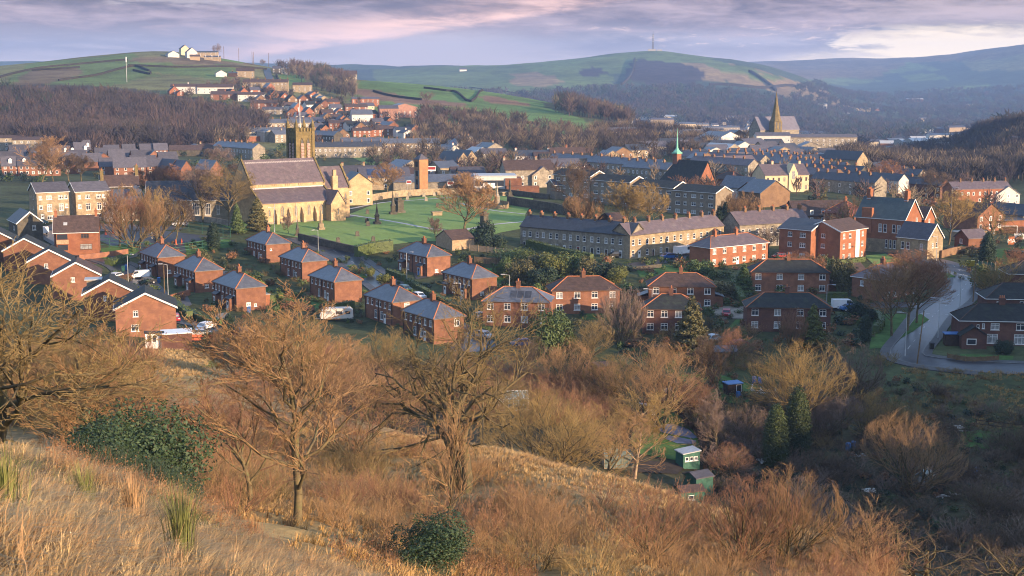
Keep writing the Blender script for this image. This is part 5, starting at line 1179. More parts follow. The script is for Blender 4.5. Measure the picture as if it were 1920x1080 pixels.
hill = [
 ('brick and white semi above the honey terraces, nearer the tower', 662, 258, 15, 13, 8, 4.8, 1.9, 'x', BRICKO, TILEB, 4),
 ('brick semi above the honey terraces with pale window band, farther from the tower', 682, 257, 15, 13, 8, 5, 1.9, 'x', BRICKO, TILEB, 4),
 ('white-banded pair of houses left of the large red-trimmed house', 598, 241, 15, 12, 8, 4.8, 1.8, 'x', BRICKB, TILEG, 4),
 ('brick house row with white upper band behind the tower pinnacles', 617, 244, 12, 17, 8, 5, 2, 'x', BRICKO, TILEB, 5),
 ('brown house with a low-pitched roof above the brick semis', 672, 247, 12, 12, 8, 4.8, 2, 'x', BRICKB, TILEG, 3),
 ('tan brick house with a dark porch beside the blue-roofed gable', 694, 254, 12, 13, 8, 5, 2, 'x', BRICKB, TILEB, 3),
 ('second tan brick house, right of the dark porch', 712, 255, 12, 12, 8, 4.8, 2, 'x', BRICKB, TILEB, 3),
 ('blue-roofed house with a white-edged brick gable', 729, 248, 42, 9, 13, 5, 2.6, 'y', BRICK, SLATE, 0),
 ('large red-trimmed house with pale banded front and slate roof', 660, 232, 14, 16, 12, 7, 3.6, 'x', WHITER, SLATE, 4),
 ('brown-roofed brick house above the large red-trimmed one', 648, 212, 15, 18, 9, 5, 2.4, 'x', BRICK, TILEB, 4),
 ('yellow-fronted house with a dark roof high on the hill street', 678, 210, 20, 11, 9, 5, 2.4, 'x', CREAMR, TILEG, 3),
 ('long brick block with white window band at the top of the street', 660, 197, 10, 24, 9, 5.4, 1.6, 'x', BRICKO, TILEG, 6),
 ('big pink brick works with stepped roofs above the honey terraces', 712, 225, 14, 15, 10, 9, 2.4, 'x', PINKR, TILEG, 3),
 ('pink brick works annexe with blue sawtooth roof', 735, 220, 25, 22, 14, 8, 3, 'y', PINKR, SLATE, 5),
 ('stepped black and white houses, lowest of the descending line', 770, 268, 30, 8, 8, 4.6, 2, 'y', BRICKB, TILEG, 2),
 ('stepped white-gabled house in the middle of the descending line', 757, 262, 30, 8, 10, 4.6, 2, 'y', WHITER, TILEG, 2),
 ('stepped white-gabled house at the head of the descending line', 743, 258, 20, 11, 9, 5.2, 2, 'x', WHITER, SLATED, 3),
 ('brick gable house at the wood edge beside the stepped line', 772, 253, 35, 8, 11, 4.6, 2.6, 'y', BRICK, TILEB, 0),
 ('red brick house with steep gable left of the tower flagpole', 570, 222, 25, 9, 9, 4.2, 4.6, 'y', BRICKO, TILEG, 2),
 ('small steep gabled brick house directly behind the tower', 572, 232, 25, 8, 8, 3, 4.2, 'y', BRICKO, TILEB, 1),
 ('blue-roofed brick house with white porch left of the tower', 551, 212, 30, 8, 10, 4.4, 3.8, 'y', BRICKO, SLATE, 1),
 ('tan stone house with long grey roof below the steep gables', 545, 238, 12, 22, 9, 4.6, 2.4, 'x', STONEG, TILEG, 5),
 ('stone house catching light just right of the tower pinnacle', 570, 240, 12, 14, 9, 5, 2.2, 'x', STONE, TILEG, 4),
 ('orange brick house with dark hip on the street top', 581, 188, 35, 9, 10, 5, 2.6, 'y', BRICKO, TILEG, 2),
 ('dark-roofed house with pale gable below the lane trees', 592, 192, 30, 8, 9, 5, 2.6, 'y', STONE, SLATED, 2),
 ('blue slate house with white gable trim beside the lane foot', 600, 196, 30, 8, 10, 5, 2.4, 'y', STONE, SLATE, 2),
 ('square brick house with brown pyramid roof beside the lane foot', 614, 203, 25, 11, 11, 5.4, 2.6, 'x', BRICK, TILEB, 1),
 ('square stone house with seven windows beside the steep lane', 549, 172, 6, 18, 10, 6.4, 2.2, 'x', STONE, TILEB, 4),
 ('steep gabled brick house with white ground floor beside the lane', 505, 187, 28, 10, 11, 3.4, 5, 'y', BRICKO, TILEK, 1),
 ('smaller gabled house with white bay below the lane', 525, 189, 28, 9, 9, 2.6, 4.4, 'y', BRICKO, TILEK, 1),
 ('white-sided house with a brick gable under the long stone row', 500, 174, 28, 8, 12, 5, 4, 'y', BRICKO, SLATE, 0),
 ('steep brick gable house left of the red-banded terrace', 447, 184, 25, 11, 10, 3.6, 5.4, 'y', BRICKO, TILEK, 2),
 ('red and white banded terrace half sunk in the treetops', 446, 190, 6, 22, 9, 5.6, 2, 'x', WHITER, TILEB, 5),
 ('brown roofed house sunk in the treetops beside the red-banded terrace', 395, 188, 6, 24, 10, 5, 2.6, 'x', BRICK, TILEB, 4),
 ('house row with white windows emerging from the wood edge', 470, 205, 8, 24, 9, 5, 2.6, 'x', BRICK, TILEB, 5),
 ('low tan house with white band just above the wood', 492, 215, 8, 16, 8, 4, 2, 'x', STONEG, TILEG, 4),
 ('long white-banded terrace at the edge of the hill field, left half', 320, 176, 6, 30, 9, 6.4, 2.4, 'x', WHITER, TILEB, 7),
 ('long white-banded terrace at the edge of the hill field, right half', 370, 176, 6, 31, 9, 5.8, 2.8, 'x', WHITER, TILEB, 7),
 ('brick gable with white trim in front of the long banded terrace', 318, 178, 25, 9, 9, 3.4, 4.2, 'y', BRICKO, TILEB, 1),
 ('low brick gable porch house beside the long banded terrace', 332, 180, 25, 7, 7, 2.4, 2.6, 'y', BRICKO, TILEB, 1),
 ('stone farmhouse with three chimneys on the hill field', 443, 144, 8, 18, 9, 6, 3, 'x', STONE, TILEB, 3),
 ('white barn with dark roof on the hill field', 405, 144, 20, 11, 9, 3.6, 3, 'y', WHITER, TILEG, 0),
 ('dark shed between white barn and stone farmhouse', 428, 144, 10, 9, 8, 4, 1, 'x', WOODD, SLATED, 0),
 ('dark house with white windows beside the lane top', 511, 137, 6, 9, 8, 5, 2.4, 'x', STONED, TILEG, 2),
 ('small white-gabled house among the lane-top trees', 524, 138, 6, 9, 8, 4, 3, 'y', WHITER, TILEG, 1),
 ]
for lb, px_, py_, yw, lx, ly, ev, rs, ax, wm, rm, nr in hill:
 fb(lb, px_, py_, yw, lx, ly, ev, rs, ax, 'gable', wm, rm, nr, 0, (.7, 3.1), group=HS, chim=[(lx / 2, ly / 2)] if len(lb) % 3 == 0 else ())
row('long stone row with five chimneys across the hill below the fields', 455, 167, 4, 42, 8, 6, 'x', 'R', far=True, roofm=TILEB, cpots=1, trim=False, wall=STONE)
for k in range(16):
 px_, py_ = [(18, 312), (46, 318), (76, 322), (122, 326), (128, 312), (176, 318), (196, 300), (228, 310), (250, 312), (276, 312), (300, 316), (134, 295), (188, 330), (60, 302), (20, 300), (276, 330)][k]
 fb('small brick estate house with a plum grey roof wedged between larger ones', px_, py_, 20 + 4 * (k % 3), 8 + k % 3, 8.5, 4.4, 3.6, 'xy'[k % 4 == 1], 'gable', BRICK, TILEG, 2, 0, (.7, 2.9), group='small houses packed into the brick estate')
for k in range(34):
 px_, py_ = [(620, 232), (634, 236), (652, 246), (666, 250), (586, 250), (600, 256), (616, 262), (632, 264), (588, 200), (600, 206), (622, 212), (540, 196), (520, 186), (560, 196), (575, 206), (700, 252), (470, 178), (428, 184), (410, 182), (480, 196), (516, 200), (538, 222), (556, 228), (590, 214), (604, 222), (628, 222), (640, 226), (640, 240), (700, 240), (722, 240), (530, 208), (604, 232), (690, 224), (655, 222)][k]
 fb('small hillside estate house half hidden by its neighbours', px_, py_, 18 + 8 * (k % 3), 9, 8, 4.4, 2.6 + k % 2, 'xy'[k % 2], 'gable', [BRICKO, BRICK, WHITER, BRICKB][k % 4], [TILEB, TILEG, TILEK][k % 3], 2, 0, (.7, 2.9), group='small houses packed into the hillside estate')
FM = 'hilltop farm buildings'
for lb, px_, py_, yw, lx, ly, ev, rs, ax, wm, rm, nr in (
 ('tall cream gabled farmhouse on the hilltop skyline', 340, ('D', 1640), 30, 10, 9, 7.5, 4, 'y', CREAMR, TILEG, 0),
 ('white gabled wing in front of the hilltop farmhouse', 351, ('D', 1610), 25, 12, 12, 7, 5, 'y', WHITER, TILEG, 2),
 ('white hilltop bungalow left of the farmhouse', 315, ('D', 1600), 25, 13, 16, 3.6, 3.6, 'y', WHITER, SLATED, 1),
 ('long pale hilltop barn with a dark flat roof', 364, ('D', 1640), 4, 27, 12, 5, 1.6, 'x', STONE, SLATED, 5),
 ('low cream range in front of the long hilltop barn', 383, ('D', 1615), 4, 18, 8, 3.2, 1.4, 'x', STONE, TILEG, 3),
 ('brown timber store in front of the white hilltop wing', 356, ('D', 1585), 10, 11, 7, 4, 2, 'x', WOODP, TILEB, 0)):
 fb(lb, px_, py_, yw, lx, ly, ev, rs, ax, 'gable', wm, rm, nr, 0, (1, 3.6), group=FM)
fb('white cottage high on the far green spur', 862, 134, 15, 22, 12, 6, 5, 'x', wall=WHITER, roofm=TILEG, nR=0)
fb('stone farm with red roof among trees on the spur crest', 640, 149, 10, 18, 10, 6, 4, 'x', wall=STONEG, roofm=TILEB, nR=3)
fb('pale farm range beside the stone farm on the spur crest', 628, 151, 8, 22, 9, 4, 2.6, 'x', wall=STONE, roofm=TILEB, nR=3)
SOLAR = mat('solar_cells', (.035, .055, .12), (.025, .04, .09), 2, .25, .5, 0)
CT = [
 ('yellow stone gabled house with solar-roofed neighbour beside the chancel', 650, ('D', 466), 22, 9.2, 10, 7.6, 3.4, 'y', STONEC, SLATED, 2, [(.6, 1.5), (8.6, 1.5)]),
 ('low hall with solar panels on its roof behind the yellow gabled house', 676, ('D', 545), 12, 20, 12, 5, 3.6, 'x', STONE, TILEG, 3, []),
 ('long brown roof with red chimneys behind the church chancel', 632, ('D', 570), 14, 24, 10, 5, 3, 'x', STONE, TILEG, 0, [(3, 5), (12, 5)]),
 ('frost-roofed workshop beside the drill tower', 752, 330, 35, 12, 14, 4, 3, 'y', STONEG, SLATE, 0, []),
 ('brown house behind the workshop by the drill tower', 756, 342, 10, 14, 9, 3.6, 2.4, 'x', STONE, TILEB, 3, []),
 ('cream stone house with blue slate roof right of the drill tower', 826, 341, 30, 9.4, 13, 6, 2.6, 'x', STONE, SLATE, 3, []),
 ('low house with mossy roof beside the cream stone house', 848, 344, 10, 14, 10, 4.6, 2.2, 'x', STONEG, TILEB, 2, []),
 ('stone shop with a white door behind the mossy roof', 862, 346, 12, 11, 9, 4.6, 2.4, 'x', STONE, TILEG, 1, []),
 ('blue-roofed store with red sign behind the churchyard wall', 808, ('D', 546), 8, 24, 12, 3.2, 2.6, 'x', STONEG, SLATE, 0, []),
 ('blue-roofed store left of the drill tower with a red sign', 738, ('D', 544), 8, 15, 12, 3.2, 2.6, 'x', STONEG, SLATE, 0, []),
 ('twin-gabled stone school house with lit gables', 858, 320, 36, 7, 18, 5, 4, 'y', STONE, SLATED, 0, []),
 ('second lit stone gable beside the twin-gabled school house', 874, 316, 36, 7, 14, 5, 4, 'y', STONE, SLATED, 0, []),
 ('white-roofed workshop left of the grey street houses', 884, 303, 30, 14, 12, 4, 3.6, 'y', STONEG, METAL, 0, []),
 ('grey house with a pale roof beside the white-roofed workshop', 905, 305, 15, 14, 10, 4.8, 2.6, 'x', STONEG, TILEG, 2, []),
 ('stone street house stepping uphill, frost-white roof, lowest', 842, 296, 36, 8, 14, 4.8, 2.4, 'y', WHITER, SLATE, 2, [(4, 2)]),
 ('stone street house stepping uphill, middle one with pale roof', 856, 287, 36, 8, 14, 5, 2.4, 'y', WHITER, SLATE, 2, [(4, 2)]),
 ('stone street house stepping uphill, topmost with a tall gable', 872, 281, 36, 9, 14, 6, 2.6, 'y', STONEG, SLATE, 2, [(4, 2)]),
 ('red-chimneyed stone house at the wood edge right of the street lamp', 915, 292, 30, 10, 16, 4.8, 2.6, 'y', STONEG, SLATE, 0, [(5, 3)]),
 ('pale house with blue slate roof and two chimneys, white upper wall', 967, 310, 6, 20, 10, 5, 2.6, 'x', WHITER, SLATED, 4, [(.5, 5), (18, 5)]),
 ('stone hotel with brown roof and two pale dormers', 948, 352, 12, 20, 12, 7.2, 3.6, 'x', STONEG, TILEB, 4, [(.6, 6), (14, 6)]),
 ('low brown-roofed house right of the blue slate house', 1003, 311, 8, 16, 10, 4.4, 2.6, 'x', BRICKB, TILEB, 3, []),
 ('brown roofed house with four rooflights beside the blue terraces', 1036, 310, 20, 20, 11, 5, 4, 'x', BRICKO, TILEB, 0, [(10, 5.5)]),
 ('moss-roofed house with a brick gable below the rooflight house', 1014, 316, 10, 26, 9, 4.6, 2.6, 'x', BRICK, TILEK, 3, []),
 ('dark hip house in front of the moss-roofed house', 1018, 333, 12, 18, 11, 5, 3.2, 'x', STONEG, TILEG, 3, []),
 ('blue and plum roofed cottage with red hip tiles behind the wall corner', 998, 352, 25, 10, 9, 5, 3.4, 'y', STONEG, SLATEP, 2, []),
 ('mossy roofed bungalow with a brick gable below the blue terrace', 1092, 327, 18, 24, 10, 4.4, 2.8, 'x', BRICK, TILEK, 4, []),
 ('white villa on the ridge beside the wood, far right of the spur', 1122, 262, 12, 30, 10, 6, 2.6, 'x', CREAMR, SLATE, 5, []),
 ('blue roofed stone house at the wood edge above the green spire', 1262, 268, 25, 28, 12, 5, 4, 'x', STONE, SLATE, 4, []),
 ]
for lb, px_, v_, yw, lx, ly, ev, rs, ax, wm, rm, nr, ch in CT:
 rt_ = fb(lb, px_, v_, yw, lx, ly, ev, rs, ax, 'gable', wm, rm, nr, 0, (.8, 3.4), chim=ch)
 if 'solar' in lb and 'low hall' in lb:
  for k in range(4):
   b = MB(); b.slab([(3 + k * 2.6, 1.2, 5.95), (5.4 + k * 2.6, 1.2, 5.95), (5.4 + k * 2.6, 4.6, 7.95), (3 + k * 2.6, 4.6, 7.95)], .08, d=(0, -.4, .9)); b.build('solar_panel', SOLAR, rt_)
bld('library', 'flat-roofed modern white and brick library behind the churchyard wall', 'library', 890, ('D', 535), 4, 16.5, 14, 6.0, .5, 'x', 'flat', WHITER, METAL, [], [], [], [], far=True, trim=False, over=.1,
 parts=[('window_band', lambda b: b.box(.2, 11.5, -.06, -.003, 2.2, 4.4), GLASS), ('brick_wing', lambda b: b.box(12.0, 18.5, -.5, 10, -1, 5.2), BRICK), ('entrance_panel', lambda b: b.box(3.2, 8.0, -.2, -.061, 0, 3.4), WHITEP), ('low_wing', lambda b: b.box(12.2, 25, -5, -.6, -1, 2.4), BRICK)])
row('blue-roofed terrace with a long line of chimneys behind the council blocks', 1232, 338, 40, 8, 75, 11, 'y', 'L', far=True, roofm=SLATE, cpots=1, trim=False, wall=STONEG)
row('shorter blue terrace ending beside the green-spired church', 1250, 345, 40, 8, 28, 5, 'y', 'L', far=True, roofm=SLATE, cpots=1, trim=False, wall=STONEG)
RT = [
 ('brown hipped bungalow in front of the big dark church roof', 1372, 357, 30, 9, 13, 4.4, 2.8, 'y', BRICK, TILEB, 2, []),
 ('blue-gabled house with a white dormer left of the cream hall', 1402, ('D', 520), 40, 8, 14, 4.6, 4, 'y', WHITER, SLATE, 1, []),
 ('plum-roofed hall with pale gable behind the dark church', 1350, 330, 25, 22, 12, 5, 4, 'x', WHITER, SLATEP, 0, []),
 ('stone cottage with two white gabled dormers before the cream hall', 1418, ('D', 505), 30, 9, 11, 4.4, 3.2, 'x', STONE, TILEB, 2, []),
 ('big plain brown brick hall with a lopsided slate roof', 1425, 389, 30, 14, 12, 5.2, 4.2, 'y', BRICKB, SLATE, 0, []),
 ('long low brown-roofed building behind the stone terrace', 1492, ('D', 435), 8, 18, 13, 2.8, 4.2, 'x', BRICKB, TILEB, 5, []),
 ('red-roofed brick pavilion with a small gable, left of the other red roof', 1533, ('D', 440), 40, 10, 11, 3.4, 3.2, 'x', BRICKO, TILER, 3, []),
 ('red-roofed hipped house with a terracotta chimney, next to the pub', 1592, ('D', 425), 40, 9, 10, 4.6, 3.4, 'y', BRICKO, TILER, 1, [(4.5, 5)]),
 ('brick shed with a terracotta wall between the red pavilions', 1490, ('D', 458), 20, 13, 9, 3.0, 2.0, 'x', BRICKO, TILEB, 2, []),
 ('brown gabled club house with three white shutters beside the pitch', 1832, ('D', 418), 28, 11, 14, 4.8, 3.6, 'y', BRICK, TILEB, 3, []),
 ('low flat brick extension beside the club house', 1862, ('D', 424), 15, 12, 8, 2.8, .4, 'x', BRICKO, SLATED, 0, []),
 ('white gabled bungalow with dark roof at the right edge of town', 1868, 386, 18, 11.5, 13, 4.6, 3.4, 'y', WHITER, SLATE, 3, [(6, 8)]),
 ('stone house with a white bargeboard cut by the picture edge', 1918, ('D', 430), 34, 9, 14, 4, 3, 'y', STONEG, SLATED, 0, []),
 ]
for lb, px_, v_, yw, lx, ly, ev, rs, ax, wm, rm, nr, ch in RT:
 hip = 'hipped' in lb or 'pavilion' in lb
 fb(lb, px_, v_, yw, lx, ly, ev, rs, ax, 'hip' if hip else 'gable', wm, rm, nr, 0, (.8, 3.2), chim=ch, ridget=TERRA if hip else None)
bld('cream_hall', 'cream stone hall glowing yellow with a tall central gable', 'hall', 1434, 360, 16, 20, 12, 6.8, 4.2, 'x', 'gable', CREAMR, SLATEP, FW(20, 8, (.8, 4.2), .8, 1.6), [], [], [(6, 6), (18.5, 6)], far=True, trim=False, over=.3, frame=BROWNP,
 parts=[('gable_wall', lambda b: b.slab([(10.6, -.5, -1), (14.6, -.5, -1), (14.6, -.5, 7.4), (12.6, -.5, 11.6), (10.6, -.5, 7.4)], 5, d=(0, 1, 0)), CREAMR), ('gable_window', lambda b: b.box(12.0, 13.2, -.56, -.501, 5.2, 8.4), GLASS)])
rows = [
 ('nearest terrace of the dark-roofed streets, brown gable end facing the sun', 1639, 372, 36, 7.6, 34, 6, 'L', STONEG, SLATED),
 ('terrace with a white painted end wall behind the brown gable', 1684, 366, 36, 7, 40, 6, 'L', WHITER, SLATED),
 ('dark brick terrace with white window surrounds and a rust gable', 1762, 374, 38, 7.6, 30, 5, 'L', BRICKD, SLATED),
 ('blue terrace stepping behind the white painted end wall', 1720, 352, 38, 7.6, 40, 7, 'L', STONEG, SLATED),
 ('plum-roofed terrace below the cream hall with white window surrounds', 1560, 358, 30, 8, 26, 5, 'L', BRICKB, SLATEP),
 ('long dark terrace under the chimney forest, second street back', 1690, 345, 37, 8, 70, 10, 'L', STONED, SLATED),
 ('long dark terrace, third street back, ends beside the gabled chapel', 1650, 336, 37, 8, 80, 12, 'L', STONED, SLATED),
 ('plum terrace with brown stacks right of the long dark streets', 1742, 340, 37, 8, 44, 7, 'L', STONEG, SLATEP),
 ('terrace roof rising behind the cream hall, left street', 1545, 336, 36, 8, 50, 8, 'L', STONED, SLATE),
 ('farthest dark terrace behind the cream hall', 1500, 326, 36, 8, 54, 9, 'L', STONED, SLATE),
 ('plum terrace behind the dark church, chimneys along its ridge', 1424, 326, 36, 8, 60, 9, 'L', STONEG, SLATEP),
 ('plum terrace close behind the dark church roof', 1402, 336, 36, 8, 40, 6, 'L', STONEG, SLATEP),
 ]
for lb, px_, py_, yw, lx, ly, n, fc, wm, rm in rows:
 row(lb, px_, py_, yw, lx, ly, n, 'y', fc, far=True, roofm=rm, cpots=2, trim=False, wall=wm, group='parallel terraces of the right-hand streets', one=True)
row('sunlit red brick terrace with grey slate roof and four big stacks', 1788, ('D', 565), 14, 27, 9, 5, 'x', 'R', far=True, roofm=SLATEP, cpots=3, trim=False, wall=BRICKO)
FT = [
 ('white and grey row with shutters below the spire, left part', 1418, 276, 4, 24, 9, 8, 2, WHITER, TILEG, 5), ('white and grey row with shutters below the spire, right part', 1446, 276, 3, 62, 9, 7, 2, STONEG, TILEG, 14),
 ('white sided house above the far car park', 1352, 283, 35, 16, 20, 9, 3, WHITER, SLATE, 3), ('tan club with a white gable below the far car park', 1402, 288, 30, 16, 14, 6, 3, STONE, TILEG, 2),
 ('stone house with a white roof below the white sided house', 1362, 300, 35, 12, 20, 6, 3, STONEG, METAL, 1), ('frosty flat-roofed house left of the spire', 1336, 257, 10, 30, 12, 6, 3, BRICKB, SLATE, 4), ('brick villa with pale roof left of the spire', 1374, 259, 12, 22, 12, 7, 2.6, BRICK, SLATE, 4),
 ('gabled stone chapel with a white lit front at the town edge', 1606, ('D', 690), 40, 9, 22, 9, 4, STONE, SLATED, 2), ('pale sheltered flats right of the spire hill', 1575, 285, 20, 24, 14, 8, 2.4, STONEG, SLATE, 5),
 ('dark works with tall gables right of the spire', 1535, 276, 35, 16, 26, 10, 4, BRICKD, SLATED, 2), ('blue roofed works behind the dark gables', 1518, 262, 35, 14, 22, 8, 4, STONEG, SLATE, 2),
 ('frost-white terrace running down towards the chapel', 1560, 315, 36, 7, 44, 6, 2.4, STONEG, SLATE, 0), ('second frost-white terrace beside the sheltered flats', 1518, 302, 36, 8, 36, 6, 2.4, STONEG, SLATE, 0),
 ('blue-grey school with a long roof in the dip', 1640, 300, 8, 30, 12, 6, 3, STONE, SLATE, 6), ('pale hall behind the blue-grey school', 1666, 295, 8, 26, 12, 7, 2.6, CREAMR, SLATE, 4), ('small brown gabled house on the wood slope right of the spire', 1585, 265, 30, 14, 12, 6, 4, BRICKB, TILEB, 2),
 ]
for lb, px_, v_, yw, lx, ly, ev, rs, wm, rm, nr in FT:
 fb(lb, px_, v_, yw, lx, ly, ev, rs, 'x' if lx >= ly else 'y', 'gable', wm, rm, nr, 0, (1, 4))
FR = [('far terrace under the hill with sooty stacks, left street', 1316, 246, 12, 72, 9, 12), ('far terrace with sooty stacks beside the small field', 1290, 240, 10, 40, 9, 7), ('far terrace on the skyline of the town, behind the others', 1330, 226, 10, 90, 9, 13), ('far terrace right of the skyline row', 1380, 229, 14, 60, 9, 9), ('far blue terrace descending right of the spire', 1492, 254, -30, 60, 9, 9)]
for lb, px_, py_, yw, lx, ly, n in FR:
 row(lb, px_, py_, yw, lx, ly, n, 'x', 'R', far=True, roofm=SLATE, cpots=1, trim=False, wall=STONEG, one=True, group='far terraces below the hill')
for k in range(7):
 px_, py_, n_ = [(1610, 350, 6), (1580, 342, 7), (1620, 332, 9), (1700, 338, 6), (1470, 320, 7), (1580, 328, 8), (1640, 325, 8)][k]
 row('dark slate terrace packed among its neighbours under rows of chimney stacks', px_, py_, 37, 7.6, n_ * 5.2, n_, 'y', 'L', far=True, roofm=[SLATED, SLATE, SLATEP][k % 3], cpots=2, trim=False, wall=STONED, group='packed dark terraces', one=True)
for k in range(66):
 px_, py_ = [(1296, 240), (1336, 240), (1352, 258), (1372, 266), (1396, 258), (1440, 286), (1456, 312), (1476, 316), (1500, 322), (1530, 318), (1585, 312), (1645, 336), (1670, 334), (1690, 326), (1285, 312), (1310, 318), (1362, 318), (1392, 318), (1420, 318), (1460, 300), (1516, 312), (1560, 318), (1600, 318), (1632, 316), (1656, 326), (1610, 306), (1180, 300), (1150, 306), (1206, 292), (1240, 286), (1130, 314), (1270, 290), (1290, 284), (1320, 306), (1420, 256), (1466, 252), (1300, 252), (1320, 262), (1345, 250), (1366, 244), (1388, 250), (1402, 244), (1340, 272), (1312, 282), (1336, 290), (1380, 292), (1430, 292), (1470, 296), (1500, 290), (1482, 262), (1500, 268), (1550, 292), (1410, 300), (1300, 296), (1450, 304), (1490, 310), (1350, 234), (1400, 236), (1290, 268), (1590, 300), (1560, 274), (1330, 300), (1376, 308), (1430, 312), (1540, 304), (1346, 312)][k]
 fb('small pale or stone house scattered on the far town slope', px_, py_, 10 + 9 * (k % 4), 12 + k % 5, 9, 5.5, 3, 'xy'[k % 3 == 0], 'gable', [STONEG, WHITER, STONE, BRICKB][k % 4], [SLATE, TILEG, SLATED][k % 3], 3, 0, (.8, 3.4), group='small houses on the far town slope')
fb('long dark warehouse with a shining white roof in the valley', 1712, ('D', 1400), 4, 66, 30, 10, 2.5, 'x', wall=CONC, roofm=METAL, name='warehouse', cat='warehouse')
fb('smaller shed with a white roof left of the long warehouse', 1694, ('D', 1420), 4, 22, 30, 9, 2.5, 'x', wall=CONC, roofm=METAL, name='warehouse', cat='warehouse')
fb('white flat-roofed building above the long warehouse', 1742, ('D', 1720), 4, 40, 12, 10, 2, 'x', wall=WHITER, roofm=SLATE, nR=6)
row('pale terrace above the long warehouse in the valley', 1680, ('D', 1740), 8, 70, 9, 9, 'x', 'R', far=True, roofm=SLATE, cpots=1, trim=False, wall=WHITER, one=True)
VB = [(1530, 3600), (1570, 3500), (1605, 3700), (1640, 3900), (1665, 3300), (1690, 3000), (1720, 3500), (1745, 3100), (1765, 3300), (1795, 3000), (1830, 2700), (1860, 3000), (1745, 4200), (1800, 4400), (1625, 1900), (1668, 1850), (1050, 2650), (1075, 2700), (1115, 2750), (1145, 2500), (1160, 2450), (1205, 2650), (1240, 2600), (940, 2600), (900, 2650), (1708, 1900), (1640, 2000), (1756, 2500), (1730, 2550), (1780, 2480), (1610, 2250), (1650, 1600), (1812, 1750), (1900, 950), (1915, 900), (1100, 2600), (1130, 2580), (1170, 2560), (1010, 2550), (1055, 2500), (985, 2480), (1220, 2500), (1275, 2450), (1420, 2300), (1195, 2600), (1785, 1050), (1768, 1100), (1800, 1120), (1560, 3000), (1585, 3100), (1540, 2950), (700, 2300), (735, 2350), (770, 2300), (1880, 3400), (1700, 4600)]
for k, (px_, D_) in enumerate(VB):
 fb('pale building far down the wooded valley', px_, ('D', D_), rnd.uniform(-10, 35), rnd.uniform(16, 34) * (1 + D_ / 6000), rnd.uniform(10, 14), rnd.uniform(6, 9), 3, 'x', wall=[WHITER, STONE, CREAMR, BRICK][k % 4], roofm=[SLATE, METAL, TILEG][k % 3], group='pale buildings far down the valley', nR=0)
def bark(name, c, c2, **k): return mat(name, c, c2, 2.5, 0.9, 0.15, 0.12, **k)
TRUNK = bark('mossy_bark', (0.16, 0.125, 0.065), (0.085, 0.068, 0.042), stain=((0.09, 0.11, 0.03), 1.2, 0.6))
TRUNKP = bark('pale_bark', (0.36, 0.26, 0.16), (0.22, 0.16, 0.10))
TW = {
 'orange': bark('orange_twigs', (0.35, 0.215, 0.105), (0.24, 0.145, 0.075)),
 'red': bark('red_twigs', (0.31, 0.165, 0.095), (0.21, 0.11, 0.068)),
 'gold': bark('gold_twigs', (0.36, 0.25, 0.095), (0.25, 0.17, 0.065)),
 'grey': bark('grey_twigs', (0.24, 0.175, 0.135), (0.155, 0.11, 0.09)),
 'dark': bark('dark_twigs', (0.15, 0.105, 0.07), (0.09, 0.065, 0.045)),
 'olive': bark('olive_twigs', (0.27, 0.195, 0.085), (0.17, 0.125, 0.06)),
 }
def leafm(name, c, c2, v=0.12): return mat(name, c, c2, 1.2, 0.6, 0.3, v, fine=5, contrast=(.3, .7))
LEAF = {
 'green': leafm('evergreen_leaves', (0.095, 0.135, 0.042), (0.05, 0.08, 0.025)),
 'dark': leafm('dark_evergreen_leaves', (0.035, 0.062, 0.034), (0.018, 0.034, 0.02)),
 'lime': leafm('yellow_green_leaves', (0.17, 0.18, 0.045), (0.095, 0.11, 0.03)),
 'cypress': leafm('cypress_leaves', (0.085, 0.11, 0.03), (0.028, 0.046, 0.016)),
 'blue': leafm('glossy_dark_leaves', (0.052, 0.088, 0.038), (0.022, 0.042, 0.02)),
 'rust': leafm('rust_leaves', (0.26, 0.13, 0.06), (0.165, 0.08, 0.04)),
 'hedge': leafm('hedge_leaves', (0.085, 0.115, 0.032), (0.045, 0.065, 0.02)),
 'olive': leafm('olive_leaves', (0.13, 0.12, 0.045), (0.075, 0.07, 0.03)),
 }
def prisms(S, ns=3):
 """S: (n,8) p0 p1 r0 r1 -> V,F of open tapering prisms"""
 S = np.asarray(S, float); p0, p1 = S[:, 0:3], S[:, 3:6]
 d = p1 - p0; L_ = np.linalg.norm(d, axis=1, keepdims=True); d = d / np.maximum(L_, 1e-9)
 ref = np.where(np.abs(d[:, 2:3]) > 0.8, np.array([[1.0, 0, 0]]), np.array([[0, 0, 1.0]]))
 a = np.cross(d, ref); a /= np.linalg.norm(a, axis=1, keepdims=True); b = np.cross(d, a)
 V = []
 for p, r in ((p0, S[:, 6:7]), (p1, S[:, 7:8])):
  for k in range(ns):
   t = 2 * math.pi * k / ns
   V.append(p + (a * math.cos(t) + b * math.sin(t)) * r)
 V = np.stack(V, 1); n = len(S)
 base = (np.arange(n) * 2 * ns)[:, None]
 Fs = [base + np.array([[k, (k + 1) % ns, ns + (k + 1) % ns, ns + k]]) for k in range(ns)]
 return V.reshape(-1, 3), np.concatenate(Fs, 0)
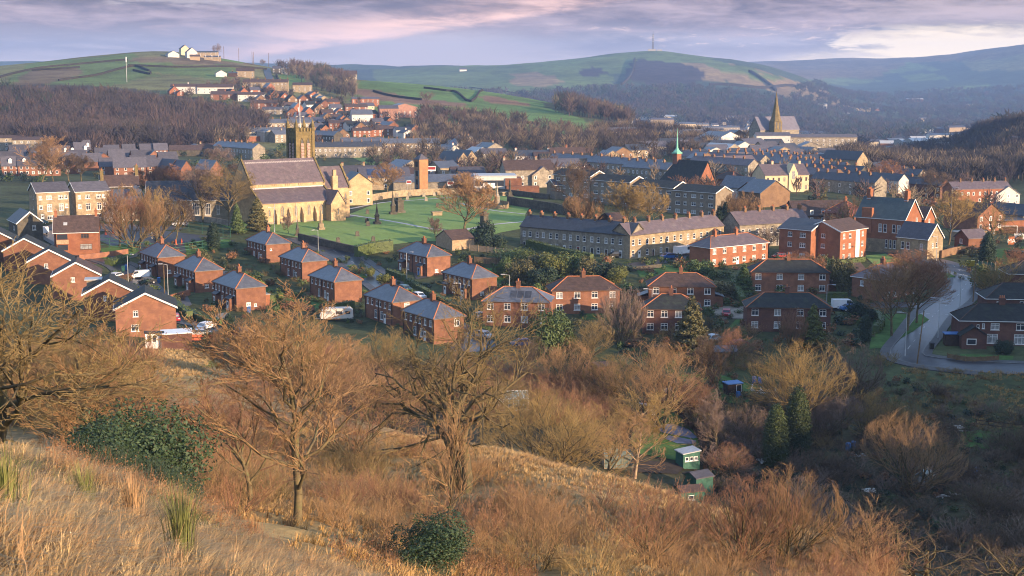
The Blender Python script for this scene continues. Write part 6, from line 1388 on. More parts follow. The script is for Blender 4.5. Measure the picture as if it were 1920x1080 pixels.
def grow(seed, h, style, twig=0.012, scale_n=1.0):
 """branch segments of a leafless tree; returns (thick, thin) segment arrays"""
 rg = random.Random(seed); thick, thin = [], []
 st = dict(
 oak=dict(lv=[(8, .62, 60), (6, .56, 48), (6, .52, 44), (5, .50, 40), (2, .5, 36)], trunk=.42, r=.030, up=.10, jit=.26, stems=1, start=.40, wd=1.15, tp=.54),
 ash=dict(lv=[(19, .46, 52), (7, .54, 42), (6, .50, 38), (4, .48, 36), (2, .5, 32)], trunk=.86, r=.016, up=.26, jit=.17, stems=1, start=.22, wd=.85),
 round=dict(lv=[(12, .62, 46), (7, .56, 40), (6, .52, 36), (5, .5, 32)], trunk=.42, r=.020, up=.17, jit=.13, stems=1, start=.42, wd=.92),
 willow=dict(lv=[(7, .55, 26), (6, .52, 26), (5, .5, 26)], trunk=.66, r=.010, up=.16, jit=.11, stems=16, start=.22, wd=1.0),
 dome=dict(lv=[(9, .60, 40), (7, .56, 36), (6, .52, 34)], trunk=.52, r=.014, up=.10, jit=.13, stems=8, start=.12, wd=1.25),
 shrub=dict(lv=[(7, .52, 36), (6, .50, 36), (5, .5, 34)], trunk=.58, r=.008, up=.12, jit=.17, stems=12, start=.18, wd=1.25),
 gnarl=dict(lv=[(6, .64, 62), (5, .56, 54), (5, .52, 48), (5, .48, 44)], trunk=.40, r=.032, up=.05, jit=.36, stems=2, start=.35, wd=1.3, tp=.57),
 )[style]
 lv = st['lv']
 def norm(v):
  l = math.sqrt(v[0] ** 2 + v[1] ** 2 + v[2] ** 2); return (v[0] / l, v[1] / l, v[2] / l)
 def branch(p, d, L_, r, level, rend):
  n = 5 if level == 0 else (4 if level == 1 else (3 if level == 2 else 2))
  pts = [p]; rs = [r]; ds = [d]
  for i in range(n):
   j = st['jit'] * (1.0 if level else .5)
   d = norm((d[0] + rg.gauss(0, j), d[1] + rg.gauss(0, j), d[2] + rg.gauss(0, j) + st['up'] * (0.6 if level else .25)))
   q = (p[0] + d[0] * L_ / n, p[1] + d[1] * L_ / n, p[2] + d[2] * L_ / n)
   t = (i + 1) / n; r2 = max(r + (rend - r) * t, twig * .55)
   (thick if level <= (2 if 'tp' in st else 1) else thin).append((*p, *q, max(rs[-1], twig * .55), r2))
   p = q; pts.append(p); rs.append(r2); ds.append(d)
  if level >= len(lv): return
  cnt, ratio, ang = lv[level]
  cnt = max(2, int(cnt * scale_n + rg.random()))
  lo = st['start'] if level == 0 else .22
  for c in range(cnt):
   t = lo + (1 - lo) * ((c + rg.random() * .8) / cnt); t = min(t, .999)
   f = t * n; i = int(f); f -= i
   pp = tuple(pts[i][k] + (pts[i + 1][k] - pts[i][k]) * f for k in range(3))
   bd = ds[i + 1]; az = rg.random() * 6.283 if level else (c * 2.4 + rg.random())
   a = R(ang * rg.uniform(.65, 1.25)) * (1.0 - .35 * t)
   ref = (1, 0, 0) if abs(bd[2]) > .8 else (0, 0, 1)
   u = norm((bd[1] * ref[2] - bd[2] * ref[1], bd[2] * ref[0] - bd[0] * ref[2], bd[0] * ref[1] - bd[1] * ref[0]))
   w = (bd[1] * u[2] - bd[2] * u[1], bd[2] * u[0] - bd[0] * u[2], bd[0] * u[1] - bd[1] * u[0])
   ca, sa = math.cos(a), math.sin(a); cz, sz = math.cos(az), math.sin(az)
   nd = norm(tuple(bd[k] * ca + (u[k] * cz + w[k] * sz) * sa for k in range(3)))
   LL = L_ * ratio * rg.uniform(.7, 1.2) * (1.15 - .35 * t)
   if level == 0: LL = max(h * .32, LL) if style in ('oak', 'round', 'gnarl') else LL
   rr = max(rs[i] * st.get('tp', .55) * (1 if level < 2 else .8), twig * .7)
   branch(pp, nd, LL, rr, level + 1, max(rr * .35, twig * .5))
 for s_ in range(st['stems']):
  lean = 0.06 if st['stems'] == 1 else .3
  if st['stems'] > 3:
   an = s_ * 2.4 + rg.random(); tl = math.sqrt((s_ + .5) / st['stems']) * (.75 if style == 'dome' else .95); d = norm((math.cos(an) * tl, math.sin(an) * tl, 1))
  else: d = norm((rg.gauss(0, lean), rg.gauss(0, lean), 1))
  hh = h * st['trunk'] * (1 if st['stems'] == 1 else rg.uniform(.7, 1.1))
  o = (0, 0, -.4) if st['stems'] == 1 else (rg.gauss(0, h * .03), rg.gauss(0, h * .03), -.3)
  branch(o, d, hh, max(h * st['r'], twig), 0, max(h * st['r'] * .4, twig * .8))
 A, B = np.array(thick), np.array(thin)
 z = np.percentile(B[:, 5], 99.5); rr = np.percentile(np.hypot(B[:, 3], B[:, 4]), 95)
 kz = h / z; kx = st['wd'] * h * .5 / rr
 if style in ('dome', 'round', 'willow'):
  W2 = np.percentile(np.hypot(B[:, 3], B[:, 4]), 88); cz = z * .42
  for S in (A, B):
   for o in (0, 3):
    q = S[:, o:o + 3] - np.array([[0, 0, cz]]); n_ = np.sqrt((q[:, 0] / W2) ** 2 + (q[:, 1] / W2) ** 2 + (q[:, 2] / (z - cz)) ** 2)
    f = np.where((n_ > .72) & (S[:, o + 2] > cz * .4), (.72 + .28 * (1 - np.exp(-(n_ - .72) / .28))) / np.maximum(n_, 1e-6), 1)
    S[:, o:o + 3] = q * f[:, None] + np.array([[0, 0, cz]])
  z = np.percentile(B[:, 5], 99.5); rr = np.percentile(np.hypot(B[:, 3], B[:, 4]), 95); kz = h / z; kx = st['wd'] * h * .5 / rr
 for S in (A, B):
  for q in (0, 1, 3, 4): S[:, q] *= kx
  for q in (2, 5): S[:, q] *= kz
 return A, B
TREES = {}
def tree_meshes(style, seed, h, twig, col, dense=1.0, trunkm=None):
 k = (style, seed, h, twig, col, dense, trunkm)
 if k not in TREES:
  a, b = grow(seed, h, style, twig, dense)
  V, Fq = prisms(a, 5); t = np_mesh('trunk', V, Fq, [trunkm or TRUNK], smooth=True)
  V, Fq = prisms(b, 3); c = np_mesh('crown', V, Fq, [TW[col]])
  TREES[k] = (t, c)
 return TREES[k]
def bare(label, px, v, h, style='round', col='orange', seed=1, near=False, group=None, name='bare_tree', cat='tree', wide=1.0, trunkm=None, dense=1.0, hb=None):
 """h: metres; mesh is shared per style/seed and scaled"""
 p = P(px, v); D = p.y
 hb = hb or (10.0 if near else 12.0)
 tw = 0.015 if near else min(.05, max(0.018, 0.0001 * D)) * min(1.0, hb / h * 1.0)
 tw = round(tw, 3)
 t, c = tree_meshes(style, seed, hb, tw, col, dense, trunkm)
 s = h / hb
 root = thing(name, label, cat, p, rnd.uniform(0, 6.28), group, (s * wide, s * wide, s))
 link('trunk', t, root); link('crown', c, root)
 return root
def leaf_cloud(seed, shape, n, size, flat=.5):
 """leaf-sized quads spread through lumpy volumes. shape: list of (cx,cy,cz,rx,ry,rz)"""
 g = np.random.default_rng(seed); vol = np.array([s[3] * s[4] + s[4] * s[5] for s in shape]); pr = vol / vol.sum()
 k = g.choice(len(shape), n, p=pr); S = np.array(shape)[k]
 d = g.normal(size=(n, 3)); d /= np.linalg.norm(d, axis=1, keepdims=True)
 rad = 1 - np.abs(g.normal(0, .16, n)); lump = 1 + .18 * np.sin(d[:, 0] * 5 + k) * np.sin(d[:, 1] * 4.3 + 2 * k) + .12 * np.sin(d[:, 2] * 7 + k)
 c = S[:, :3] + d * S[:, 3:6] * (rad * lump)[:, None]
 nrm = d + g.normal(0, .65, (n, 3)); nrm /= np.linalg.norm(nrm, axis=1, keepdims=True)
 a = np.cross(nrm, g.normal(size=(n, 3))); a /= np.linalg.norm(a, axis=1, keepdims=True); b = np.cross(nrm, a)
 sz = size * g.uniform(.6, 1.4, n)[:, None]
 V = np.stack([c - a * sz, c + b * sz * flat, c + a * sz, c - b * sz * flat], 1).reshape(-1, 3)
 return V, np.arange(n * 4).reshape(-1, 4)
BUSH = {}
def bush_mesh(kind, seed, n, size, col):
 k = (kind, seed, n, size, col)
 if k in BUSH: return BUSH[k]
 g = random.Random(seed)
 if kind == 'round':
  sh = [(g.uniform(-.45, .45), g.uniform(-.45, .45), g.uniform(.35, .85), g.uniform(.3, .55), g.uniform(.3, .55), g.uniform(.3, .5)) for _ in range(9)]
 elif kind == 'cone':
  sh = []
  for q in range(34):
   t = q / 34; r = .27 * (1 - t) ** .85 + .02; az = q * 2.4
   sh.append((math.cos(az) * r * .55, math.sin(az) * r * .55, .06 + t * .92, r * .62, r * .62, .055))
 elif kind == 'column':
  sh = []
  for q in range(70):
   t = q / 70; r = .15 * math.sqrt(max(.03, 1 - max(0, (t - .30) / .72) ** 2)) * (0.85 if t < .08 else 1); az = q * 2.4
   sh.append((math.cos(az) * r * .5, math.sin(az) * r * .5, .03 + t * .94, max(r, .03) * .62, max(r, .03) * .62, .10))
 else:
  sh = [(0, 0, .5, .5, .5, .5)]
 V, Fq = leaf_cloud(seed, sh, n, size)
 if kind != 'round':
  b = MB(); b.lathe([(.02, .02)] + [((.105 * math.sqrt(max(.02, 1 - max(0, (t - .30) / .70) ** 2)) if kind == 'column' else .15 * (1 - t) ** .9), t) for t in (.05, .2, .35, .5, .65, .8, .92)] + [(.004, .97)], n=9)
  q = np.array([f for f in b.f if len(f) == 4]); V, Fq = merge([(V, Fq), (np.array(b.v), q)])
 BUSH[k] = np_mesh('foliage', V, Fq, [LEAF[col]])
 return BUSH[k]
STEM = {}
def green(label, px, v, w, h, kind='round', col='green', seed=1, name=None, cat=None, n=None, size=None, group=None):
 p = P(px, v)
 name = name or {'round': 'evergreen_bush', 'cone': 'conifer', 'column': 'cypress'}[kind]
 cat = cat or {'round': 'bush', 'cone': 'conifer', 'column': 'cypress'}[kind]
 hh = h
 if kind == 'round': sx, sz = w / 1.5, h / 1.2
 elif kind == 'cone': sx, sz = w / .62, h
 else: sx, sz = w / .34, h
 root = thing(name, label, cat, p, rnd.uniform(0, 6.28), group, (sx, sx, sz))
 n = n or {'round': 4200, 'cone': 9000, 'column': 8000}[kind]; size = size or {'round': .05, 'cone': .024, 'column': .02}[kind]
 link('foliage', bush_mesh(kind, seed, n, size, col), root)
 if kind not in STEM:
  b = MB()
  for k in range(5 if kind == 'round' else 1):
   a = k * 1.26; b.cyl((0, 0, -.05), ((.3 * math.cos(a), .3 * math.sin(a), .6) if kind == 'round' else (0, 0, .9)), .03, .008, 6)
  STEM[kind] = b.mesh('trunk', [TRUNK])
 link('trunk', STEM[kind], root)
 return root
def hedge(label, pts, w=1.0, h=1.5, col='hedge', name='hedge', size=.16):
 C = px_curve(pts, .8); g = np.random.default_rng(len(label) * 7 + len(C))
 mb = MB(); L_ = [c for c in C]; pv = []
 for k, c in enumerate(L_):
  a = L_[max(0, k - 1)]; b = L_[min(len(L_) - 1, k + 1)]; d = (b - a).normalized(); pv.append((c, Vector((d.y, -d.x))))
 Q = []
 for k in range(len(pv) - 1):
  (c0, n0), (c1, n1) = pv[k], pv[k + 1]; z0, z1 = H(c0.x, c0.y), H(c1.x, c1.y); e = .82
  A = [(*(c0 + n0 * w / 2 * e), z0 - .3), (*(c0 - n0 * w / 2 * e), z0 - .3), (*(c0 - n0 * w / 2 * e), z0 + h * .93), (*(c0 + n0 * w / 2 * e), z0 + h * .93)]
  B = [(*(c1 + n1 * w / 2 * e), z1 - .3), (*(c1 - n1 * w / 2 * e), z1 - .3), (*(c1 - n1 * w / 2 * e), z1 + h * .93), (*(c1 + n1 * w / 2 * e), z1 + h * .93)]
  for i in range(4): mb.poly([A[i], A[(i + 1) % 4], B[(i + 1) % 4], B[i]])
  if k == 0: mb.poly(A)
  if k == len(pv) - 2: mb.poly(B[::-1])
  seg = (c1 - c0).length
  for q in range(int(seg * (w + 2 * h) * 7)):
   t = g.random(); u = g.random() * (w + 2 * h); c = c0.lerp(c1, t); n_ = n0
   if u < h: off, zz = -w / 2, u
   elif u < h + w: off, zz = -w / 2 + (u - h), h
   else: off, zz = w / 2, u - h - w
   Q.append((c.x + n_.x * off + g.normal(0, .05), c.y + n_.y * off + g.normal(0, .05), z0 + (z1 - z0) * t + zz + g.normal(0, .06)))
 Q = np.array(Q); n = len(Q)
 a = g.normal(size=(n, 3)); a /= np.linalg.norm(a, axis=1, keepdims=True); b = np.cross(a, g.normal(size=(n, 3))); b /= np.linalg.norm(b, axis=1, keepdims=True)
 sz = size * g.uniform(.6, 1.3, (n, 1))
 V = np.stack([Q - a * sz, Q + b * sz * .6, Q + a * sz, Q - b * sz * .6], 1).reshape(-1, 3)
 V0 = np.array(mb.v); F0 = np.array(mb.f)
 me = np_mesh(name, np.vstack([V0, V]), [F0, np.arange(n * 4).reshape(-1, 4) + len(V0)], [LEAF[col]])
 return tag(link(name, me), label, 'hedge')
def tile(base, pos, rot, sc_):
 """base: (V,F); many turned and scaled copies in one mesh"""
 V, Fq = base; n = len(pos); c, s = np.cos(rot)[:, None], np.sin(rot)[:, None]
 sc_ = np.asarray(sc_, float);
 if sc_.ndim == 1: sc_ = np.stack([sc_] * 3, 1)
 X = V[None, :, 0] * sc_[:, 0:1]; Y = V[None, :, 1] * sc_[:, 1:2]; Z_ = V[None, :, 2] * sc_[:, 2:3]
 out = np.stack([X * c - Y * s + pos[:, 0:1], X * s + Y * c + pos[:, 1:2], Z_ + pos[:, 2:3]], -1).reshape(-1, 3)
 Fo = (Fq[None] + (np.arange(n) * len(V))[:, None, None]).reshape(-1, Fq.shape[1])
 return out, Fo
def merge(parts):
 Vs, Fs, o = [], [], 0
 for V, Fq in parts: Vs.append(V); Fs.append(Fq + o); o += len(V)
 return np.concatenate(Vs), np.concatenate(Fs)
def sample_zone(g, n, d0, d1, poly, extra=None):
 """random ground points whose picture position falls in poly, uniform over ground area between depths d0..d1"""
 xs = [p[0] for p in poly]; out = []
 while sum(len(o) for o in out) < n:
  D = np.sqrt(g.uniform(d0 ** 2, d1 ** 2, 4000)); px = g.uniform(min(xs), max(xs), 4000)
  x = (px - 960) / F * D * 1.0; z = Hn(x, D); dd = D * CP - z * SP
  qx = 960 + F * x / dd; qy = 540 - F * (D * SP + z * CP) / dd
  m = inpoly(qx, qy, poly)
  if m.sum() == 0:
   if len(out) > 60: break
   out.append(np.zeros((0, 3))); continue
  out.append(np.stack([x, D, z], 1)[m])
  if len(out) > 400: break
 out.append(np.zeros((0, 3)))
 return np.concatenate(out)[:n]
def far_tree(seed, n=60, conif=False, wbase=.035):
 """unit-height tree of thin rising slivers on a stem"""
 g = np.random.default_rng(seed); S = [(0, 0, 0, 0, 0, .62, .022, .010)]
 for _ in range(n):
  t = g.uniform(.22, .8); az = g.uniform(0, 6.283); out = g.uniform(.06, .30) * (1.15 - abs(t - .5)); up = g.uniform(.12, .34)
  x0, y0 = g.normal(0, .06, 2) + np.array([math.cos(az), math.sin(az)]) * out * .35
  S.append((x0, y0, t * .9, x0 + math.cos(az) * out * .8, y0 + math.sin(az) * out * .8, min(t * .9 + up, 1.02), wbase * .5, wbase * .15))
 return prisms(S, 3)
FT_ = [far_tree(s, 46) for s in range(5)]
FTT = [far_tree(20 + s, 20, wbase=.075) for s in range(4)]
def wood(name, label, n, d0, d1, poly, mats, hr, seed=3, tiny=False, wx=1.0):
 g = np.random.default_rng(seed); pos = sample_zone(g, n, d0, d1, poly)
 if not len(pos): print('EMPTY WOOD', label); return
 h = g.uniform(*hr, len(pos)); w = h * g.uniform(.8, 1.5, len(pos)) * wx; rot = g.uniform(0, 6.283, len(pos))
 src = FTT if tiny else FT_
 parts, mi = [], []
 mk = (vnoise(pos[:, 0] / (40 if d0 < 1500 else 130), pos[:, 1] / (40 if d0 < 1500 else 130), seed) * .5 + .5 + g.normal(0, .18, len(pos))) * len(mats)
 mk = np.clip(mk.astype(int), 0, len(mats) - 1)
 for v in range(len(src)):
  for m in range(len(mats)):
   s = (np.arange(len(pos)) % len(src) == v) & (mk == m)
   if not s.any(): continue
   V, Fq = tile(src[v], pos[s] - [0, 0, .4], rot[s], np.stack([w[s], w[s], h[s]], 1))
   parts.append((V, Fq)); mi += [m] * len(Fq)
 V, Fq = merge(parts)
 o = link(name, np_mesh(name, V, Fq, mats, mi)); o['label'] = label; o['kind'] = 'stuff'
 return o
PURP = bark('shaded_purple_twigs', (0.062, 0.052, 0.056), (0.042, 0.036, 0.04)); ROSE = bark('shaded_rosy_twigs', (0.105, 0.074, 0.064), (0.072, 0.052, 0.048)); BROWNW = bark('shaded_brown_twigs', (0.07, 0.06, 0.05), (0.046, 0.04, 0.036)); TANW = bark('tan_twigs', (0.18, 0.14, 0.095), (0.12, 0.095, 0.068)); FIRW = leafm('fir_green', (0.035, 0.055, 0.035), (0.02, 0.032, 0.022))  # PURP, ROSE, BROWNW darkened: cloud shadow on the wood put into colour
wood('woodland', 'leafless purple-brown wood covering the slope below the farm hill', 2300, 830, 1320, [(-120, 300), (-120, 200), (60, 192), (160, 194), (240, 198), (300, 212), (400, 226), (470, 238), (505, 250), (480, 262), (430, 272), (300, 284), (180, 290), (80, 296)], [PURP, BROWNW, ROSE, PURP], (12, 19), 3)
wood('woodland', 'dark conifers inside the wood at the left edge', 140, 900, 1320, [(-120, 240), (-120, 190), (20, 180), (110, 215), (90, 245)], [FIRW], (13, 19), 5, wx=.7)
wood('woodland', 'paler front fringe of trees between the estate and the wood', 170, 760, 900, [(100, 305), (100, 268), (420, 262), (470, 272), (400, 284), (240, 290), (140, 300)], [TANW, BROWNW, PURP, ROSE], (10, 16), 6)
wood('woodland', 'bare trees on the bank between the hillside estate and the town', 380, 800, 1220, [(770, 285), (775, 232), (800, 215), (870, 222), (960, 232), (1060, 248), (1190, 250), (1200, 275), (1080, 292), (960, 288), (880, 292), (800, 296)], [PURP, TANW, BROWNW, ROSE], (9, 14), 7)
wood('woodland', 'trees along the lower town slope below the far green fields', 330, 760, 1150, [(1060, 292), (1120, 250), (1240, 238), (1330, 262), (1400, 285), (1300, 300), (1180, 300)], [TANW, PURP, BROWNW], (8, 13), 8)
wood('woodland', 'rusty trees around the lane at the top of the hillside estate', 120, 1180, 1700, [(515, 142), (535, 125), (600, 128), (640, 150), (690, 172), (660, 190), (620, 180), (580, 160)], [ROSE, TANW, BROWNW], (11, 18), 9)
wood('woodland', 'dark pines mixed among the lane-top trees', 24, 1180, 1700, [(560, 140), (620, 140), (640, 175), (600, 178)], [FIRW], (12, 18), 10, wx=.6)
wood('woodland', 'small wood with pines on the near shoulder of the green spur', 190, 1250, 1650, [(1025, 208), (1060, 192), (1120, 196), (1190, 225), (1180, 240), (1090, 226)], [ROSE, PURP, FIRW, TANW], (13, 20), 11)
wood('woodland', 'bare woods filling the valley beyond the right-hand terraces', 1700, 720, 1500, [(1560, 335), (1600, 302), (1670, 312), (1700, 296), (1790, 280), (1850, 250), (1990, 226), (1990, 400), (1900, 385), (1800, 372), (1680, 345)], [BROWNW, PURP, BROWNW, TANW], (11, 17), 12)
wood('woodland', 'trees on the slope right of the spire church', 200, 850, 1300, [(1480, 245), (1540, 250), (1600, 275), (1620, 300), (1560, 300), (1500, 270)], [BROWNW, PURP, TANW], (8, 13), 13)
wood('woodland', 'blue distant woods along the foot of the mast hill', 2600, 2100, 4300, [(760, 200), (860, 172), (1000, 178), (1140, 170), (1290, 166), (1420, 180), (1590, 210), (1640, 225), (1640, 290), (1500, 245), (1200, 232), (1000, 228), (850, 215)], [PURP, BROWNW, FIRW, PURP], (14, 24), 14, tiny=True, wx=1.4)
wood('woodland', 'far valley woods and hedgerows below the right-hand hills', 2600, 1500, 5200, [(1480, 290), (1480, 165), (1560, 152), (1700, 172), (1830, 165), (1990, 160), (1990, 250), (1800, 245), (1700, 262), (1600, 285)], [BROWNW, PURP, FIRW, BROWNW], (13, 22), 15, tiny=True, wx=1.5)
wood('woodland', 'wooded bank behind the green spur at the left of the mast hill', 330, 2000, 2900, [(700, 152), (760, 132), (800, 136), (825, 156), (930, 186), (850, 168), (760, 150)], [FIRW, PURP, BROWNW], (13, 20), 16, tiny=True, wx=1.4)
LB = [leaf_cloud(300 + s, [(rnd.uniform(-.2, .2), rnd.uniform(-.2, .2), .3 + .2 * q, .38, .38, .3) for q in range(3)], 170, .10) for s in range(4)]
def planting(label, n, d0, d1, poly, mats, hr, seed, src=None, wx=1.1, name='garden_planting'):
 g = np.random.default_rng(seed); pos = sample_zone(g, n, d0, d1, poly)
 if not len(pos): print('EMPTY', label); return
 src = src or LB; h = g.uniform(*hr, len(pos)); w = h * g.uniform(.8, 1.6, len(pos)) * wx; mk = g.integers(0, len(mats), len(pos)); parts, mi = [], []
 for v in range(len(src)):
  for m in range(len(mats)):
   s = (np.arange(len(pos)) % len(src) == v) & (mk == m)
   if s.any():
    V, Fq = tile(src[v], pos[s] - [0, 0, .15], g.uniform(0, 6.28, s.sum()), np.stack([w[s], w[s], h[s]], 1)); parts.append((V, Fq)); mi += [m] * len(Fq)
 V, Fq = merge(parts); o = link(name, np_mesh(name, V, Fq, mats, mi)); o['label'] = label; o['kind'] = 'stuff'
TOWN_L = [(-40, 340), (-40, 300), (200, 280), (480, 270), (520, 300), (430, 340), (340, 350), (160, 345), (60, 380)]
planting('evergreen and brown shrubs in the gardens of the new estate and old streets', 240, 480, 900, [(-40, 345), (-40, 290), (480, 265), (640, 280), (640, 300), (430, 345)], [LEAF['olive'], LEAF['dark'], LEAF['green']], (2, 4.5), 401)
planting('shrubs between the hillside houses', 190, 820, 1350, [(300, 190), (500, 130), (620, 180), (760, 220), (790, 275), (600, 285), (520, 250)], [LEAF['olive'], LEAF['dark'], LEAF['green']], (1.5, 3.6), 402)
planting('bare trees between the hillside houses', 70, 820, 1350, [(300, 190), (500, 150), (620, 190), (760, 220), (790, 275), (600, 285), (520, 250)], [TANW, ROSE, BROWNW], (7, 12), 403, FT_)
planting('shrubs behind the churchyard and among the central streets', 420, 440, 900, [(660, 340), (700, 290), (900, 295), (1240, 300), (1240, 345), (1000, 350), (900, 345)], [LEAF['olive'], LEAF['dark'], LEAF['green']], (2, 4.5), 404)
planting('bare trees among the central streets', 130, 440, 900, [(660, 340), (700, 290), (900, 295), (1240, 300), (1240, 345), (1000, 350), (900, 345)], [TANW, ROSE, BROWNW], (6, 11), 405, FT_)
planting('shrubs between the right-hand streets', 320, 380, 1100, [(1280, 400), (1290, 260), (1560, 260), (1700, 330), (1900, 380), (1920, 440), (1780, 440), (1600, 380), (1400, 390)], [LEAF['olive'], LEAF['dark'], LEAF['rust']], (1.6, 4), 406)
planting('bare trees between the right-hand streets and far houses', 130, 400, 1150, [(1280, 390), (1290, 250), (1560, 250), (1640, 310), (1900, 375), (1920, 430), (1780, 430), (1600, 375), (1400, 385)], [TANW, ROSE, BROWNW], (6, 11), 407, FT_)
planting('clipped and loose shrubs in the semi gardens', 420, 225, 370, [(180, 560), (250, 460), (440, 440), (640, 470), (780, 470), (980, 480), (1000, 560), (960, 640), (800, 640), (620, 600), (420, 610)], [LEAF['olive'], LEAF['dark'], LEAF['green'], LEAF['hedge'], LEAF['rust']], (.7, 2.0), 408)
planting('garden shrubs round the shaded brick pairs', 460, 205, 350, [(1000, 640), (1010, 490), (1200, 480), (1560, 480), (1650, 560), (1640, 660), (1500, 720), (1250, 720)], [LEAF['olive'], LEAF['dark'], LEAF['green'], LEAF['hedge'], LEAF['rust']], (.7, 2.4), 409)
planting('bushes and brambles filling the allotment hollow', 700, 120, 236, [(1250, 715), (1500, 700), (1700, 710), (1760, 740), (1990, 800), (1990, 1090), (1850, 1080), (1640, 1010), (1500, 960), (1330, 930), (1310, 850)], [LEAF['dark'], LEAF['dark'], LEAF['olive'], LEAF['rust'], LEAF['green']], (.4, 1.5), 410)
planting('shrubs beside the upper road and the pitch', 130, 290, 430, [(1780, 520), (1800, 440), (1990, 430), (1990, 620), (1860, 560)], [LEAF['olive'], LEAF['dark'], LEAF['lime'], LEAF['rust']], (.8, 2.4), 411)
NG = 'bare trees on the near hillside'
bare('old spreading bare tree filling the left edge, thick olive branches', 2, ('D', 50), 10.4, 'oak', 'olive', 11, True, wide=1.25, dense=1.05)
bare('slender bare tree behind the rhododendron at the left', 205, ('D', 56), 7.6, 'ash', 'orange', 12, True, wide=1.3)
bare('bare tree at the left with thin dark trunk, between the old tree and the houses', 120, ('D', 64), 8.2, 'round', 'olive', 13, True, wide=1.2)
bare('tall bare tree in the left foreground, straight dark trunk and broad orange crown', 556, ('D', 58), 10.2, 'ash', 'orange', 14, True, wide=1.3, dense=.88)
bare('leaning companion beside the tall foreground tree, lower and redder', 470, ('D', 66), 7.0, 'round', 'red', 15, True, wide=1.2)
bare('big old oak in mid slope with contorted mossy limbs and two trunks', 893, ('D', 94), 14.6, 'gnarl', 'olive', 16, True, wide=.98, dense=1.2, hb=12)
bare('thin young tree right of the tall foreground tree, single dark stem', 836, ('D', 64), 7.4, 'ash', 'orange', 17, True, wide=.55, dense=.75)
bare('shrubby bare tree under the old oak, arching twigs', 1010, ('D', 60), 3.6, 'shrub', 'orange', 18, True, wide=1.1)
bare('upright bare thicket tree at the bottom, right of the glossy bush', 1215, ('D', 70), 4.6, 'shrub', 'red', 19, True, wide=1.2)
bare('reddish upright scrub tree on the sunny crest', 1395, ('D', 78), 5.2, 'willow', 'red', 20, True, wide=1.3)
bare('second reddish scrub tree on the sunny crest, tallest shoots', 1475, ('D', 80), 5.6, 'willow', 'orange', 21, True, wide=1.2)
bare('gnarled dark bare tree at the bottom right corner', 1740, ('D', 82), 5.0, 'gnarl', 'dark', 22, True, wide=1.5, hb=12)
bare('low tangled bare tree at the bottom, left of the gnarled dark one', 1610, ('D', 80), 4.0, 'shrub', 'orange', 23, True, wide=1.3)
bare('dark bare bush entering at the right bottom edge', 1890, ('D', 92), 5.4, 'gnarl', 'dark', 24, True, wide=1.4, hb=12)
bare('red-brown bare shrub tree on the slope below the caravan', 660, ('D', 108), 8.0, 'shrub', 'red', 18, True, wide=1.3)
bare('russet bare shrub tree left of the slope path', 370, ('D', 100), 6.5, 'shrub', 'red', 19, True, wide=1.3)
bare('golden multi-stemmed willow in front of the brick semis, tallest on the slope', 560, ('D', 178), 11.2, 'willow', 'gold', 25, False, wide=1.05)
bare('pink-brown multi-stemmed scrub beside the lane fence', 455, ('D', 186), 8.0, 'willow', 'red', 26, False, wide=1.1)
bare('sparse reddish saplings below the nearest gabled house', 262, ('D', 160), 6.6, 'willow', 'red', 27, False, wide=1.0)
bare('brown thorn bush left of the nearest gabled house', 160, ('D', 150), 7.0, 'shrub', 'orange', 28, False, wide=1.4)
bare('brown hedge tree below the two-tone roof', 95, ('D', 130), 8.0, 'round', 'olive', 29, False, wide=1.3)
bare('bare bush in the gap below the old oak, tan stems', 740, ('D', 150), 6.8, 'shrub', 'orange', 28, False, wide=1.5)
bare('grey-tan bare tree in the dip below the joined semis', 690, ('D', 165), 8.4, 'round', 'orange', 29, False, wide=1.3)
bare('gold-tipped bare tree right of the old oak', 1040, ('D', 150), 11.5, 'dome', 'gold', 34, False, wide=1.2)
bare('broad bare thicket tree before the round evergreen, olive stems', 960, ('D', 172), 10.0, 'round', 'olive', 30, False, wide=1.35)
bare('broad golden-brown tree right of the old oak, standing in the dip', 1130, ('D', 162), 11.0, 'round', 'orange', 31, False, wide=1.45)
bare('pale lit bare tree with forked trunk beside the glass greenhouse', 1190, ('D', 176), 11.4, 'ash', 'gold', 32, False, wide=1.2, trunkm=TRUNKP)
for px_, D_, h_, c_, sd_, lb in ((650, 214, 7.5, 'orange', 34, 'tan willow dome right of the caravan hedge'), (722, 222, 8.0, 'gold', 35, 'golden willow dome below the upper joined semi'), (605, 206, 7.0, 'red', 33, 'russet thicket below the caravan'), (1102, 244, 8.0, 'olive', 35, 'olive thicket below the plum-roofed pair'), (1062, 216, 8.5, 'orange', 33, 'orange thicket in front of the round evergreen'), (1150, 214, 8.0, 'gold', 34, 'golden thicket left of the round willow'), (985, 232, 6.5, 'dark', 35, 'dark thicket beside the bright blue car'), (1300, 214, 7.0, 'red', 34, 'russet thicket right of the round willow'), (860, 214, 6.5, 'orange', 33, 'tan thicket below the lower joined semi'), (500, 226, 6.0, 'olive', 34, 'olive thicket below the lane-bend semi')):
 bare(lb, px_, ('D', D_), h_, 'dome', c_, sd_, False, wide=1.0)
bare('round pinkish-gold willow in front of the half-hidden dark house', 1232, ('D', 205), 13.4, 'dome', 'orange', 33, False, wide=.95)
bare('huge rounded olive-gold willow below the dark brick pair', 1490, ('D', 212), 14.0, 'dome', 'gold', 34, False, wide=1.05)
bare('pale bare tree between the olive willow and the road, silvery twigs', 1598, ('D', 226), 10.5, 'dome', 'grey', 35, False, wide=.8)
bare('tan bare bush in front of the road junction', 1640, ('D', 206), 9.0, 'dome', 'gold', 36, False, wide=.9)
bare('dark-trunked bare tree in the gardens beside the small shed', 1352, ('D', 224), 11.4, 'ash', 'dark', 37, False, wide=1.2)
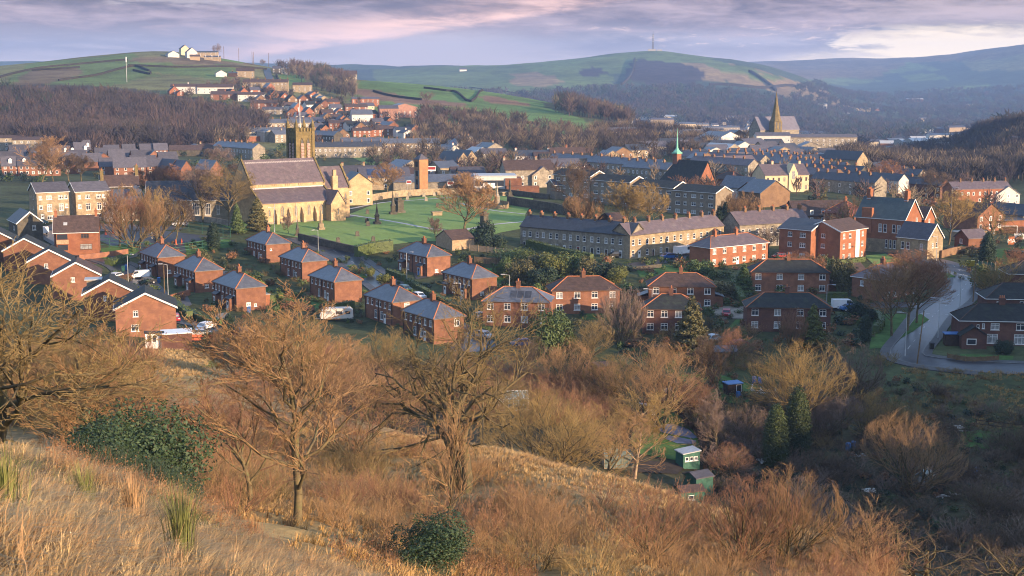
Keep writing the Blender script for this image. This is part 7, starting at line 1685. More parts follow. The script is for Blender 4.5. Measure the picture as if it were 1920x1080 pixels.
bare('bare garden tree with pinkish twigs between two houses', 1382, ('D', 244), 7.4, 'round', 'red', 38, False)
bare('thin bare tree before the dark brick pair, reddish stems', 1485, ('D', 255), 8.4, 'willow', 'red', 27, False, wide=.7)
bare('slender bare allotment tree beside the ledge of sheds', 1345, ('D', 196), 9.0, 'ash', 'grey', 39, False)
bare('orange-topped crack willow in the allotments, trunk leaning', 1712, ('D', 183), 11.8, 'dome', 'orange', 40, False, wide=1.0)
bare('dark twiggy tree in the hollow behind the cypress pair', 1580, ('D', 206), 7.6, 'round', 'grey', 41, False, wide=1.2)
bare('first tall verge tree by the junction, russet crown', 1672, 630, 15.5, 'round', 'orange', 42, False, wide=.95, dense=1.15)
bare('second tall verge tree by the junction, thickest trunk', 1700, 621, 16.5, 'round', 'red', 43, False, wide=1.1, dense=1.15)
bare('third verge tree by the junction, hidden behind the thickest trunk', 1718, 606, 14.5, 'round', 'orange', 44, False, wide=1.0)
bare('pale bare tree between the shaded pairs, feathery', 1165, ('D', 258), 11.0, 'willow', 'grey', 35, False, wide=.95)
bare('bushy bare tree with orange stems beside the picket-fence house', 1868, ('D', 300), 8.5, 'shrub', 'gold', 28, False, wide=1.2)
bare('small red-twigged tree at the right edge above the bushes', 1896, ('D', 318), 8.0, 'round', 'red', 38, False)
bare('lone round-crowned bare tree on the churchyard lawn', 868, 443, 18.0, 'round', 'orange', 45, False, wide=1.15, dense=1.25)
bare('bare sapling below the lone churchyard tree', 816, 449, 6.0, 'ash', 'grey', 37, False)
bare('bare sapling on the lawn in front of the church buttresses', 541, 438, 5.5, 'ash', 'grey', 39, False)
bare('brown bare tree beside the yellow gabled house', 727, 370, 13.0, 'round', 'orange', 42, False, wide=1.1)
for k, (px_, py_, h_, st, c_, lb) in enumerate(((222, 464, 15, 'round', 'red', 'bare yard tree nearest the brick house, first of four'), (252, 466, 16.5, 'willow', 'orange', 'orange many-stemmed yard tree, second of four'), (297, 452, 14.5, 'willow', 'gold', 'olive many-stemmed yard tree, third of four'), (329, 456, 12, 'round', 'dark', 'smallest dark yard tree, fourth of four'))):
 bare(lb, px_, py_, h_, st, c_, 43 + k if st == 'round' else 33 + k, False, 'trees around the tarmac yard')
bare('broad bare tree before the long school hall', 382, 416, 18.0, 'round', 'grey', 45, False, wide=1.1)
bare('dark olive tree shading the west gable of the church', 430, 424, 18.0, 'round', 'olive', 44, False, wide=1.05)
bare('tall bare willow with orange pollard tops beside the estate', 77, 346, 20.0, 'ash', 'orange', 32, False, wide=1.2)
for px_, py_, h_, lb in ((100, 340, 11, 'dark bare tree behind the estate, left of a matching one'), (130, 340, 12, 'dark bare tree behind the estate, in the middle of three'), (153, 340, 11, 'dark bare tree behind the estate, beside the stone house')):
 bare(lb, px_, py_, h_, 'round', 'dark', 41, False, 'dark bare trees behind the estate', wide=1.3)
for px_, h_, c_, lb in ((290, 13, 'red', 'pinkish bare tree behind the school hall, left one'), (318, 14, 'red', 'pinkish bare tree behind the school hall, taller middle one'), (348, 12, 'grey', 'greyish bare tree behind the school hall near the church'), (262, 12, 'dark', 'dark bare tree beside the tall stone house')):
 bare(lb, px_, ('D', 470), h_, 'round', c_, 42, False, wide=1.2)
bare('silver-pink bare tree between the mill shed and the church roof', 412, ('D', 640), 14, 'round', 'grey', 29, False, wide=1.2)
bare('dark clipped trees on the bank behind the church nave', 450, ('D', 560), 10, 'round', 'dark', 41, False, wide=1.8)
bare('tall dark bare tree before the farthest council block', 1080, ('D', 440), 17.5, 'round', 'dark', 45, False, wide=1.0)
bare('orange birch clump on the bank behind the corner terrace', 1096, ('D', 405), 11, 'willow', 'orange', 33, False, wide=1.25)
bare('gold birch in front of the council blocks, left of two', 1184, ('D', 402), 15, 'ash', 'gold', 32, False, wide=1.2, trunkm=TRUNKP)
bare('gold tree in front of the council blocks, right of two with a dark trunk', 1212, ('D', 398), 15.5, 'round', 'gold', 42, False, wide=.95)
bare('tan bare trees between the lit council gable and the stone terrace', 1388, ('D', 420), 11.5, 'willow', 'orange', 34, False, wide=1.2)
bare('gnarled bare tree with dark trunk beside the red flats', 1585, ('D', 398), 12.5, 'gnarl', 'dark', 22, False, wide=1.1)
bare('big tan bare tree right of the stone lodge', 1778, ('D', 384), 15.5, 'round', 'gold', 43, False, wide=1.1)
bare('twisted bare tree beside the football pitch', 1861, ('D', 390), 12, 'gnarl', 'gold', 16, False, wide=.8)
bare('pinkish bare shrub tree at the foot of the red flats', 1505, ('D', 318), 7.0, 'willow', 'red', 26, False, wide=1.5)
bare('grey bare tree in the back yard of the stone terrace', 1440, ('D', 358), 8.0, 'round', 'grey', 38, False, wide=1.3)
bare('russet bare trees between the far church and the lone terrace', 1300, ('D', 520), 9.0, 'shrub', 'red', 28, False, wide=1.6)
bare('reddish bare trees behind the chimney rows, left clump', 1665, ('D', 620), 14, 'round', 'red', 42, False, wide=1.3)
bare('brown bare tree behind the chimney rows, right clump', 1752, ('D', 600), 14, 'round', 'dark', 44, False, wide=1.3)
bare('round bare bush alone on the far green spur', 800, ('D', 1340), 9, 'shrub', 'grey', 28, False, wide=1.6)
bare('round bare tree on the hill field beside the long stone row', 430, ('D', 1240), 15, 'round', 'grey', 45, False, wide=1.2)
bare('bare tree beside the long hilltop barn', 407, ('D', 1690), 17, 'round', 'grey', 44, False, wide=.8)
bare('small bare tree beside the lane pole on the skyline', 493, ('D', 1740), 9, 'round', 'grey', 42, False)
green('big round evergreen tree in front of the solar-panel house', 1035, ('D', 246), 8.2, 9.0, 'round', 'green', 1, 'evergreen_tree', 'tree', n=9000, size=.036)
green('tall dark shaggy conifer in front of the shaded pair', 1296, ('D', 248), 8.6, 12.0, 'cone', 'olive', 2, n=16000, size=.019)
green('yellow-green young conifer before the dark brick pair', 1523, ('D', 258), 6.0, 8.6, 'cone', 'lime', 3)
green('taller of two columnar cypresses in the allotments, right one', 1493, ('D', 197), 4.5, 10.8, 'column', 'cypress', 4, n=26000, size=.011)
green('shorter of two columnar cypresses in the allotments, left one', 1453, ('D', 193), 4.3, 9.0, 'column', 'cypress', 5, n=26000, size=.011)
green('pointed dark cypress beside the orange brick terrace', 1455, ('D', 318), 2.8, 6.4, 'column', 'dark', 4)
green('small pointed cypress left of the darker one', 1438, ('D', 312), 2.2, 4.6, 'column', 'green', 5)
green('green spruce before the orange brick terrace', 1394, ('D', 306), 5.4, 7.2, 'cone', 'green', 2)
for px_, w_, h_, lb in ((1349, 3.2, 7.0, 'dark cypress at the council gable, left of three'), (1360, 3.6, 8.2, 'tallest dark cypress at the council gable'), (1374, 3.0, 6.0, 'dark cypress at the council gable, right of three')):
 green(lb, px_, ('D', 418), w_, h_, 'column', 'dark', 4, group='cypresses at the council gable')
green('dark conifer beside the green boards at the right', 1850, ('D', 336), 4.6, 8.6, 'column', 'dark', 5)
green('olive holly-like bush between the pairs and the flats', 1576, ('D', 306), 6.2, 7.6, 'round', 'olive', 6, n=6000, size=.042)
green('narrow dark cypress at the hedge corner near the white van', 1622, ('D', 262), 2.6, 5.4, 'column', 'dark', 4)
green('pale conifer beside the church west end', 445, 438, 4.6, 8.6, 'cone', 'green', 3)
green('spreading cedar at the near corner of the church', 483, 432, 7.2, 9.6, 'cone', 'olive', 2)
green('dark pointed conifer at the yard fence', 401, 468, 3.8, 7.0, 'column', 'dark', 5)
green('gold bare bush beside the yard fence conifer', 383, ('D', 335), 5.6, 4.6, 'round', 'olive', 7, n=2200, size=.05)
green('willow bush with yellow tips behind the nearest semi', 470, ('D', 297), 6.8, 5.6, 'round', 'lime', 8, n=2600, size=.06)
green('dark laurel left of the yellow-tipped bush', 440, ('D', 312), 4.6, 4.4, 'round', 'dark', 9)
green('trimmed laurel below the plain semi', 470, ('D', 316), 5.4, 3.4, 'round', 'green', 1)
green('small round shrub beside the laurels', 423, ('D', 322), 3.2, 2.6, 'round', 'dark', 6)
green('clipped box shrub beside the yard conifer', 417, ('D', 335), 2.4, 2.6, 'round', 'dark', 7)
green('dark fir at the lane foot by the car', 430, ('D', 250), 4.6, 4.6, 'cone', 'dark', 3)
green('olive shrub beside the silver cars', 402, ('D', 232), 4.0, 3.6, 'round', 'olive', 8)
green('pampas tuft beside the road, nearer the churchyard wall', 690, ('D', 330), 3.2, 2.4, 'round', 'lime', 9)
green('pampas tuft beside the road, nearer the hedge', 720, ('D', 318), 3.4, 2.6, 'round', 'lime', 6)
green('dark bush behind the blue-door house shed', 905, ('D', 372), 8.5, 6.0, 'round', 'dark', 7, n=5000, size=.045)
green('rounded evergreen beside the shed roof', 925, ('D', 362), 6.0, 4.6, 'round', 'dark', 8)
gb = [(955, 345, 9, 4, 'green'), (985, 338, 8, 4.6, 'hedge'), (1010, 330, 8, 5.4, 'olive'), (1040, 326, 9, 6, 'lime'), (1075, 326, 8.5, 6.2, 'green'), (1105, 322, 8, 5.4, 'olive'), (1140, 320, 7, 4.6, 'dark'), (1160, 318, 6, 4, 'lime'), (975, 318, 7, 6.5, 'olive'), (1020, 312, 7, 5, 'dark'), (945, 326, 6, 5, 'green')]
gl = ['bright clipped mound at the left end of the garden shrubs', 'long green mound below the corner terrace', 'tan-green willow shrub below the corner terrace', 'yellow-green laurel mound, middle of the garden shrubs', 'large green shrub left of the black car', 'olive shrub beneath the black car', 'dark shrub between terrace street and plum pair', 'golden shrub at the right end of the garden shrubs', 'tawny pampas-like bush beside the lattice fence', 'dark ivy mound behind the plum pair', 'green mound beside the grey garden fences']
for (px_, D_, w_, h_, c_), lb in zip(gb, gl): green(lb, px_, ('D', D_), w_, h_, 'round', c_, 6 + (px_ % 4), n=4500, size=.045, group='garden shrubs below the corner terrace')
green('green garden bush left of the orange terrace', 1310, ('D', 322), 7, 4.6, 'round', 'green', 6)
green('dark garden bush left of the flats', 1545, ('D', 320), 6, 4.6, 'round', 'dark', 7)
green('low golden hedge bush below the red flats', 1600, ('D', 322), 8, 2.2, 'round', 'lime', 8)
green('olive weeping shrub between the plum pair and the orange terrace', 1340, ('D', 300), 8.5, 5.2, 'round', 'olive', 9)
green('dark garden shrub beside the blue parked car', 1612, ('D', 280), 5.0, 4.0, 'round', 'dark', 8)
green('ivy-dark bush beside the road below the upright pole', 1808, ('D', 268), 5.2, 3.6, 'round', 'dark', 9)
green('brown bush right of the ivy-dark bush', 1832, ('D', 270), 5.6, 3.0, 'round', 'rust', 6)
green('yellow-green bush at the right below the green boards', 1845, ('D', 312), 7.6, 4.8, 'round', 'lime', 7)
green('dark green trimmed bush beside the picket fence', 1882, ('D', 249), 3.0, 3.0, 'round', 'dark', 8)
bare('broad grey-brown willow dome at the lower right, lit rim', 1522, ('D', 163), 7.4, 'dome', 'grey', 35, False, wide=1.45)
bare('low brown willow dome behind the small greenhouse', 1850, ('D', 170), 5.4, 'dome', 'dark', 34, False, wide=1.5)
bare('brown bush dome right of the rail fence', 1905, ('D', 200), 6.0, 'dome', 'dark', 33, False, wide=1.3)
bare('grey thicket left of the cypress pair', 1400, ('D', 204), 5.6, 'dome', 'grey', 35, False, wide=1.2)
bare('purple-grey thicket right of the cypress pair', 1545, ('D', 208), 6.2, 'dome', 'grey', 33, False, wide=1.1)
bare('brown thicket below the road bank', 1700, ('D', 212), 6.0, 'dome', 'olive', 34, False, wide=1.1)
bare('russet thicket between the sheds and the cypress pair', 1372, ('D', 186), 4.6, 'dome', 'red', 35, False, wide=1.2)
green('small golden bush on the crest, left of a matching one', 1278, ('D', 112), 2.2, 2.2, 'round', 'rust', 6, n=2600, size=.04)
green('small golden bush on the crest, right of a matching one', 1362, ('D', 112), 2.3, 2.0, 'round', 'rust', 7, n=2600, size=.04)
green('big rhododendron clump behind the grassy bank at the left', 262, ('D', 44), 4.6, 3.6, 'round', 'blue', 1, 'rhododendron', 'shrub', n=15000, size=.021)
green('lower rhododendron clump nearer the grassy bank', 200, ('D', 40), 2.8, 1.9, 'round', 'blue', 8, 'rhododendron', 'shrub', n=8000, size=.026)
green('rhododendron at the far left behind red bramble', 150, ('D', 44), 2.2, 1.7, 'round', 'blue', 9, 'rhododendron', 'shrub', n=7000, size=.028)
green('glossy rhododendron at the bottom centre', 806, ('D', 51), 3.9, 2.2, 'round', 'blue', 7, 'rhododendron', 'shrub', n=13000, size=.022)
hedge('long dark clipped hedge along the estate road', [(765, 535), (800, 556), (850, 582), (890, 606)], 1.3, 1.8)
hedge('clipped hedge beside the blue-door house garden', [(727, 516), (757, 528)], 1.4, 1.7)
hedge('tall hedge standing against the churchyard wall', [(668, 482), (700, 474), (735, 470)], 1.8, 3.0)
hedge('dark hedge at the lane, left of the curved one', [(322, 573), (345, 592), (356, 600)], 1.5, 1.9)
hedge('curved low hedge around the lane corner garden', [(358, 590), (378, 604), (400, 610), (424, 608)], 1.2, 1.3)
hedge('hedge between the nearest semi and the lawn', [(490, 568), (512, 566), (528, 562)], 1.2, 1.8)
hedge('tall hedge in front of the caravan semi', [(608, 586), (640, 584), (662, 580)], 1.2, 2.0)
hedge('upright clipped hedge between the shaded pairs', [(1374, 540), (1384, 560), (1392, 575)], 1.6, 2.4)
hedge('dark hedge behind the upright clipped one', [(1382, 535), (1420, 532)], 1.4, 2.4, 'dark')
hedge('square clipped hedge behind the white van', [(1552, 566), (1588, 566)], 1.2, 2.2)
hedge('hedge curling round the verge lawn', [(1630, 590), (1646, 600), (1652, 612), (1642, 626)], 1.4, 1.8)
hedge('low hedge along the foot of the red flats', [(1532, 492), (1575, 496), (1620, 490)], 1.2, 1.3)
hedge('trimmed hedge at the lane bend beside the brick wall', [(205, 498), (225, 492), (236, 490)], 3.0, 1.4)
hedge('bare brown hedge behind the library railings', [(900, 362), (935, 360)], 1.2, 1.6, 'olive')
hedge('brown hedge along the football pitch', [(1880, ('D', 415)), (1935, ('D', 412))], 1.6, 2.2, 'rust')
hedge('dark hedge below the pitch at the right edge', [(1890, 482), (1930, 486)], 2.0, 2.0, 'dark')
hedge('mixed green hedge below the long shaded terrace wing', [(990, 462), (1060, 480), (1110, 490)], 1.6, 2.0)
def shrub_base(seed, twig=.02):
 a, b = grow(seed, 4.0, 'shrub', twig, .62); k = np.random.default_rng(seed).random(len(b)) < .42; V, Fq = prisms(np.concatenate([a, b[k]]), 3); return V / 4.0, Fq
SB = [shrub_base(100 + s, .012) for s in range(3)]; SBF = [shrub_base(110 + s, .026) for s in range(3)]
def scrub(name, label, n, d0, d1, poly, mats, hr, seed, base, wx=1.4):
 g = np.random.default_rng(seed); pos = sample_zone(g, n, d0, d1, poly)
 keep = vnoise(pos[:, 0] / 7, pos[:, 1] / 7, seed) + g.uniform(-.5, .5, len(pos)) > -.45; pos = pos[keep]
 if not len(pos): print('EMPTY', label); return
 h = g.uniform(*hr, len(pos)); w = h * g.uniform(.9, 1.5, len(pos)) * wx / 1.2; rot = g.uniform(0, 6.28, len(pos))
 mk = np.clip(((vnoise(pos[:, 0] / 12, pos[:, 1] / 12, seed + 1) * .5 + .5 + g.normal(0, .2, len(pos))) * len(mats)).astype(int), 0, len(mats) - 1)
 parts, mi = [], []
 for v in range(len(base)):
  for m in range(len(mats)):
   s = (np.arange(len(pos)) % len(base) == v) & (mk == m)
   if s.any():
    V, Fq = tile(base[v], pos[s] - [0, 0, .1], rot[s], np.stack([w[s], w[s], h[s]], 1)); parts.append((V, Fq)); mi += [m] * len(Fq)
 V, Fq = merge(parts); o = link(name, np_mesh(name, V, Fq, mats, mi)); o['label'] = label; o['kind'] = 'stuff'
scrub('undergrowth', 'tangled orange-brown scrub over the near slope below the big trees', 380, 57, 112, [(280, 930), (330, 760), (520, 740), (760, 830), (900, 900), (1100, 940), (1250, 980), (1500, 1030), (1700, 1075), (1700, 1200), (500, 1200), (560, 1010)], [TW['red'], TW['orange'], TW['orange'], TW['olive']], (1.1, 3.0), 31, SB)
scrub('undergrowth', 'brown scrub in the dip between the meadow and the houses', 340, 118, 225, [(420, 680), (440, 640), (520, 640), (640, 650), (800, 680), (960, 700), (1120, 720), (1180, 760), (1100, 800), (900, 800), (700, 760), (560, 740)], [TW['orange'], TW['red'], TW['olive'], TW['dark']], (2.2, 4.8), 32, SBF)
scrub('undergrowth', 'brown scrub on the left slope below the gabled houses', 280, 70, 205, [(-60, 800), (-60, 540), (60, 560), (160, 620), (220, 650), (280, 740), (320, 800), (200, 830)], [TW['olive'], TW['orange'], TW['red'], TW['olive']], (2.0, 4.2), 33, SBF)
scrub('undergrowth', 'dark bramble and bare bushes filling the allotment hollow', 420, 118, 236, [(1240, 720), (1330, 740), (1480, 720), (1600, 720), (1760, 740), (1990, 800), (1990, 1090), (1850, 1080), (1640, 1010), (1500, 960), (1330, 930), (1310, 860)], [TW['dark'], TW['dark'], TW['grey'], TW['dark'], TW['olive']], (1.2, 3.6), 34, SBF, 1.7)
scrub('undergrowth', 'purplish dead stems on the bank above the allotment fence', 110, 195, 240, [(1205, 705), (1260, 715), (1330, 760), (1300, 780), (1240, 740)], [PURP, TW['dark']], (1.0, 2.0), 35, SBF, 1.6)
scrub('undergrowth', 'hedge-like bare shrubs in the gardens of the shaded houses', 160, 215, 300, [(1150, 640), (1200, 560), (1380, 620), (1560, 640), (1640, 680), (1700, 690), (1600, 720), (1400, 700), (1250, 690)], [TW['dark'], TW['olive'], TW['orange']], (1.4, 3.2), 36, SBF)
scrub('undergrowth', 'bare garden shrubs between the left-hand houses', 130, 240, 350, [(380, 520), (420, 470), (560, 500), (620, 540), (700, 600), (600, 600), (480, 620)], [TW['dark'], TW['olive'], TW['orange']], (.8, 2.0), 37, SBF)
scrub('undergrowth', 'rough grass and bramble bank below the wet road', 110, 205, 246, [(1690, 690), (1990, 704), (1990, 800), (1850, 812), (1720, 760)], [TW['dark'], TW['olive'], TW['gold'], TW['olive']], (.5, 1.1), 38, SBF, 2.2)
def blades(g, C, n, h, w, droop, spread, lean=(0, 0)):
 """tufts of two-segment blades. C (k,3) tuft centres, n blades each"""
 k = len(C); c = np.repeat(C, n, 0); m = len(c); hh = (np.repeat(h, n) if np.ndim(h) else h) * g.uniform(.5, 1.15, m)
 az = g.uniform(0, 6.283, m); rr = np.abs(g.normal(0, 1, m)) * spread
 b0 = c + np.stack([np.cos(az) * rr * .6, np.sin(az) * rr * .6, np.zeros(m) - .04], 1)
 out = g.uniform(.15, 1.0, m) * droop
 dx = np.cos(az) * out + lean[0]; dy = np.sin(az) * out + lean[1]
 b1 = b0 + np.stack([dx * hh * .35, dy * hh * .35, hh * .62], 1)
 b2 = b1 + np.stack([dx * hh * .75, dy * hh * .75, hh * (.42 - .38 * out)], 1)
 sx = -np.sin(az + g.normal(0, .7, m))[:, None] * w; sy = np.cos(az)[:, None] * w; s = np.concatenate([sx, sy, np.zeros((m, 1))], 1)
 V = np.stack([b0 - s, b0 + s, b1 + s * .8, b1 - s * .8, b2 + s * .12, b2 - s * .12], 1).reshape(-1, 3)
 i = (np.arange(m) * 6)[:, None]
 return V, np.concatenate([i + [[0, 1, 2, 3]], i + [[3, 2, 4, 5]]], 0)
def grassm(name, c, c2):
 return mat(name, c, c2, 0.5, 0.7, 0.25, 0.0, fine=3, contrast=(.3, .7))
G1 = grassm('bleached_grass', (0.52, 0.365, 0.175), (0.37, 0.245, 0.11)); G2 = grassm('rust_grass', (0.40, 0.25, 0.125), (0.28, 0.17, 0.085)); G3 = grassm('green_grass', (0.19, 0.20, 0.06), (0.12, 0.135, 0.045)); G4 = grassm('gold_grass', (0.46, 0.29, 0.11), (0.34, 0.21, 0.085))
def grass_zone(name, label, m, seed, n, d0, d1, poly, nb, h, w, droop, spread, thr=None, inv=False, ns=3.0):
 g = np.random.default_rng(seed); pos = sample_zone(g, n, d0, d1, poly)
 if thr is not None:
  v = vnoise(pos[:, 0] / ns, pos[:, 1] / ns, 55) + .4 * vnoise(pos[:, 0] / .9, pos[:, 1] / .9, 56); pos = pos[(v < thr) if inv else (v >= thr)]
 if not len(pos): print('EMPTY', label); return
 hh = g.uniform(*h, len(pos)); V, Fq = blades(g, pos, nb, hh, w, droop, spread, (.30, -.10))
 o = link(name, np_mesh(name, V, Fq, [m])); o['label'] = label; o['kind'] = 'stuff'
NEARP = [(-160, 1300), (-160, 880), (40, 850), (200, 900), (330, 940), (460, 1000), (620, 1060), (760, 1120), (760, 1400), (-160, 1400)]
grass_zone('dry_grass', 'bleached tussock grass in the near left corner', G1, 61, 3300, 5.5, 34, NEARP, 46, (.22, .46), .005, 1.35, .15, -.2, ns=2.2)
grass_zone('dry_grass', 'rust-coloured grass stems among the near tussocks', G2, 62, 1500, 7, 36, NEARP, 24, (.3, .62), .004, .7, .16, .2, ns=2.2)
grass_zone('green_grass', 'green grass hollows among the near tussocks', G3, 63, 1500, 5.5, 34, NEARP, 34, (.14, .30), .005, 1.0, .14, -.1, True, ns=2.2)
grass_zone('dry_grass', 'brown flattened dead grass between the near tussocks', grassm('brown_thatch', (.26, .165, .085), (.16, .10, .055)), 70, 2200, 5.5, 36, NEARP, 30, (.12, .3), .005, 1.7, .18)
MIDP = [(330, 940), (300, 700), (420, 660), (640, 740), (800, 830), (960, 850), (1130, 880), (1290, 945), (1420, 975), (1620, 1020), (1720, 1090), (1720, 1300), (500, 1300), (520, 1010)]
grass_zone('dry_grass', 'gold tussock grass on the sunlit middle slope', G4, 64, 9500, 34, 128, MIDP, 16, (.3, .6), .014, .9, .22, -.35)
grass_zone('dry_grass', 'orange grass on the middle slope below the oak', G2, 65, 4200, 50, 115, MIDP, 14, (.4, .75), .014, .6, .22, .15)
grass_zone('dry_grass', 'pale frosted grass along the sunlit crest', G1, 66, 3000, 84, 130, [(720, 800), (860, 830), (1000, 850), (1140, 885), (1300, 945), (1500, 990), (1560, 1030), (1200, 960), (980, 890), (760, 840)], 14, (.25, .45), .018, .95, .25)
grass_zone('dry_grass', 'bleached grass patch below the nearest gabled house', G1, 67, 1100, 150, 224, [(250, 640), (330, 640), (400, 660), (380, 700), (320, 710), (270, 680)], 12, (.3, .6), .03, .9, .35)
grass_zone('green_grass', 'green grass streaks by the meadow fence', G3, 68, 500, 150, 224, [(300, 640), (410, 650), (420, 690), (360, 690)], 12, (.2, .4), .03, .8, .35, 0)
grass_zone('dry_grass', 'rough pale grass on the bank below the wet road', G4, 69, 1600, 205, 246, [(1690, 690), (1990, 702), (1990, 800), (1850, 812), (1720, 760)], 10, (.3, .55), .03, .9, .4, -.1)
for k, (px_, py_, h_) in enumerate(((342, 1060, 1.05), (250, 985, .95), (160, 968, .9), (475, 1010, .9), (12, 960, .8))):
 p = gnd(px_, py_, 4); g = np.random.default_rng(80 + k)
 V, Fq = blades(g, np.array([[0, 0, 0]]), 260, h_, .0045, .30, .16)
 o = link('rush_tuft', np_mesh('rush_tuft', V, Fq, [G3 if k == 0 else [G3, G2, G3, G2, G3][k]]), None, p)
 tag(o, ['tall green rush tuft at the bottom edge, nearest of all', 'brown-green rush tuft up the bank from the nearest one', 'rush tuft in front of the rhododendrons', 'sparse rush tuft beside the foreground tree', 'rush tuft at the left picture edge'][k], 'rush', 'rush tufts in the near grass')
def bramble(label, n, d0, d1, poly, m, seed, size=.03, hz=.5):
 g = np.random.default_rng(seed); pos = sample_zone(g, n, d0, d1, poly); c = pos + np.stack([np.zeros(len(pos)), np.zeros(len(pos)), np.abs(g.normal(0, hz, len(pos)))], 1); k = len(c)
 if not k: return
 a = g.normal(size=(k, 3)); a /= np.linalg.norm(a, axis=1, keepdims=True); b = np.cross(a, g.normal(size=(k, 3))); b /= np.linalg.norm(b, axis=1, keepdims=True); s = size * g.uniform(.6, 1.4, (k, 1))
 V = np.stack([c - a * s, c + b * s * .6, c + a * s, c - b * s * .6], 1).reshape(-1, 3)
 S = np.concatenate([pos[: k // 6] - [0, 0, .05], pos[: k // 6] + g.normal(0, .12, (k // 6, 3)) + [0, 0, hz * 1.6], np.full((k // 6, 1), .006), np.full((k // 6, 1), .003)], 1); V2, F2 = prisms(S, 3)
 o = link('bramble', np_mesh('bramble', np.vstack([V, V2]), [np.arange(k * 4).reshape(-1, 4), F2 + len(V)], [m])); o['label'] = label; o['kind'] = 'stuff'
bramble('rusty bramble leaves along the near bank', 4800, 22, 40, [(60, 880), (120, 850), (260, 905), (400, 960), (520, 1010), (620, 1060), (520, 1050), (380, 1000), (200, 930)], LEAF['rust'], 91, .022, .3)
bramble('dark bramble under the rhododendrons', 6000, 30, 48, [(90, 860), (330, 900), (460, 960), (500, 1000), (300, 920), (120, 870)], LEAF['dark'], 92, .03, .35)
bramble('red beech sprigs at the bottom beside the glossy bush', 2600, 44, 62, [(880, 1010), (1000, 1010), (1010, 1110), (860, 1110)], LEAF['rust'], 93, .035, .5)
bramble('red leaves at the bottom left of the glossy bush', 1500, 40, 60, [(600, 1020), (740, 1020), (760, 1110), (620, 1110)], LEAF['rust'], 94, .035, .4)
def haze():
 b = MB(); b.box(-8700, 8700, -8700, 8700, -175, 232)
 m = bpy.data.materials.new('thin_haze'); m.use_nodes = True; nt = m.node_tree; nt.nodes.clear()
 o = nt.nodes.new('ShaderNodeOutputMaterial'); v = nt.nodes.new('ShaderNodeVolumePrincipled')
 v.inputs['Color'].default_value = (0.32, 0.52, 0.96, 1); v.inputs['Density'].default_value = 0.0001; v.inputs['Anisotropy'].default_value = 0.0
 nt.links.new(v.outputs[0], o.inputs['Volume'])
 ob = b.build('haze', m); ob['kind'] = 'stuff'; ob['label'] = 'thin blue winter haze filling the valley'
haze()
def mast():
 p = P(1224, ('D', 4530)); root = thing('radio_mast', 'slender lattice radio mast on top of the far hill', 'mast', p)
 b = MB(); hgt = 54
 for k in range(3):
  a = k * 2.094; b.cyl((3.0 * math.cos(a), 3.0 * math.sin(a), -3), (1.0 * math.cos(a), 1.0 * math.sin(a), hgt), 1.0, .8, 5)
 for q in range(9):
  z0, z1 = q * 6, q * 6 + 6
  for k in range(3):
   a, c = k * 2.094, (k + 1) * 2.094; r0, r1 = 3 - z0 / 27, 3 - z1 / 27
   b.cyl((r0 * math.cos(a), r0 * math.sin(a), z0), (r1 * math.cos(c), r1 * math.sin(c), z1), .5, n=4)
 b.build('lattice', SLATED, root)
 b = MB(); b.cyl((0, 0, hgt), (0, 0, hgt + 9), .8, .5, 5); b.build('antenna', SLATED, root)
 b = MB()
 for z in (30, 42, 48): b.cyl((0, -1.4, z), (0, -2.4, z), 1.3, n=10)
 b.build('dish_array', WHITER, root)
 b = MB(); b.box(-16, 10, -6, 4, -3, 5); b.box(14, 30, -5, 3, -3, 4); b.build('equipment_hut', CONC, root)
mast()
def lamp(label, px, v, h=7.2, arm=1.1, face=0.0):
 p = P(px, v); root = thing('street_lamp', label, 'street lamp', p, face, 'street lamps')
 b = MB(); b.cyl((0, 0, -.3), (0, 0, 1.2), .14, .12, 8); b.cyl((0, 0, 1.2), (0, 0, h), .075, .055, 8); b.build('post', METAL, root)
 b = MB(); b.cyl((0, 0, h - .06), (-arm, 0, h + .12), .045, n=6); b.box(-arm - .75, -arm + .1, -.16, .16, h + .04, h + .2); b.build('lamp_head', LEAD, root)
for lb, px, v, h in (('street lamp at the lane bend beside the hedge', 316, 569, 8.4), ('street lamp beside the lane by the white van', 241, 540, 7.6), ('street lamp in front of the blue-door house', 763, 536, 8.0), ('street lamp on the lower estate road near the long hedge', 864, 587, 6.4), ('street lamp on the churchyard road', 597, 478, 6.5), ('pale street lamp near the round evergreen', 955, ('D', 292), 7),
 ('street lamp at the junction mouth, nearest of all', 1697, 668, 8.2), ('street lamp half way up the wet road', 1759, 635, 8.0), ('street lamp beside the ivy-dark bush on the wet road', 1799, 590, 8.0), ('street lamp on the bend by the stone lodge', 1755, 500, 7.6), ('floodlight column beside the bare tree at the pitch', 1782, 430, 13), ('street lamp in the tarmac yard', 285, 448, 7.4), ('street lamp before the church wall', 515, 436, 7.0), ('street lamp behind the stone terrace', 1544, ('D', 405), 7.5), ('lamp beside the shaded pair wall', 1222, ('D', 286), 5.5), ('lamp post beside the white van', 1549, ('D', 284), 6.6), ('street lamp by the white houses below the wood', 323, 276, 9), ('street lamp beside the grey street houses', 898, 292, 8)):
 lamp(lb, px, v, h, face=rnd.choice((0, .6, 2.6)))
def pole(label, px, v, h, lean=0.0, r=.14):
 p = P(px, v); b = MB(); b.cyl((0, 0, -.5), (lean * h, 0, h), r, r * .75, 8)
 o = b.build('wooden_pole', WOOD, None, p); tag(o, label, 'pole', 'wooden telegraph poles')
pole('leaning mossy telegraph pole at the road junction', 1719, 682, 9.8, .09); pole('telegraph pole beside the wet road, half way up', 1824, 567, 8.6, .03); pole('telegraph pole in the front garden of the middle semi', 309, 559, 7.2)
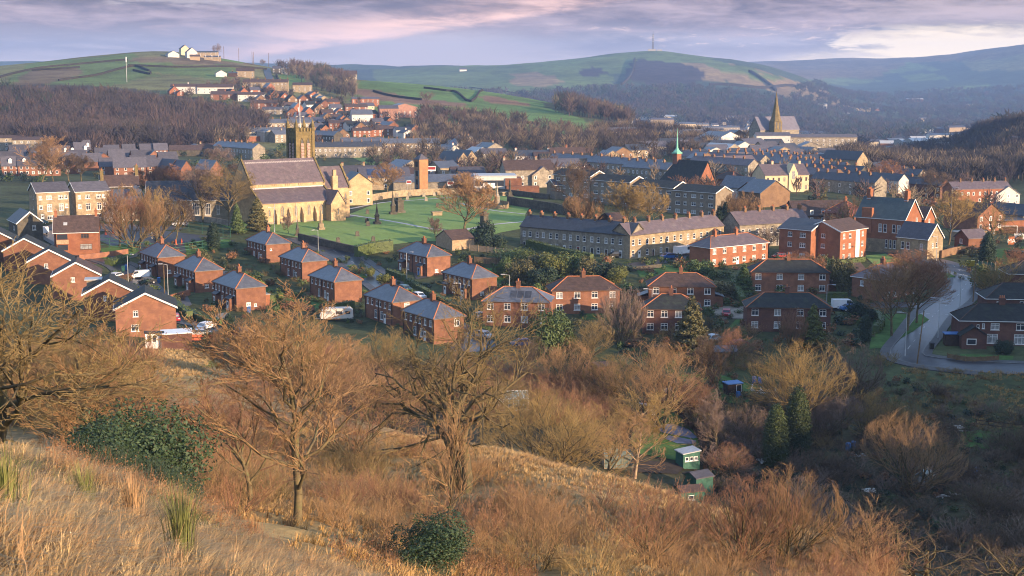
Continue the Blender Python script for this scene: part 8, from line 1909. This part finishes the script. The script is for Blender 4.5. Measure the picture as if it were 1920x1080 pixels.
for k, (px, h) in enumerate(((420, 15), (448, 16), (473, 15), (475.5, 15), (504, 17))): pole(['first skyline pole right of the hilltop barn', 'second skyline pole on the hill brow', 'left one of two paired skyline poles', 'right one of two paired skyline poles', 'skyline pole nearest the steep lane'][k], px, ('D', 1700), h, 0, .3)
p = P(238, ('D', 1330)); root = thing('phone_mast', 'thin phone mast standing in the hill field above the wood', 'mast', p)
b = MB(); b.cyl((0, 0, -1), (0, 0, 22), .3, .25, 6); b.build('post', METAL, root); b = MB(); b.cyl((0, 0, 19), (0, 0, 24), .9, n=8); b.build('antenna_drum', METAL, root)
def wall(label, pts, h, w, m, name='stone_wall', cat='wall', group=None, step=2.0, cope=None):
 C = px_curve(pts, step); mb = MB()
 Q = [(c, H(c.x, c.y)) for c in C]
 for k in range(len(Q) - 1):
  (c0, z0), (c1, z1) = Q[k], Q[k + 1]; d = (c1 - c0).normalized(); n = Vector((d.y, -d.x)) * w / 2
  A = [(c0.x + n.x, c0.y + n.y), (c0.x - n.x, c0.y - n.y), (c1.x - n.x, c1.y - n.y), (c1.x + n.x, c1.y + n.y)]; zz = [z0, z0, z1, z1]
  lo = [(A[i][0], A[i][1], zz[i] - .5) for i in range(4)]; hi = [(A[i][0], A[i][1], zz[i] + h) for i in range(4)]
  mb.poly(hi); mb.poly([lo[0], lo[3], hi[3], hi[0]]); mb.poly([lo[2], lo[1], hi[1], hi[2]])
  if k == 0: mb.poly([lo[1], lo[0], hi[0], hi[1]])
  if k == len(Q) - 2: mb.poly([lo[3], lo[2], hi[2], hi[3]])
 return tag(mb.build(name, m), label, cat, group)
wall('long dark churchyard wall above the estate road', [(560, 451), (610, 463), (668, 476)], 2.0, .6, STONED)
wall('tall tan churchyard wall below the drill tower', [(690, 378), (740, 370), (800, 366), (862, 364)], 2.4, .5, STONE)
wall('dark churchyard wall right of the library', [(935, 363), (1000, 371), (1030, 374)], 2.0, .5, STONED)
wall('dark retaining wall along the sunken court by the council blocks', [(952, 384), (990, 390), (1040, 398), (1062, 404), (1110, 410)], 3.0, .6, STONED)
wall('low stone wall at the foot of the church car park', [(350, 413), (400, 418), (430, 424), (455, 430)], 1.6, .5, STONEG)
wall('brick garden wall with piers on the lane bend', [(148, 488), (200, 482), (240, 476)], 1.3, .35, BRICK)
wall('brick garden wall below the middle semi', [(312, 566), (330, 560), (356, 553)], 1.2, .35, BRICKO)
wall('stepped brick wall along the lane pavement', [(278, 545), (292, 555), (307, 568)], 1.1, .35, BRICKO)
wall('brick yard wall behind the small garage', [(1764, 484), (1800, 476), (1850, 480)], 2.0, .4, BRICKB)
wall('low dark wall in front of the terrace street', [(1040, 500), (1110, 506), (1180, 508), (1240, 502)], 1.0, .4, STONED)
WALLF = mat('dark_field_wall', (.045, .04, .034), (.03, .027, .024), .5, .95, .1, 0)
for k, (pts, lb) in enumerate((([(0, 146), (60, 131), (150, 121), (240, 113)], 'dry stone wall climbing the left hill field'), ([(110, 152), (180, 142), (248, 125), (280, 134)], 'dry stone wall curving across the middle of the hill field'), ([(60, 133), (110, 130), (150, 127)], 'short dry stone wall above the heather patch on the left hill'), ([(240, 124), (330, 127), (430, 126), (500, 131)], 'dark field wall below the hilltop farm'), ([(250, 133), (280, 140), (282, 136)], 'short field wall end on the hill'),
 ([(518, 142), (524, 154), (540, 172)], 'stone wall beside the steep lane'), ([(795, 166), (850, 172), (900, 172), (920, 170)], 'field wall across the bright green spur'), ([(880, 164), (950, 172), (1020, 187)], 'field wall on the skyline of the green spur'), ([(700, 172), (740, 182), (790, 188)], 'post-lined bank between bracken and green field'), ([(820, 206), (920, 224), (1010, 234)], 'lower field wall on the green spur'))):
 wall(lb, pts, 2.1, 1.5, WALLF, 'field_wall', 'wall', 'dry stone field walls', 8)
for pts, lb in (([(1190, 112), (1185, 135), (1165, 160)], 'dark wall running down the mast hill'), ([(1405, 135), (1440, 158), (1455, 172)], 'wall descending the right flank of the mast hill'), ([(1330, 160), (1420, 166), (1500, 166)], 'long wall across the foot of the mast hill')):
 wall(lb, pts, 7, 6, WALLF, 'field_wall', 'wall', 'walls on the mast hill', 25)
def fence(label, pts, h, m, gap=2.0, board=True, rails=2, name='fence', pm=None, bh=None, post=.06, group=None):
 C = px_curve(pts, gap); root = None
 c0 = C[0]; root = thing(name, label, 'fence', (c0.x, c0.y, H(c0.x, c0.y)), 0, group); o0 = Vector((c0.x, c0.y, H(c0.x, c0.y)))
 mb = MB(); pb = MB(); pos = [Vector((c.x, c.y, H(c.x, c.y))) - o0 for c in C]
 for k in range(len(pos) - 1):
  a, b_ = pos[k], pos[k + 1]; d = (b_ - a); n = Vector((d.y, -d.x, 0)).normalized() * .02
  if board:
   for z0, z1 in ([(.08, h - .05)] if rails == 0 else [(i * h / rails + .1, (i + 1) * h / rails - .02) for i in range(rails)]):
    mb.slab([a + Vector((0, 0, z0)) - n, b_ + Vector((0, 0, z0)) - n, b_ + Vector((0, 0, z1)) - n, a + Vector((0, 0, z1)) - n], .04, d=n / .02)
  else:
   for z in [h * (i + 1) / rails - .08 for i in range(rails)]:
    mb.slab([a + Vector((0, 0, z - .05)) - n, b_ + Vector((0, 0, z - .05)) - n, b_ + Vector((0, 0, z + .05)) - n, a + Vector((0, 0, z + .05)) - n], .04, d=n / .02)
 mb.build('boards' if board else 'rails', m, root)
 pm_ = None
 for q in pos:
  if pm_ is None:
   pb.box(-post, post, -post, post, -.4, h + .12); pm_ = pb.mesh('post', pm or m)
  link('post', pm_, root, q)
 return root
fence('orange netting fence along the top of the meadow', [(262, 630), (310, 634), (360, 639), (418, 640)], 1.2, mat('orange_netting', (.62, .13, .06), (.42, .09, .045), 2, .7, .2, 0, fine=6), 2.0, True, 2, pm=WOOD)
fence('dark plank fence down through the allotments', [(1230, 756), (1262, 770), (1290, 798), (1312, 824), (1322, 850), (1340, 866)], 1.1, WOODD, 1.8, True, 0)
fence('pale picket fence of the gabled-porch house', [(1776, 672), (1810, 678), (1850, 678), (1872, 676)], 1.0, WOOD, 1.2, True, 0)
fence('green mesh fence round the tarmac yard, front run', [(175, 462), (240, 470), (330, 476), (430, 460)], 2.6, GREENP, 4.0, False, 3, post=.05)
fence('green mesh fence round the tarmac yard, rear run', [(330, 432), (400, 440), (432, 446)], 2.8, GREENP, 4.0, False, 3, post=.05)
fence('red-brown panel fence beside the first semi', [(210, 532), (240, 524), (262, 520)], 1.4, WOODD, 2.0, True, 0)
fence('pale panel fence behind the blue-door house', [(880, 470), (915, 474), (960, 480)], 1.7, WOODP, 2.0, True, 0)
fence('tawny lattice fence above the plum pair', [(890, 494), (930, 496), (965, 492)], 1.8, WOOD, 2.0, True, 0)
fence('dark board fence at the lane end below the fir', [(420, 612), (436, 626), (446, 640)], 1.6, WOODD, 1.8, True, 0)
fence('green board fence with concrete posts by the yellow bin', [(1834, 505), (1850, 508), (1866, 510)], 2.2, GREENP, 2.4, True, 0, pm=CONC)
fence('post and rail fence below the dark brick pair', [(1300, 648), (1340, 650), (1370, 650)], 1.4, WOOD, 2.2, False, 3)
fence('rail fence in the allotments behind the cypress pair', [(1390, 762), (1440, 756), (1520, 752)], 1.2, WOOD, 2.4, False, 2)
fence('rail fence at the right of the allotments', [(1830, 800), (1880, 806), (1960, 812)], 1.2, WOODD, 2.6, False, 2)
fence('timber boards of the terrace back yards, olive stained', [(1205, ('D', 402)), (1240, ('D', 398)), (1268, ('D', 396))], 2.2, WOOD, 2.0, True, 0)
fence('white advertising board along the pitch, left one', [(1822, ('D', 402)), (1850, ('D', 401))], 1.5, WHITEP, 3.0, True, 0)
fence('white and red advertising board along the pitch, right one', [(1902, ('D', 398)), (1930, ('D', 397))], 1.7, WHITEP, 3.0, True, 0)
fence('pale hurdle ring round the churchyard monument', [(909, 388), (925, 392), (950, 392), (952, 386), (930, 383), (909, 388)], 1.5, WOODP, 1.2, True, 0)
p = P(1885, ('D', 408)); root = thing('goal_frame', 'white football goal at the edge of town', 'goal', p, .1)
b = MB(); b.cyl((-3.6, 0, 0), (-3.6, 0, 2.9), .09, n=6); b.build('post', WHITEP, root); b = MB(); b.cyl((3.6, 0, 0), (3.6, 0, 2.9), .09, n=6); b.build('post', WHITEP, root); b = MB(); b.cyl((-3.6, 0, 2.85), (3.6, 0, 2.85), .09, n=6); b.build('crossbar', WHITEP, root)
def carmat(n, c): return mat(n, c, tuple(x * .9 for x in c), 1, .28, .6, 0)
CARS = {}
def car_meshes(kind, m):
 k = (kind, m.name)
 if k in CARS: return CARS[k]
 if kind == 'car': prof = [(-2.05, .35), (-2.1, .75), (-1.35, .92), (-.75, 1.42), (.85, 1.46), (1.6, 1.0), (2.05, .92), (2.1, .4)]; gl = [(-1.28, .95), (-.72, 1.38), (.82, 1.42), (1.5, 1.02)]; W_ = .86
 else: prof = [(-2.3, .4), (-2.35, .95), (-1.65, 1.1), (-1.05, 1.85), (2.2, 1.9), (2.28, .42)]; gl = [(-1.58, 1.12), (-1.05, 1.76), (-.3, 1.78), (-.3, 1.12)]; W_ = .92
 b = MB(); n = len(prof); i0 = len(b.v)
 for s in (-1, 1):
  for x, z in prof: b.v.append((x, s * W_ * (1 if z < 1.05 else .88), z))
 for q in range(n): b.f.append([i0 + q, i0 + (q + 1) % n, i0 + n + (q + 1) % n, i0 + n + q]); b.m.append(0)
 b.f.append([i0 + q for q in range(n)][::-1]); b.f.append([i0 + n + q for q in range(n)]); b.m += [0, 0]
 body = b.mesh('body', [m])
 b = MB()
 for s in (-1, 1):
  ww = W_ * .95 + .02
  b.poly([(x, s * (W_ * (1 if z < 1.05 else .88) + .015), z) for x, z in gl])
 wx0, wx1 = prof[2], prof[3]
 b.poly([(wx0[0] - .01, -W_ * .8, wx0[1] + .03), (wx0[0] - .01, W_ * .8, wx0[1] + .03), (wx1[0] - .03, W_ * .76, wx1[1] - .03), (wx1[0] - .03, -W_ * .76, wx1[1] - .03)])
 if kind == 'car': b.poly([(1.58, -W_ * .76, 1.04), (1.58, W_ * .76, 1.04), (.9, W_ * .76, 1.46), (.9, -W_ * .76, 1.46)])
 g = b.mesh('glazing', [GLASS])
 b = MB(); b.cyl((0, -.1, 0), (0, .1, 0), .33, n=12, m=0); b.cyl((0, -.11, 0), (0, .11, 0), .19, n=10, m=1); wmesh = b.mesh('wheel', [RUBBER, METAL])
 b = MB(); b.box(-.03, .03, -.16, .16, -.07, .07); hl = b.mesh('headlight', [WHITEP])
 CARS[k] = (body, g, wmesh, hl); return CARS[k]
def car(label, px, v, m, rot, kind='car', s=1.0, name=None, group=None):
 p = P(px, v); p.z += .06; root = thing(name or ('van' if kind == 'van' else 'parked_car'), label, 'van' if kind == 'van' else 'car', p, R(rot), group or 'parked cars and vans', s)
 bd, g, w, hl = car_meshes(kind, m); link('body', bd, root); link('glazing', g, root)
 for x in (-1.35, 1.35):
  for y in (-.8, .8): link('wheel', w, root, (x, y, .33))
 for y in (-.6, .6): link('headlight', hl, root, (-2.1, y, .72))
CW, CS, CB, CR, CBL, CT = carmat('white_car_paint', (.75, .75, .76)), carmat('silver_car_paint', (.40, .42, .45)), carmat('black_car_paint', (.015, .016, .018)), carmat('red_car_paint', (.36, .025, .03)), carmat('blue_car_paint', (.035, .13, .36)), carmat('teal_car_paint', (.06, .12, .13))
car('white van parked in the semi driveway off the lane', 262, 522, CW, 20, 'van'); car('black car beside the white van in the driveway', 276, 532, CB, 25); car('white hatchback on the lane left of the white van', 217, 523, CW, 70)
car('red car on the lane beside the flat garage', 328, 602, CR, 110); car('silver car at the lane end, in front of the other', 374, 632, CS, 15); car('pale car half hidden behind the lane end shrub', 386, 618, CW, 60)
car('teal-grey car on the estate road nose downhill', 758, 546, CT, 130); car('white car on the estate road behind the teal one', 784, 560, CW, 130)
car('white van beside the dark brick pair', 1582, 580, CW, 185, 'van', 1.15); car('blue car in the drive behind the white van', 1594, ('D', 288), CBL, 190); car('red car between the shaded pairs, nearer the houses', 1362, ('D', 285), CR, 80); car('red car on the side road, half behind twigs', 1383, ('D', 258), CR, 20); car('silver car behind the dark conifer', 1335, ('D', 262), CS, 40)
car('black off-road car at the corner terrace', 1157, 483, CB, 195, 'car', 1.1); car('blue people carrier on the terrace street', 1254, 486, CBL, 210, 'car', 1.1); car('white van on the terrace street', 1282, 478, CW, 215, 'van', 1.25)
car('silver car in the church car park', 338, 424, CS, 20, 'car', 1.15); car('black car below the right twin stone block', 174, 416, CB, 30); car('teal car below the left twin stone block', 76, 421, CT, 15); car('white van behind the detached brick house', 77, 440, CW, 75, 'van'); car('bright blue car in the dip behind the old oak', 980, 650, CBL, 10, 'car', 1.05); car('pale car among twigs below the joined semis', 905, 634, CS, 140); car('white car beside the lower joined semi', 900, 598, CW, 60)
car('white van before the honey terraces', 673, 293, CW, 10, 'van', 1.4); car('red car before the honey terraces', 693, 293, CR, 10, 'car', 1.3); car('silver van with long grey body before the honey terrace', 708, 294, CS, 40, 'van', 1.6); car('red car beside the stone terrace back yards', 1463, ('D', 352), CR, 10)
for k, (px, py) in enumerate(((545, 208), (552, 205), (565, 203), (576, 199), (530, 172), (560, 211))): car(['white car on the hill street below the brick gables', 'pale blue car on the hill street', 'white car half way up the hill street', 'silver car at the top of the hill street', 'dark car on the steep lane', 'pale car beside the steep gable house'][k], px, py, [CW, CBL, CW, CS, CB, CS][k], 40, 'car', 1.3)
for k, (px, py) in enumerate(((1383, 273), (1390, 274), (1386, 277), (1389, 280), (1380, 279))): car(['white car in the far car park, back left', 'silver car in the far car park, back right', 'red car in the far car park', 'white car in the far car park, front', 'dark car in the far car park'][k], px, py, [CW, CS, CR, CW, CB][k], 30, 'car', 1.5)
def caravan():
 p = P(632, 601); root = thing('caravan', 'long white caravan parked by the tall hedge', 'caravan', p, R(6))
 prof = [(-3.2, .6), (-3.45, 1.2), (-2.9, 2.3), (-2.2, 2.65), (2.7, 2.65), (3.2, 2.2), (3.3, .6)]
 b = MB(); b.slab([(x, -1.15, z) for x, z in prof], 2.3, d=(0, 1, 0)); b.build('body', WHITER, root)
 for x, w in ((-2.2, 1.2), (-.2, 1.3), (1.7, 1.0)):
  b = MB(); b.box(x, x + w, -1.18, -1.151, 1.5, 2.1); b.build('window', GLASS, root)
 for y in (-1.0, 1.0):
  b = MB(); b.cyl((0, y - .1, .35), (0, y + .1, .35), .35, n=12); b.build('wheel', RUBBER, root)
 b = MB(); b.cyl((-3.3, 0, .55), (-4.4, 0, .45), .06, n=6); b.build('drawbar', METAL, root)
caravan()
def stone_at(label, px, v, kind, m=STONED, s=1.0, group='churchyard monuments'):
 p = P(px, v); b = MB()
 if kind == 'obelisk': b.box(-.8, .8, -.8, .8, -.2, .5); b.box(-.55, .55, -.55, .55, .5, 1.5); b.lathe([(.42, 1.5), (.22, 4.6), (.02, 5.0)], n=4)
 elif kind == 'pedestal': b.box(-1.3, 1.3, -1.1, 1.1, -.2, .6); b.box(-.95, .95, -.8, .8, .6, 3.0); b.box(-1.15, 1.15, -1, 1, 3.0, 3.3); b.box(-.6, .6, -.5, .5, 3.3, 3.9)
 elif kind == 'spirelet': b.box(-.8, .8, -.8, .8, -.2, .6); b.box(-.45, .45, -.45, .45, .6, 2.0); b.lathe([(.75, 2.0), (.4, 2.5), (.14, 4.4), (.02, 5.6)], n=6)
 elif kind == 'chest': b.box(-1.2, 1.2, -.6, .6, -.2, .8); b.box(-1.35, 1.35, -.75, .75, .8, 1.0)
 else: b.slab([(-.45, -.1, -.2), (.45, -.1, -.2), (.45, -.1, 1.0), (.25, -.1, 1.3), (-.25, -.1, 1.3), (-.45, -.1, 1.0)], .2, d=(0, 1, 0)); b.box(-.6, .6, -.25, .25, -.1, .15)
 o = b.build('monument' if kind != 'slab' else 'gravestone', m, None, p); o.scale = (s,) * 3; o.rotation_euler.z = R(rnd.uniform(10, 45)); tag(o, label, 'monument' if kind != 'slab' else 'gravestone', group if kind != 'slab' else 'gravestones on the churchyard lawn')
stone_at('pale obelisk before the church buttresses', 602, 430, 'obelisk', STONE, 1.15); stone_at('slim dark spire monument left of the obelisk', 558, 442, 'spirelet', STONED, .9)
stone_at('needle-topped monument on the lawn right of the church', 707, 420, 'spirelet', STONED, 1.2); stone_at('needle-topped monument beside the massive pedestal', 737, 402, 'spirelet', STONED, 1.4); stone_at('massive stepped pedestal tomb', 748, 399, 'pedestal', STONED, 1.25)
stone_at('dark pedestal monument right of the lone tree', 908, 421, 'pedestal', STONED, 1.0); stone_at('grey spire monument inside the hurdle ring', 932, 385, 'spirelet', STONEG, 1.5); stone_at('stone obelisk at the far wall', 956, 369, 'obelisk', STONED, 1.3); stone_at('long chest tomb near the far wall', 945, 367, 'chest', STONE, 1.5); stone_at('pale flat tomb on the lawn left of the lone tree', 819, 404, 'chest', STONE, 1.3)
GR = [(689, 401, 'small stone left of the needle monuments'), (688, 418, 'small stone beside the near needle monument'), (670, 443, 'dark tall stone alone on the front lawn'), (700, 453, 'dark stone by the front hedge'), (634, 455, 'low dark stone at the churchyard wall'), (715, 375, 'dark stone at the back wall, beside the bare tree'), (733, 368, 'stone under the tan wall, left'), (744, 370, 'dark cluster stone under the tan wall'), (768, 368, 'grey stone under the tan wall'), (795, 369, 'black stone under the tan wall, middle'), (814, 368, 'small black stone under the tan wall'), (828, 366, 'tan stone under the wall end'), (764, 375, 'white stone on the back path'), (799, 377, 'tan stone near the back path'), (820, 389, 'black stone with kerb left of the lone tree'), (845, 392, 'dark stone behind the lone tree'), (809, 419, 'thin dark stone below the curved path'), (915, 373, 'grey twin stone near the chest tomb'), (920, 374, 'black twin stone near the chest tomb'), (971, 362, 'dark stone by the right-hand wall'), (910, 367, 'white stone at the back right'), (598, 415, 'small stone by the church plinth'), (690, 424, 'tiny stone at the path edge')]
for px, py, lb in GR: stone_at(lb, px, py, 'slab', STONEG if 'white' in lb or 'tan' in lb or 'grey' in lb else STONED, 1.15)
def shed(label, px, v, yaw, Lx, Ly, h, rise, m, rm, mono=True, win=(), name='garden_shed', door=None, dz=0):
 return bld(name, label, 'shed', px, v, yaw, Lx, Ly, h, rise, 'x', 'mono' if mono else 'gable', m, rm, win, (), [('R', door, WOODD)] if door is not None else [], [], over=.15, trim=False, base=.6)
shed('dark green shed with three black panes on the allotment lawn', 1281, ('D', 186), 20, 2.6, 2.4, 2.0, .3, GREENP, METAL, win=[(.3, 1.0, .6, .6, 'one'), (1.0, 1.0, .6, .6, 'one'), (1.7, 1.0, .6, .6, 'one')])
shed('green hut with a ribbed grey roof behind the lower shed', 1305, ('D', 174), 30, 2.8, 2.8, 2.2, .5, GREENP, TILEG, mono=False)
shed('low green shed with a pale patched window, nearest in the row', 1277, ('D', 168), 15, 3.2, 2.4, 1.7, .5, GREENP, TILEB, mono=False, win=[(1.0, .7, .8, .6, 'one')])
shed('brick-red lean-to shed with white striped roof on the bank', 1212, ('D', 208), 40, 2.4, 2.2, 2.6, -.6, BRICK, METAL, win=[(1.0, .9, .9, 1.0, 'one')])
shed('small olive hut beside the dead stems', 1250, ('D', 218), 20, 2.0, 2.0, 2.2, .2, WOOD, SLATED, door=.5)
shed('little shed with a bright blue tarpaulin roof and white door', 1365, ('D', 226), 15, 2.6, 2.2, 2.1, .1, WOODD, BLUEP, door=1.5)
shed('grey double shed behind the post and rail fence', 1340, ('D', 246), 5, 4.2, 3.2, 2.0, .8, WOOD, SLATE, mono=False)
shed('long flat store with white fascia beside the porch of the nearest gabled house', 304, ('D', 219), 15, 4.8, 4, 2.4, .1, BRICKD, WHITEP, name='garage')
shed('white glazed porch leaning on the nearest gabled house', 273, ('D', 219), 15, 3.2, 2.0, 2.4, -.2, WHITEP, TILEK, win=[(.3, .9, .7, 1.2, 'one'), (1.1, .9, .7, 1.2, 'one'), (2.3, .9, .7, 1.2, 'one')], name='glazed_porch')
shed('timber double garage with brown roof behind the blue-door house', 848, 470, 34, 7.0, 8.5, 2.8, 2.2, WOODP, TILEB, mono=False, name='garage')
shed('small brick outhouse with a pale flat roof beside the lane semi', 487, ('D', 288), 33, 2.4, 2.2, 2.4, .05, BRICKO, CONC, name='outhouse')
shed('dark garden shed behind the gold bush', 399, ('D', 316), 20, 4, 3, 2, .5, WOODD, SLATED, mono=False)
shed('orange-brown fence shed beside the laurels', 417, ('D', 306), 20, 3, 2.2, 1.9, .1, WOOD, SLATED)
shed('brown hip-roofed summerhouse behind the council fence', 1150, ('D', 408), 35, 5.5, 8, 2.4, 2.0, WOODD, TILEB, mono=False)
shed('red brick store behind the willow, roof lit', 1118, ('D', 228), 20, 3.6, 3.2, 2.3, .5, BRICKD, TILEB, mono=False, name='outhouse')
shed('dark timber garden shed beside the picket-fence house', 1772, ('D', 256), -6, 2.6, 2.2, 2.2, .1, WOODD, BLUEP)
shed('dark brown garage beside the tall evergreen and the flats', 1596, ('D', 318), 20, 4, 5, 2.4, 1.4, WOODD, TILEB, mono=False, name='garage')
shed('low pale huts between the bare tree and the pitch', 1800, ('D', 392), 15, 9, 5, 2.4, .4, WOODP, CONC, name='huts')
shed('wooden crate hutch beside the sheds', 1385, ('D', 164), 15, 2.4, 1.2, .9, .3, WOOD, WOODD, mono=False, name='hutch')
def greenhouse(label, px, v, yaw, L_, W_, h, rise, fm):
 p = P(px, v); root = thing('greenhouse', label, 'greenhouse', p, R(yaw))
 b = MB(); b.box(0, L_, 0, W_, 0, h); b.slab([(0, 0, h), (0, W_, h), (0, W_ / 2, h + rise)], L_, d=(1, 0, 0))
 gm = MATS.get('greenhouse_glass') or mat('greenhouse_glass', (.17, .21, .19), (.10, .13, .115), 2, .15, .6, 0); b.build('glass', gm, root)
 f = MB(); t = .05; n = max(2, int(L_ / .75))
 for k in range(n + 1):
  x = L_ * k / n
  for y in (-.01, W_ + .01): f.box(x - t / 2, x + t / 2, y - t / 2, y + t / 2, 0, h)
  f.cyl((x, -.02, h), (x, W_ / 2, h + rise + .03), t / 2, n=4); f.cyl((x, W_ + .02, h), (x, W_ / 2, h + rise + .03), t / 2, n=4)
 for y, z in ((-.02, h), (W_ + .02, h), (W_ / 2, h + rise + .03), (-.02, .05), (W_ + .02, .05)): f.cyl((0, y, z), (L_, y, z), t * .7, n=4)
 f.box(-.03, 0, W_ * .3, W_ * .7, 0, h); f.build('frame', fm, root)
greenhouse('old ridge greenhouse beside the pale lit tree', 1133, ('D', 177), 4, 4.0, 2.4, 1.6, .8, WOODP)
greenhouse('small aluminium greenhouse in the dark allotment', 1742, ('D', 186), 55, 2.4, 2.2, 1.7, .9, METAL)
greenhouse('frosted polytunnel frame behind the old oak', 935, ('D', 200), 6, 4.5, 3, 1.8, .9, WHITEP)
def bin_(label, px, v, m, w=.6, h=1.1, name='wheelie_bin'):
 p = P(px, v); b = MB(); b.slab([(-w / 2 * .85, -.3, 0), (w / 2 * .85, -.3, 0), (w / 2, -.35, h), (-w / 2, -.35, h)], .7, d=(0, 1, 0)); b.slab([(-w / 2 - .03, -.4, h), (w / 2 + .03, -.4, h), (w / 2 + .03, .4, h + .1), (-w / 2 - .03, .4, h + .1)], .06); b.cyl((-w / 2, .38, .12), (w / 2, .38, .12), .1, n=8)
 tag(b.build(name, m, None, p), label, 'bin', 'bins outside the houses')
YEL = mat('yellow_plastic', (.62, .42, .03), (.5, .34, .03), 2, .5, .4, 0)
bin_('yellow grit bin beside the upper road', 1820, 499, YEL, 1.9, 1.3, 'grit_bin'); bin_('blue bin in front of the middle semi', 298, 530, BLUEP); bin_('dark bin at the corner of the picket fence', 1747, 655, BLACKP, .8, 1.2); bin_('blue bin before the first semi', 237, 506, BLUEP); bin_('green bin beside the blue one at the first semi', 231, 508, GREENP); bin_('purple-blue bin at the gable of the lane semi', 467, 586, BLUEP)
def drum(label, px, v, m=BLUEP, s=1.0):
 p = P(px, v); b = MB(); b.lathe([(.28, 0), (.31, .1), (.33, .5), (.31, .85), (.28, .95)], n=12); o = b.build('water_butt', m, None, p); o.scale = (s,) * 3; tag(o, label, 'water butt', 'plastic water butts in the allotments')
drum('blue water butt beside the allotment bench, left of a pair', 1414, 718, BLUEP, 1.2); drum('blue water butt beside the allotment bench, right of a pair', 1425, 719, BLUEP, 1.2); drum('blue drum by the rail fence', 1384, 746, BLUEP, 1.2); drum('blue barrel behind the willow trunk, left of two', 1590, 845, BLUEP, 1.3); drum('blue barrel behind the willow trunk, right of two', 1600, 842, BLUEP, 1.3); drum('pale green water butt left of the cypress pair', 1416, 806, GREENP, 1.5)
def heap(label, px, v, m, w, h, seed, name='junk_heap', cat='heap'):
 p = P(px, v); g = random.Random(seed); b = MB()
 for k in range(12):
  x, y = g.uniform(-w / 2, w / 2), g.uniform(-w / 3, w / 3); l, t, z = g.uniform(.4, w * .5), g.uniform(.1, .4), g.uniform(0, h * .6); a = g.uniform(0, 3.1)
  c, s = math.cos(a), math.sin(a); q = [(-l / 2, -t / 2), (l / 2, -t / 2), (l / 2, t / 2), (-l / 2, t / 2)]
  b.slab([(x + i * c - j * s, y + i * s + j * c, z + i * g.uniform(-.2, .2)) for i, j in q], g.uniform(.06, .2))
 tag(b.build(name, m, None, p), label, cat)
heap('white heap of frosted boards left of the cypress pair', 1428, 866, WHITER, 2.6, .8, 1); heap('crumpled bright blue tarpaulin heap', 1820, 884, BLUEP, 2.4, .9, 2, 'tarpaulin', 'tarpaulin'); heap('white scrap frames beside the blue tarpaulin', 1840, 896, WHITER, 2.0, .6, 3); heap('pale frames lying in front of the small greenhouse', 1775, 930, WHITER, 3.0, .5, 4); heap('white boards by the right-hand rail fence', 1790, 806, WHITER, 2.6, .9, 5); heap('frosted sheets and timber in the upper allotment', 1430, 734, WHITER, 6.0, .5, 6); heap('pile of dark timber beside the frosted sheets', 1400, 742, WOODD, 4.0, .6, 7); heap('clutter round the blue barrels', 1605, 856, CONC, 2.4, .6, 8); heap('skip of builders rubbish beside the lodge', 1778, 466, CONC, 4.0, 1.6, 9, 'rubbish_pile', 'rubbish'); heap('white scraps below the olive willow bush', 1630, 922, WHITER, 1.6, .4, 10)
p = P(893, 352);
def sign(label, px, v, w, h, z, m1, m2, txt=None, rot=0):
 p = P(px, v); root = thing('sign_board', label, 'sign', p, R(rot)); b = MB()
 for x in (-w * .35, w * .35): b.cyl((x, .06, -.3), (x, .06, z + h), .05, n=6)
 b.build('posts', METAL, root); b = MB(); b.box(-w / 2, w / 2, -.04, .04, z, z + h); b.build('panel', m1, root)
 if m2: b = MB(); b.box(-w / 2 + .15, w / 2 - .15, -.06, -.041, z + h * .3, z + h * .85); b.build('sign_face', m2, root)
 if txt:
  cu = bpy.data.curves.new('lettering', 'FONT'); cu.body = txt; cu.size = h * .7; cu.extrude = .01; cu.align_x = 'CENTER'; cu.materials.append(WHITEP)
  tmp = bpy.data.objects.new('tmp', cu); COL.objects.link(tmp); bpy.context.view_layer.update()
  me = bpy.data.meshes.new_from_object(tmp.evaluated_get(bpy.context.evaluated_depsgraph_get())); bpy.data.objects.remove(tmp)
  o = link('lettering', me, root); o.location = (0, -.06, z + h * .25); o.rotation_euler = (R(90), 0, 0)
sign('red and white sign in front of the blue-roofed store, right one', 845, ('D', 520), 2.4, 1.6, 3.4, WHITEP, REDP); sign('red and white sign left of the drill tower', 767, ('D', 520), 1.8, 1.4, 4.0, WHITEP, REDP); sign('wide red and white shop sign behind the drill tower', 806, ('D', 566), 5.0, 2.0, 6.4, WHITEP, REDP)
sign('orange board with white letters under a dark canopy at the pitch', 1896, ('D', 384), 1.7, 2.3, 0, mat('orange_board', (.45, .16, .06), None, 1, .7, .2, 0), None, 'MA')
def cone_(label, px, py):
 p = P(px, py); b = MB(); b.box(-.25, .25, -.25, .25, 0, .06, 0); b.lathe([(.2, .06), (.04, .95)], n=10); tag(b.build('traffic_cone', MATS['orange_netting'], None, p), label, 'cone', 'orange cones in the tarmac yard').scale = (1.6,) * 3
cone_('orange cone in the yard by the left kerb', 198, 440); cone_('orange cone in the yard, second from the left kerb', 212, 438); cone_('orange cone beside the fourth yard tree', 341, 458); cone_('orange cone beside the third yard tree', 330, 459)
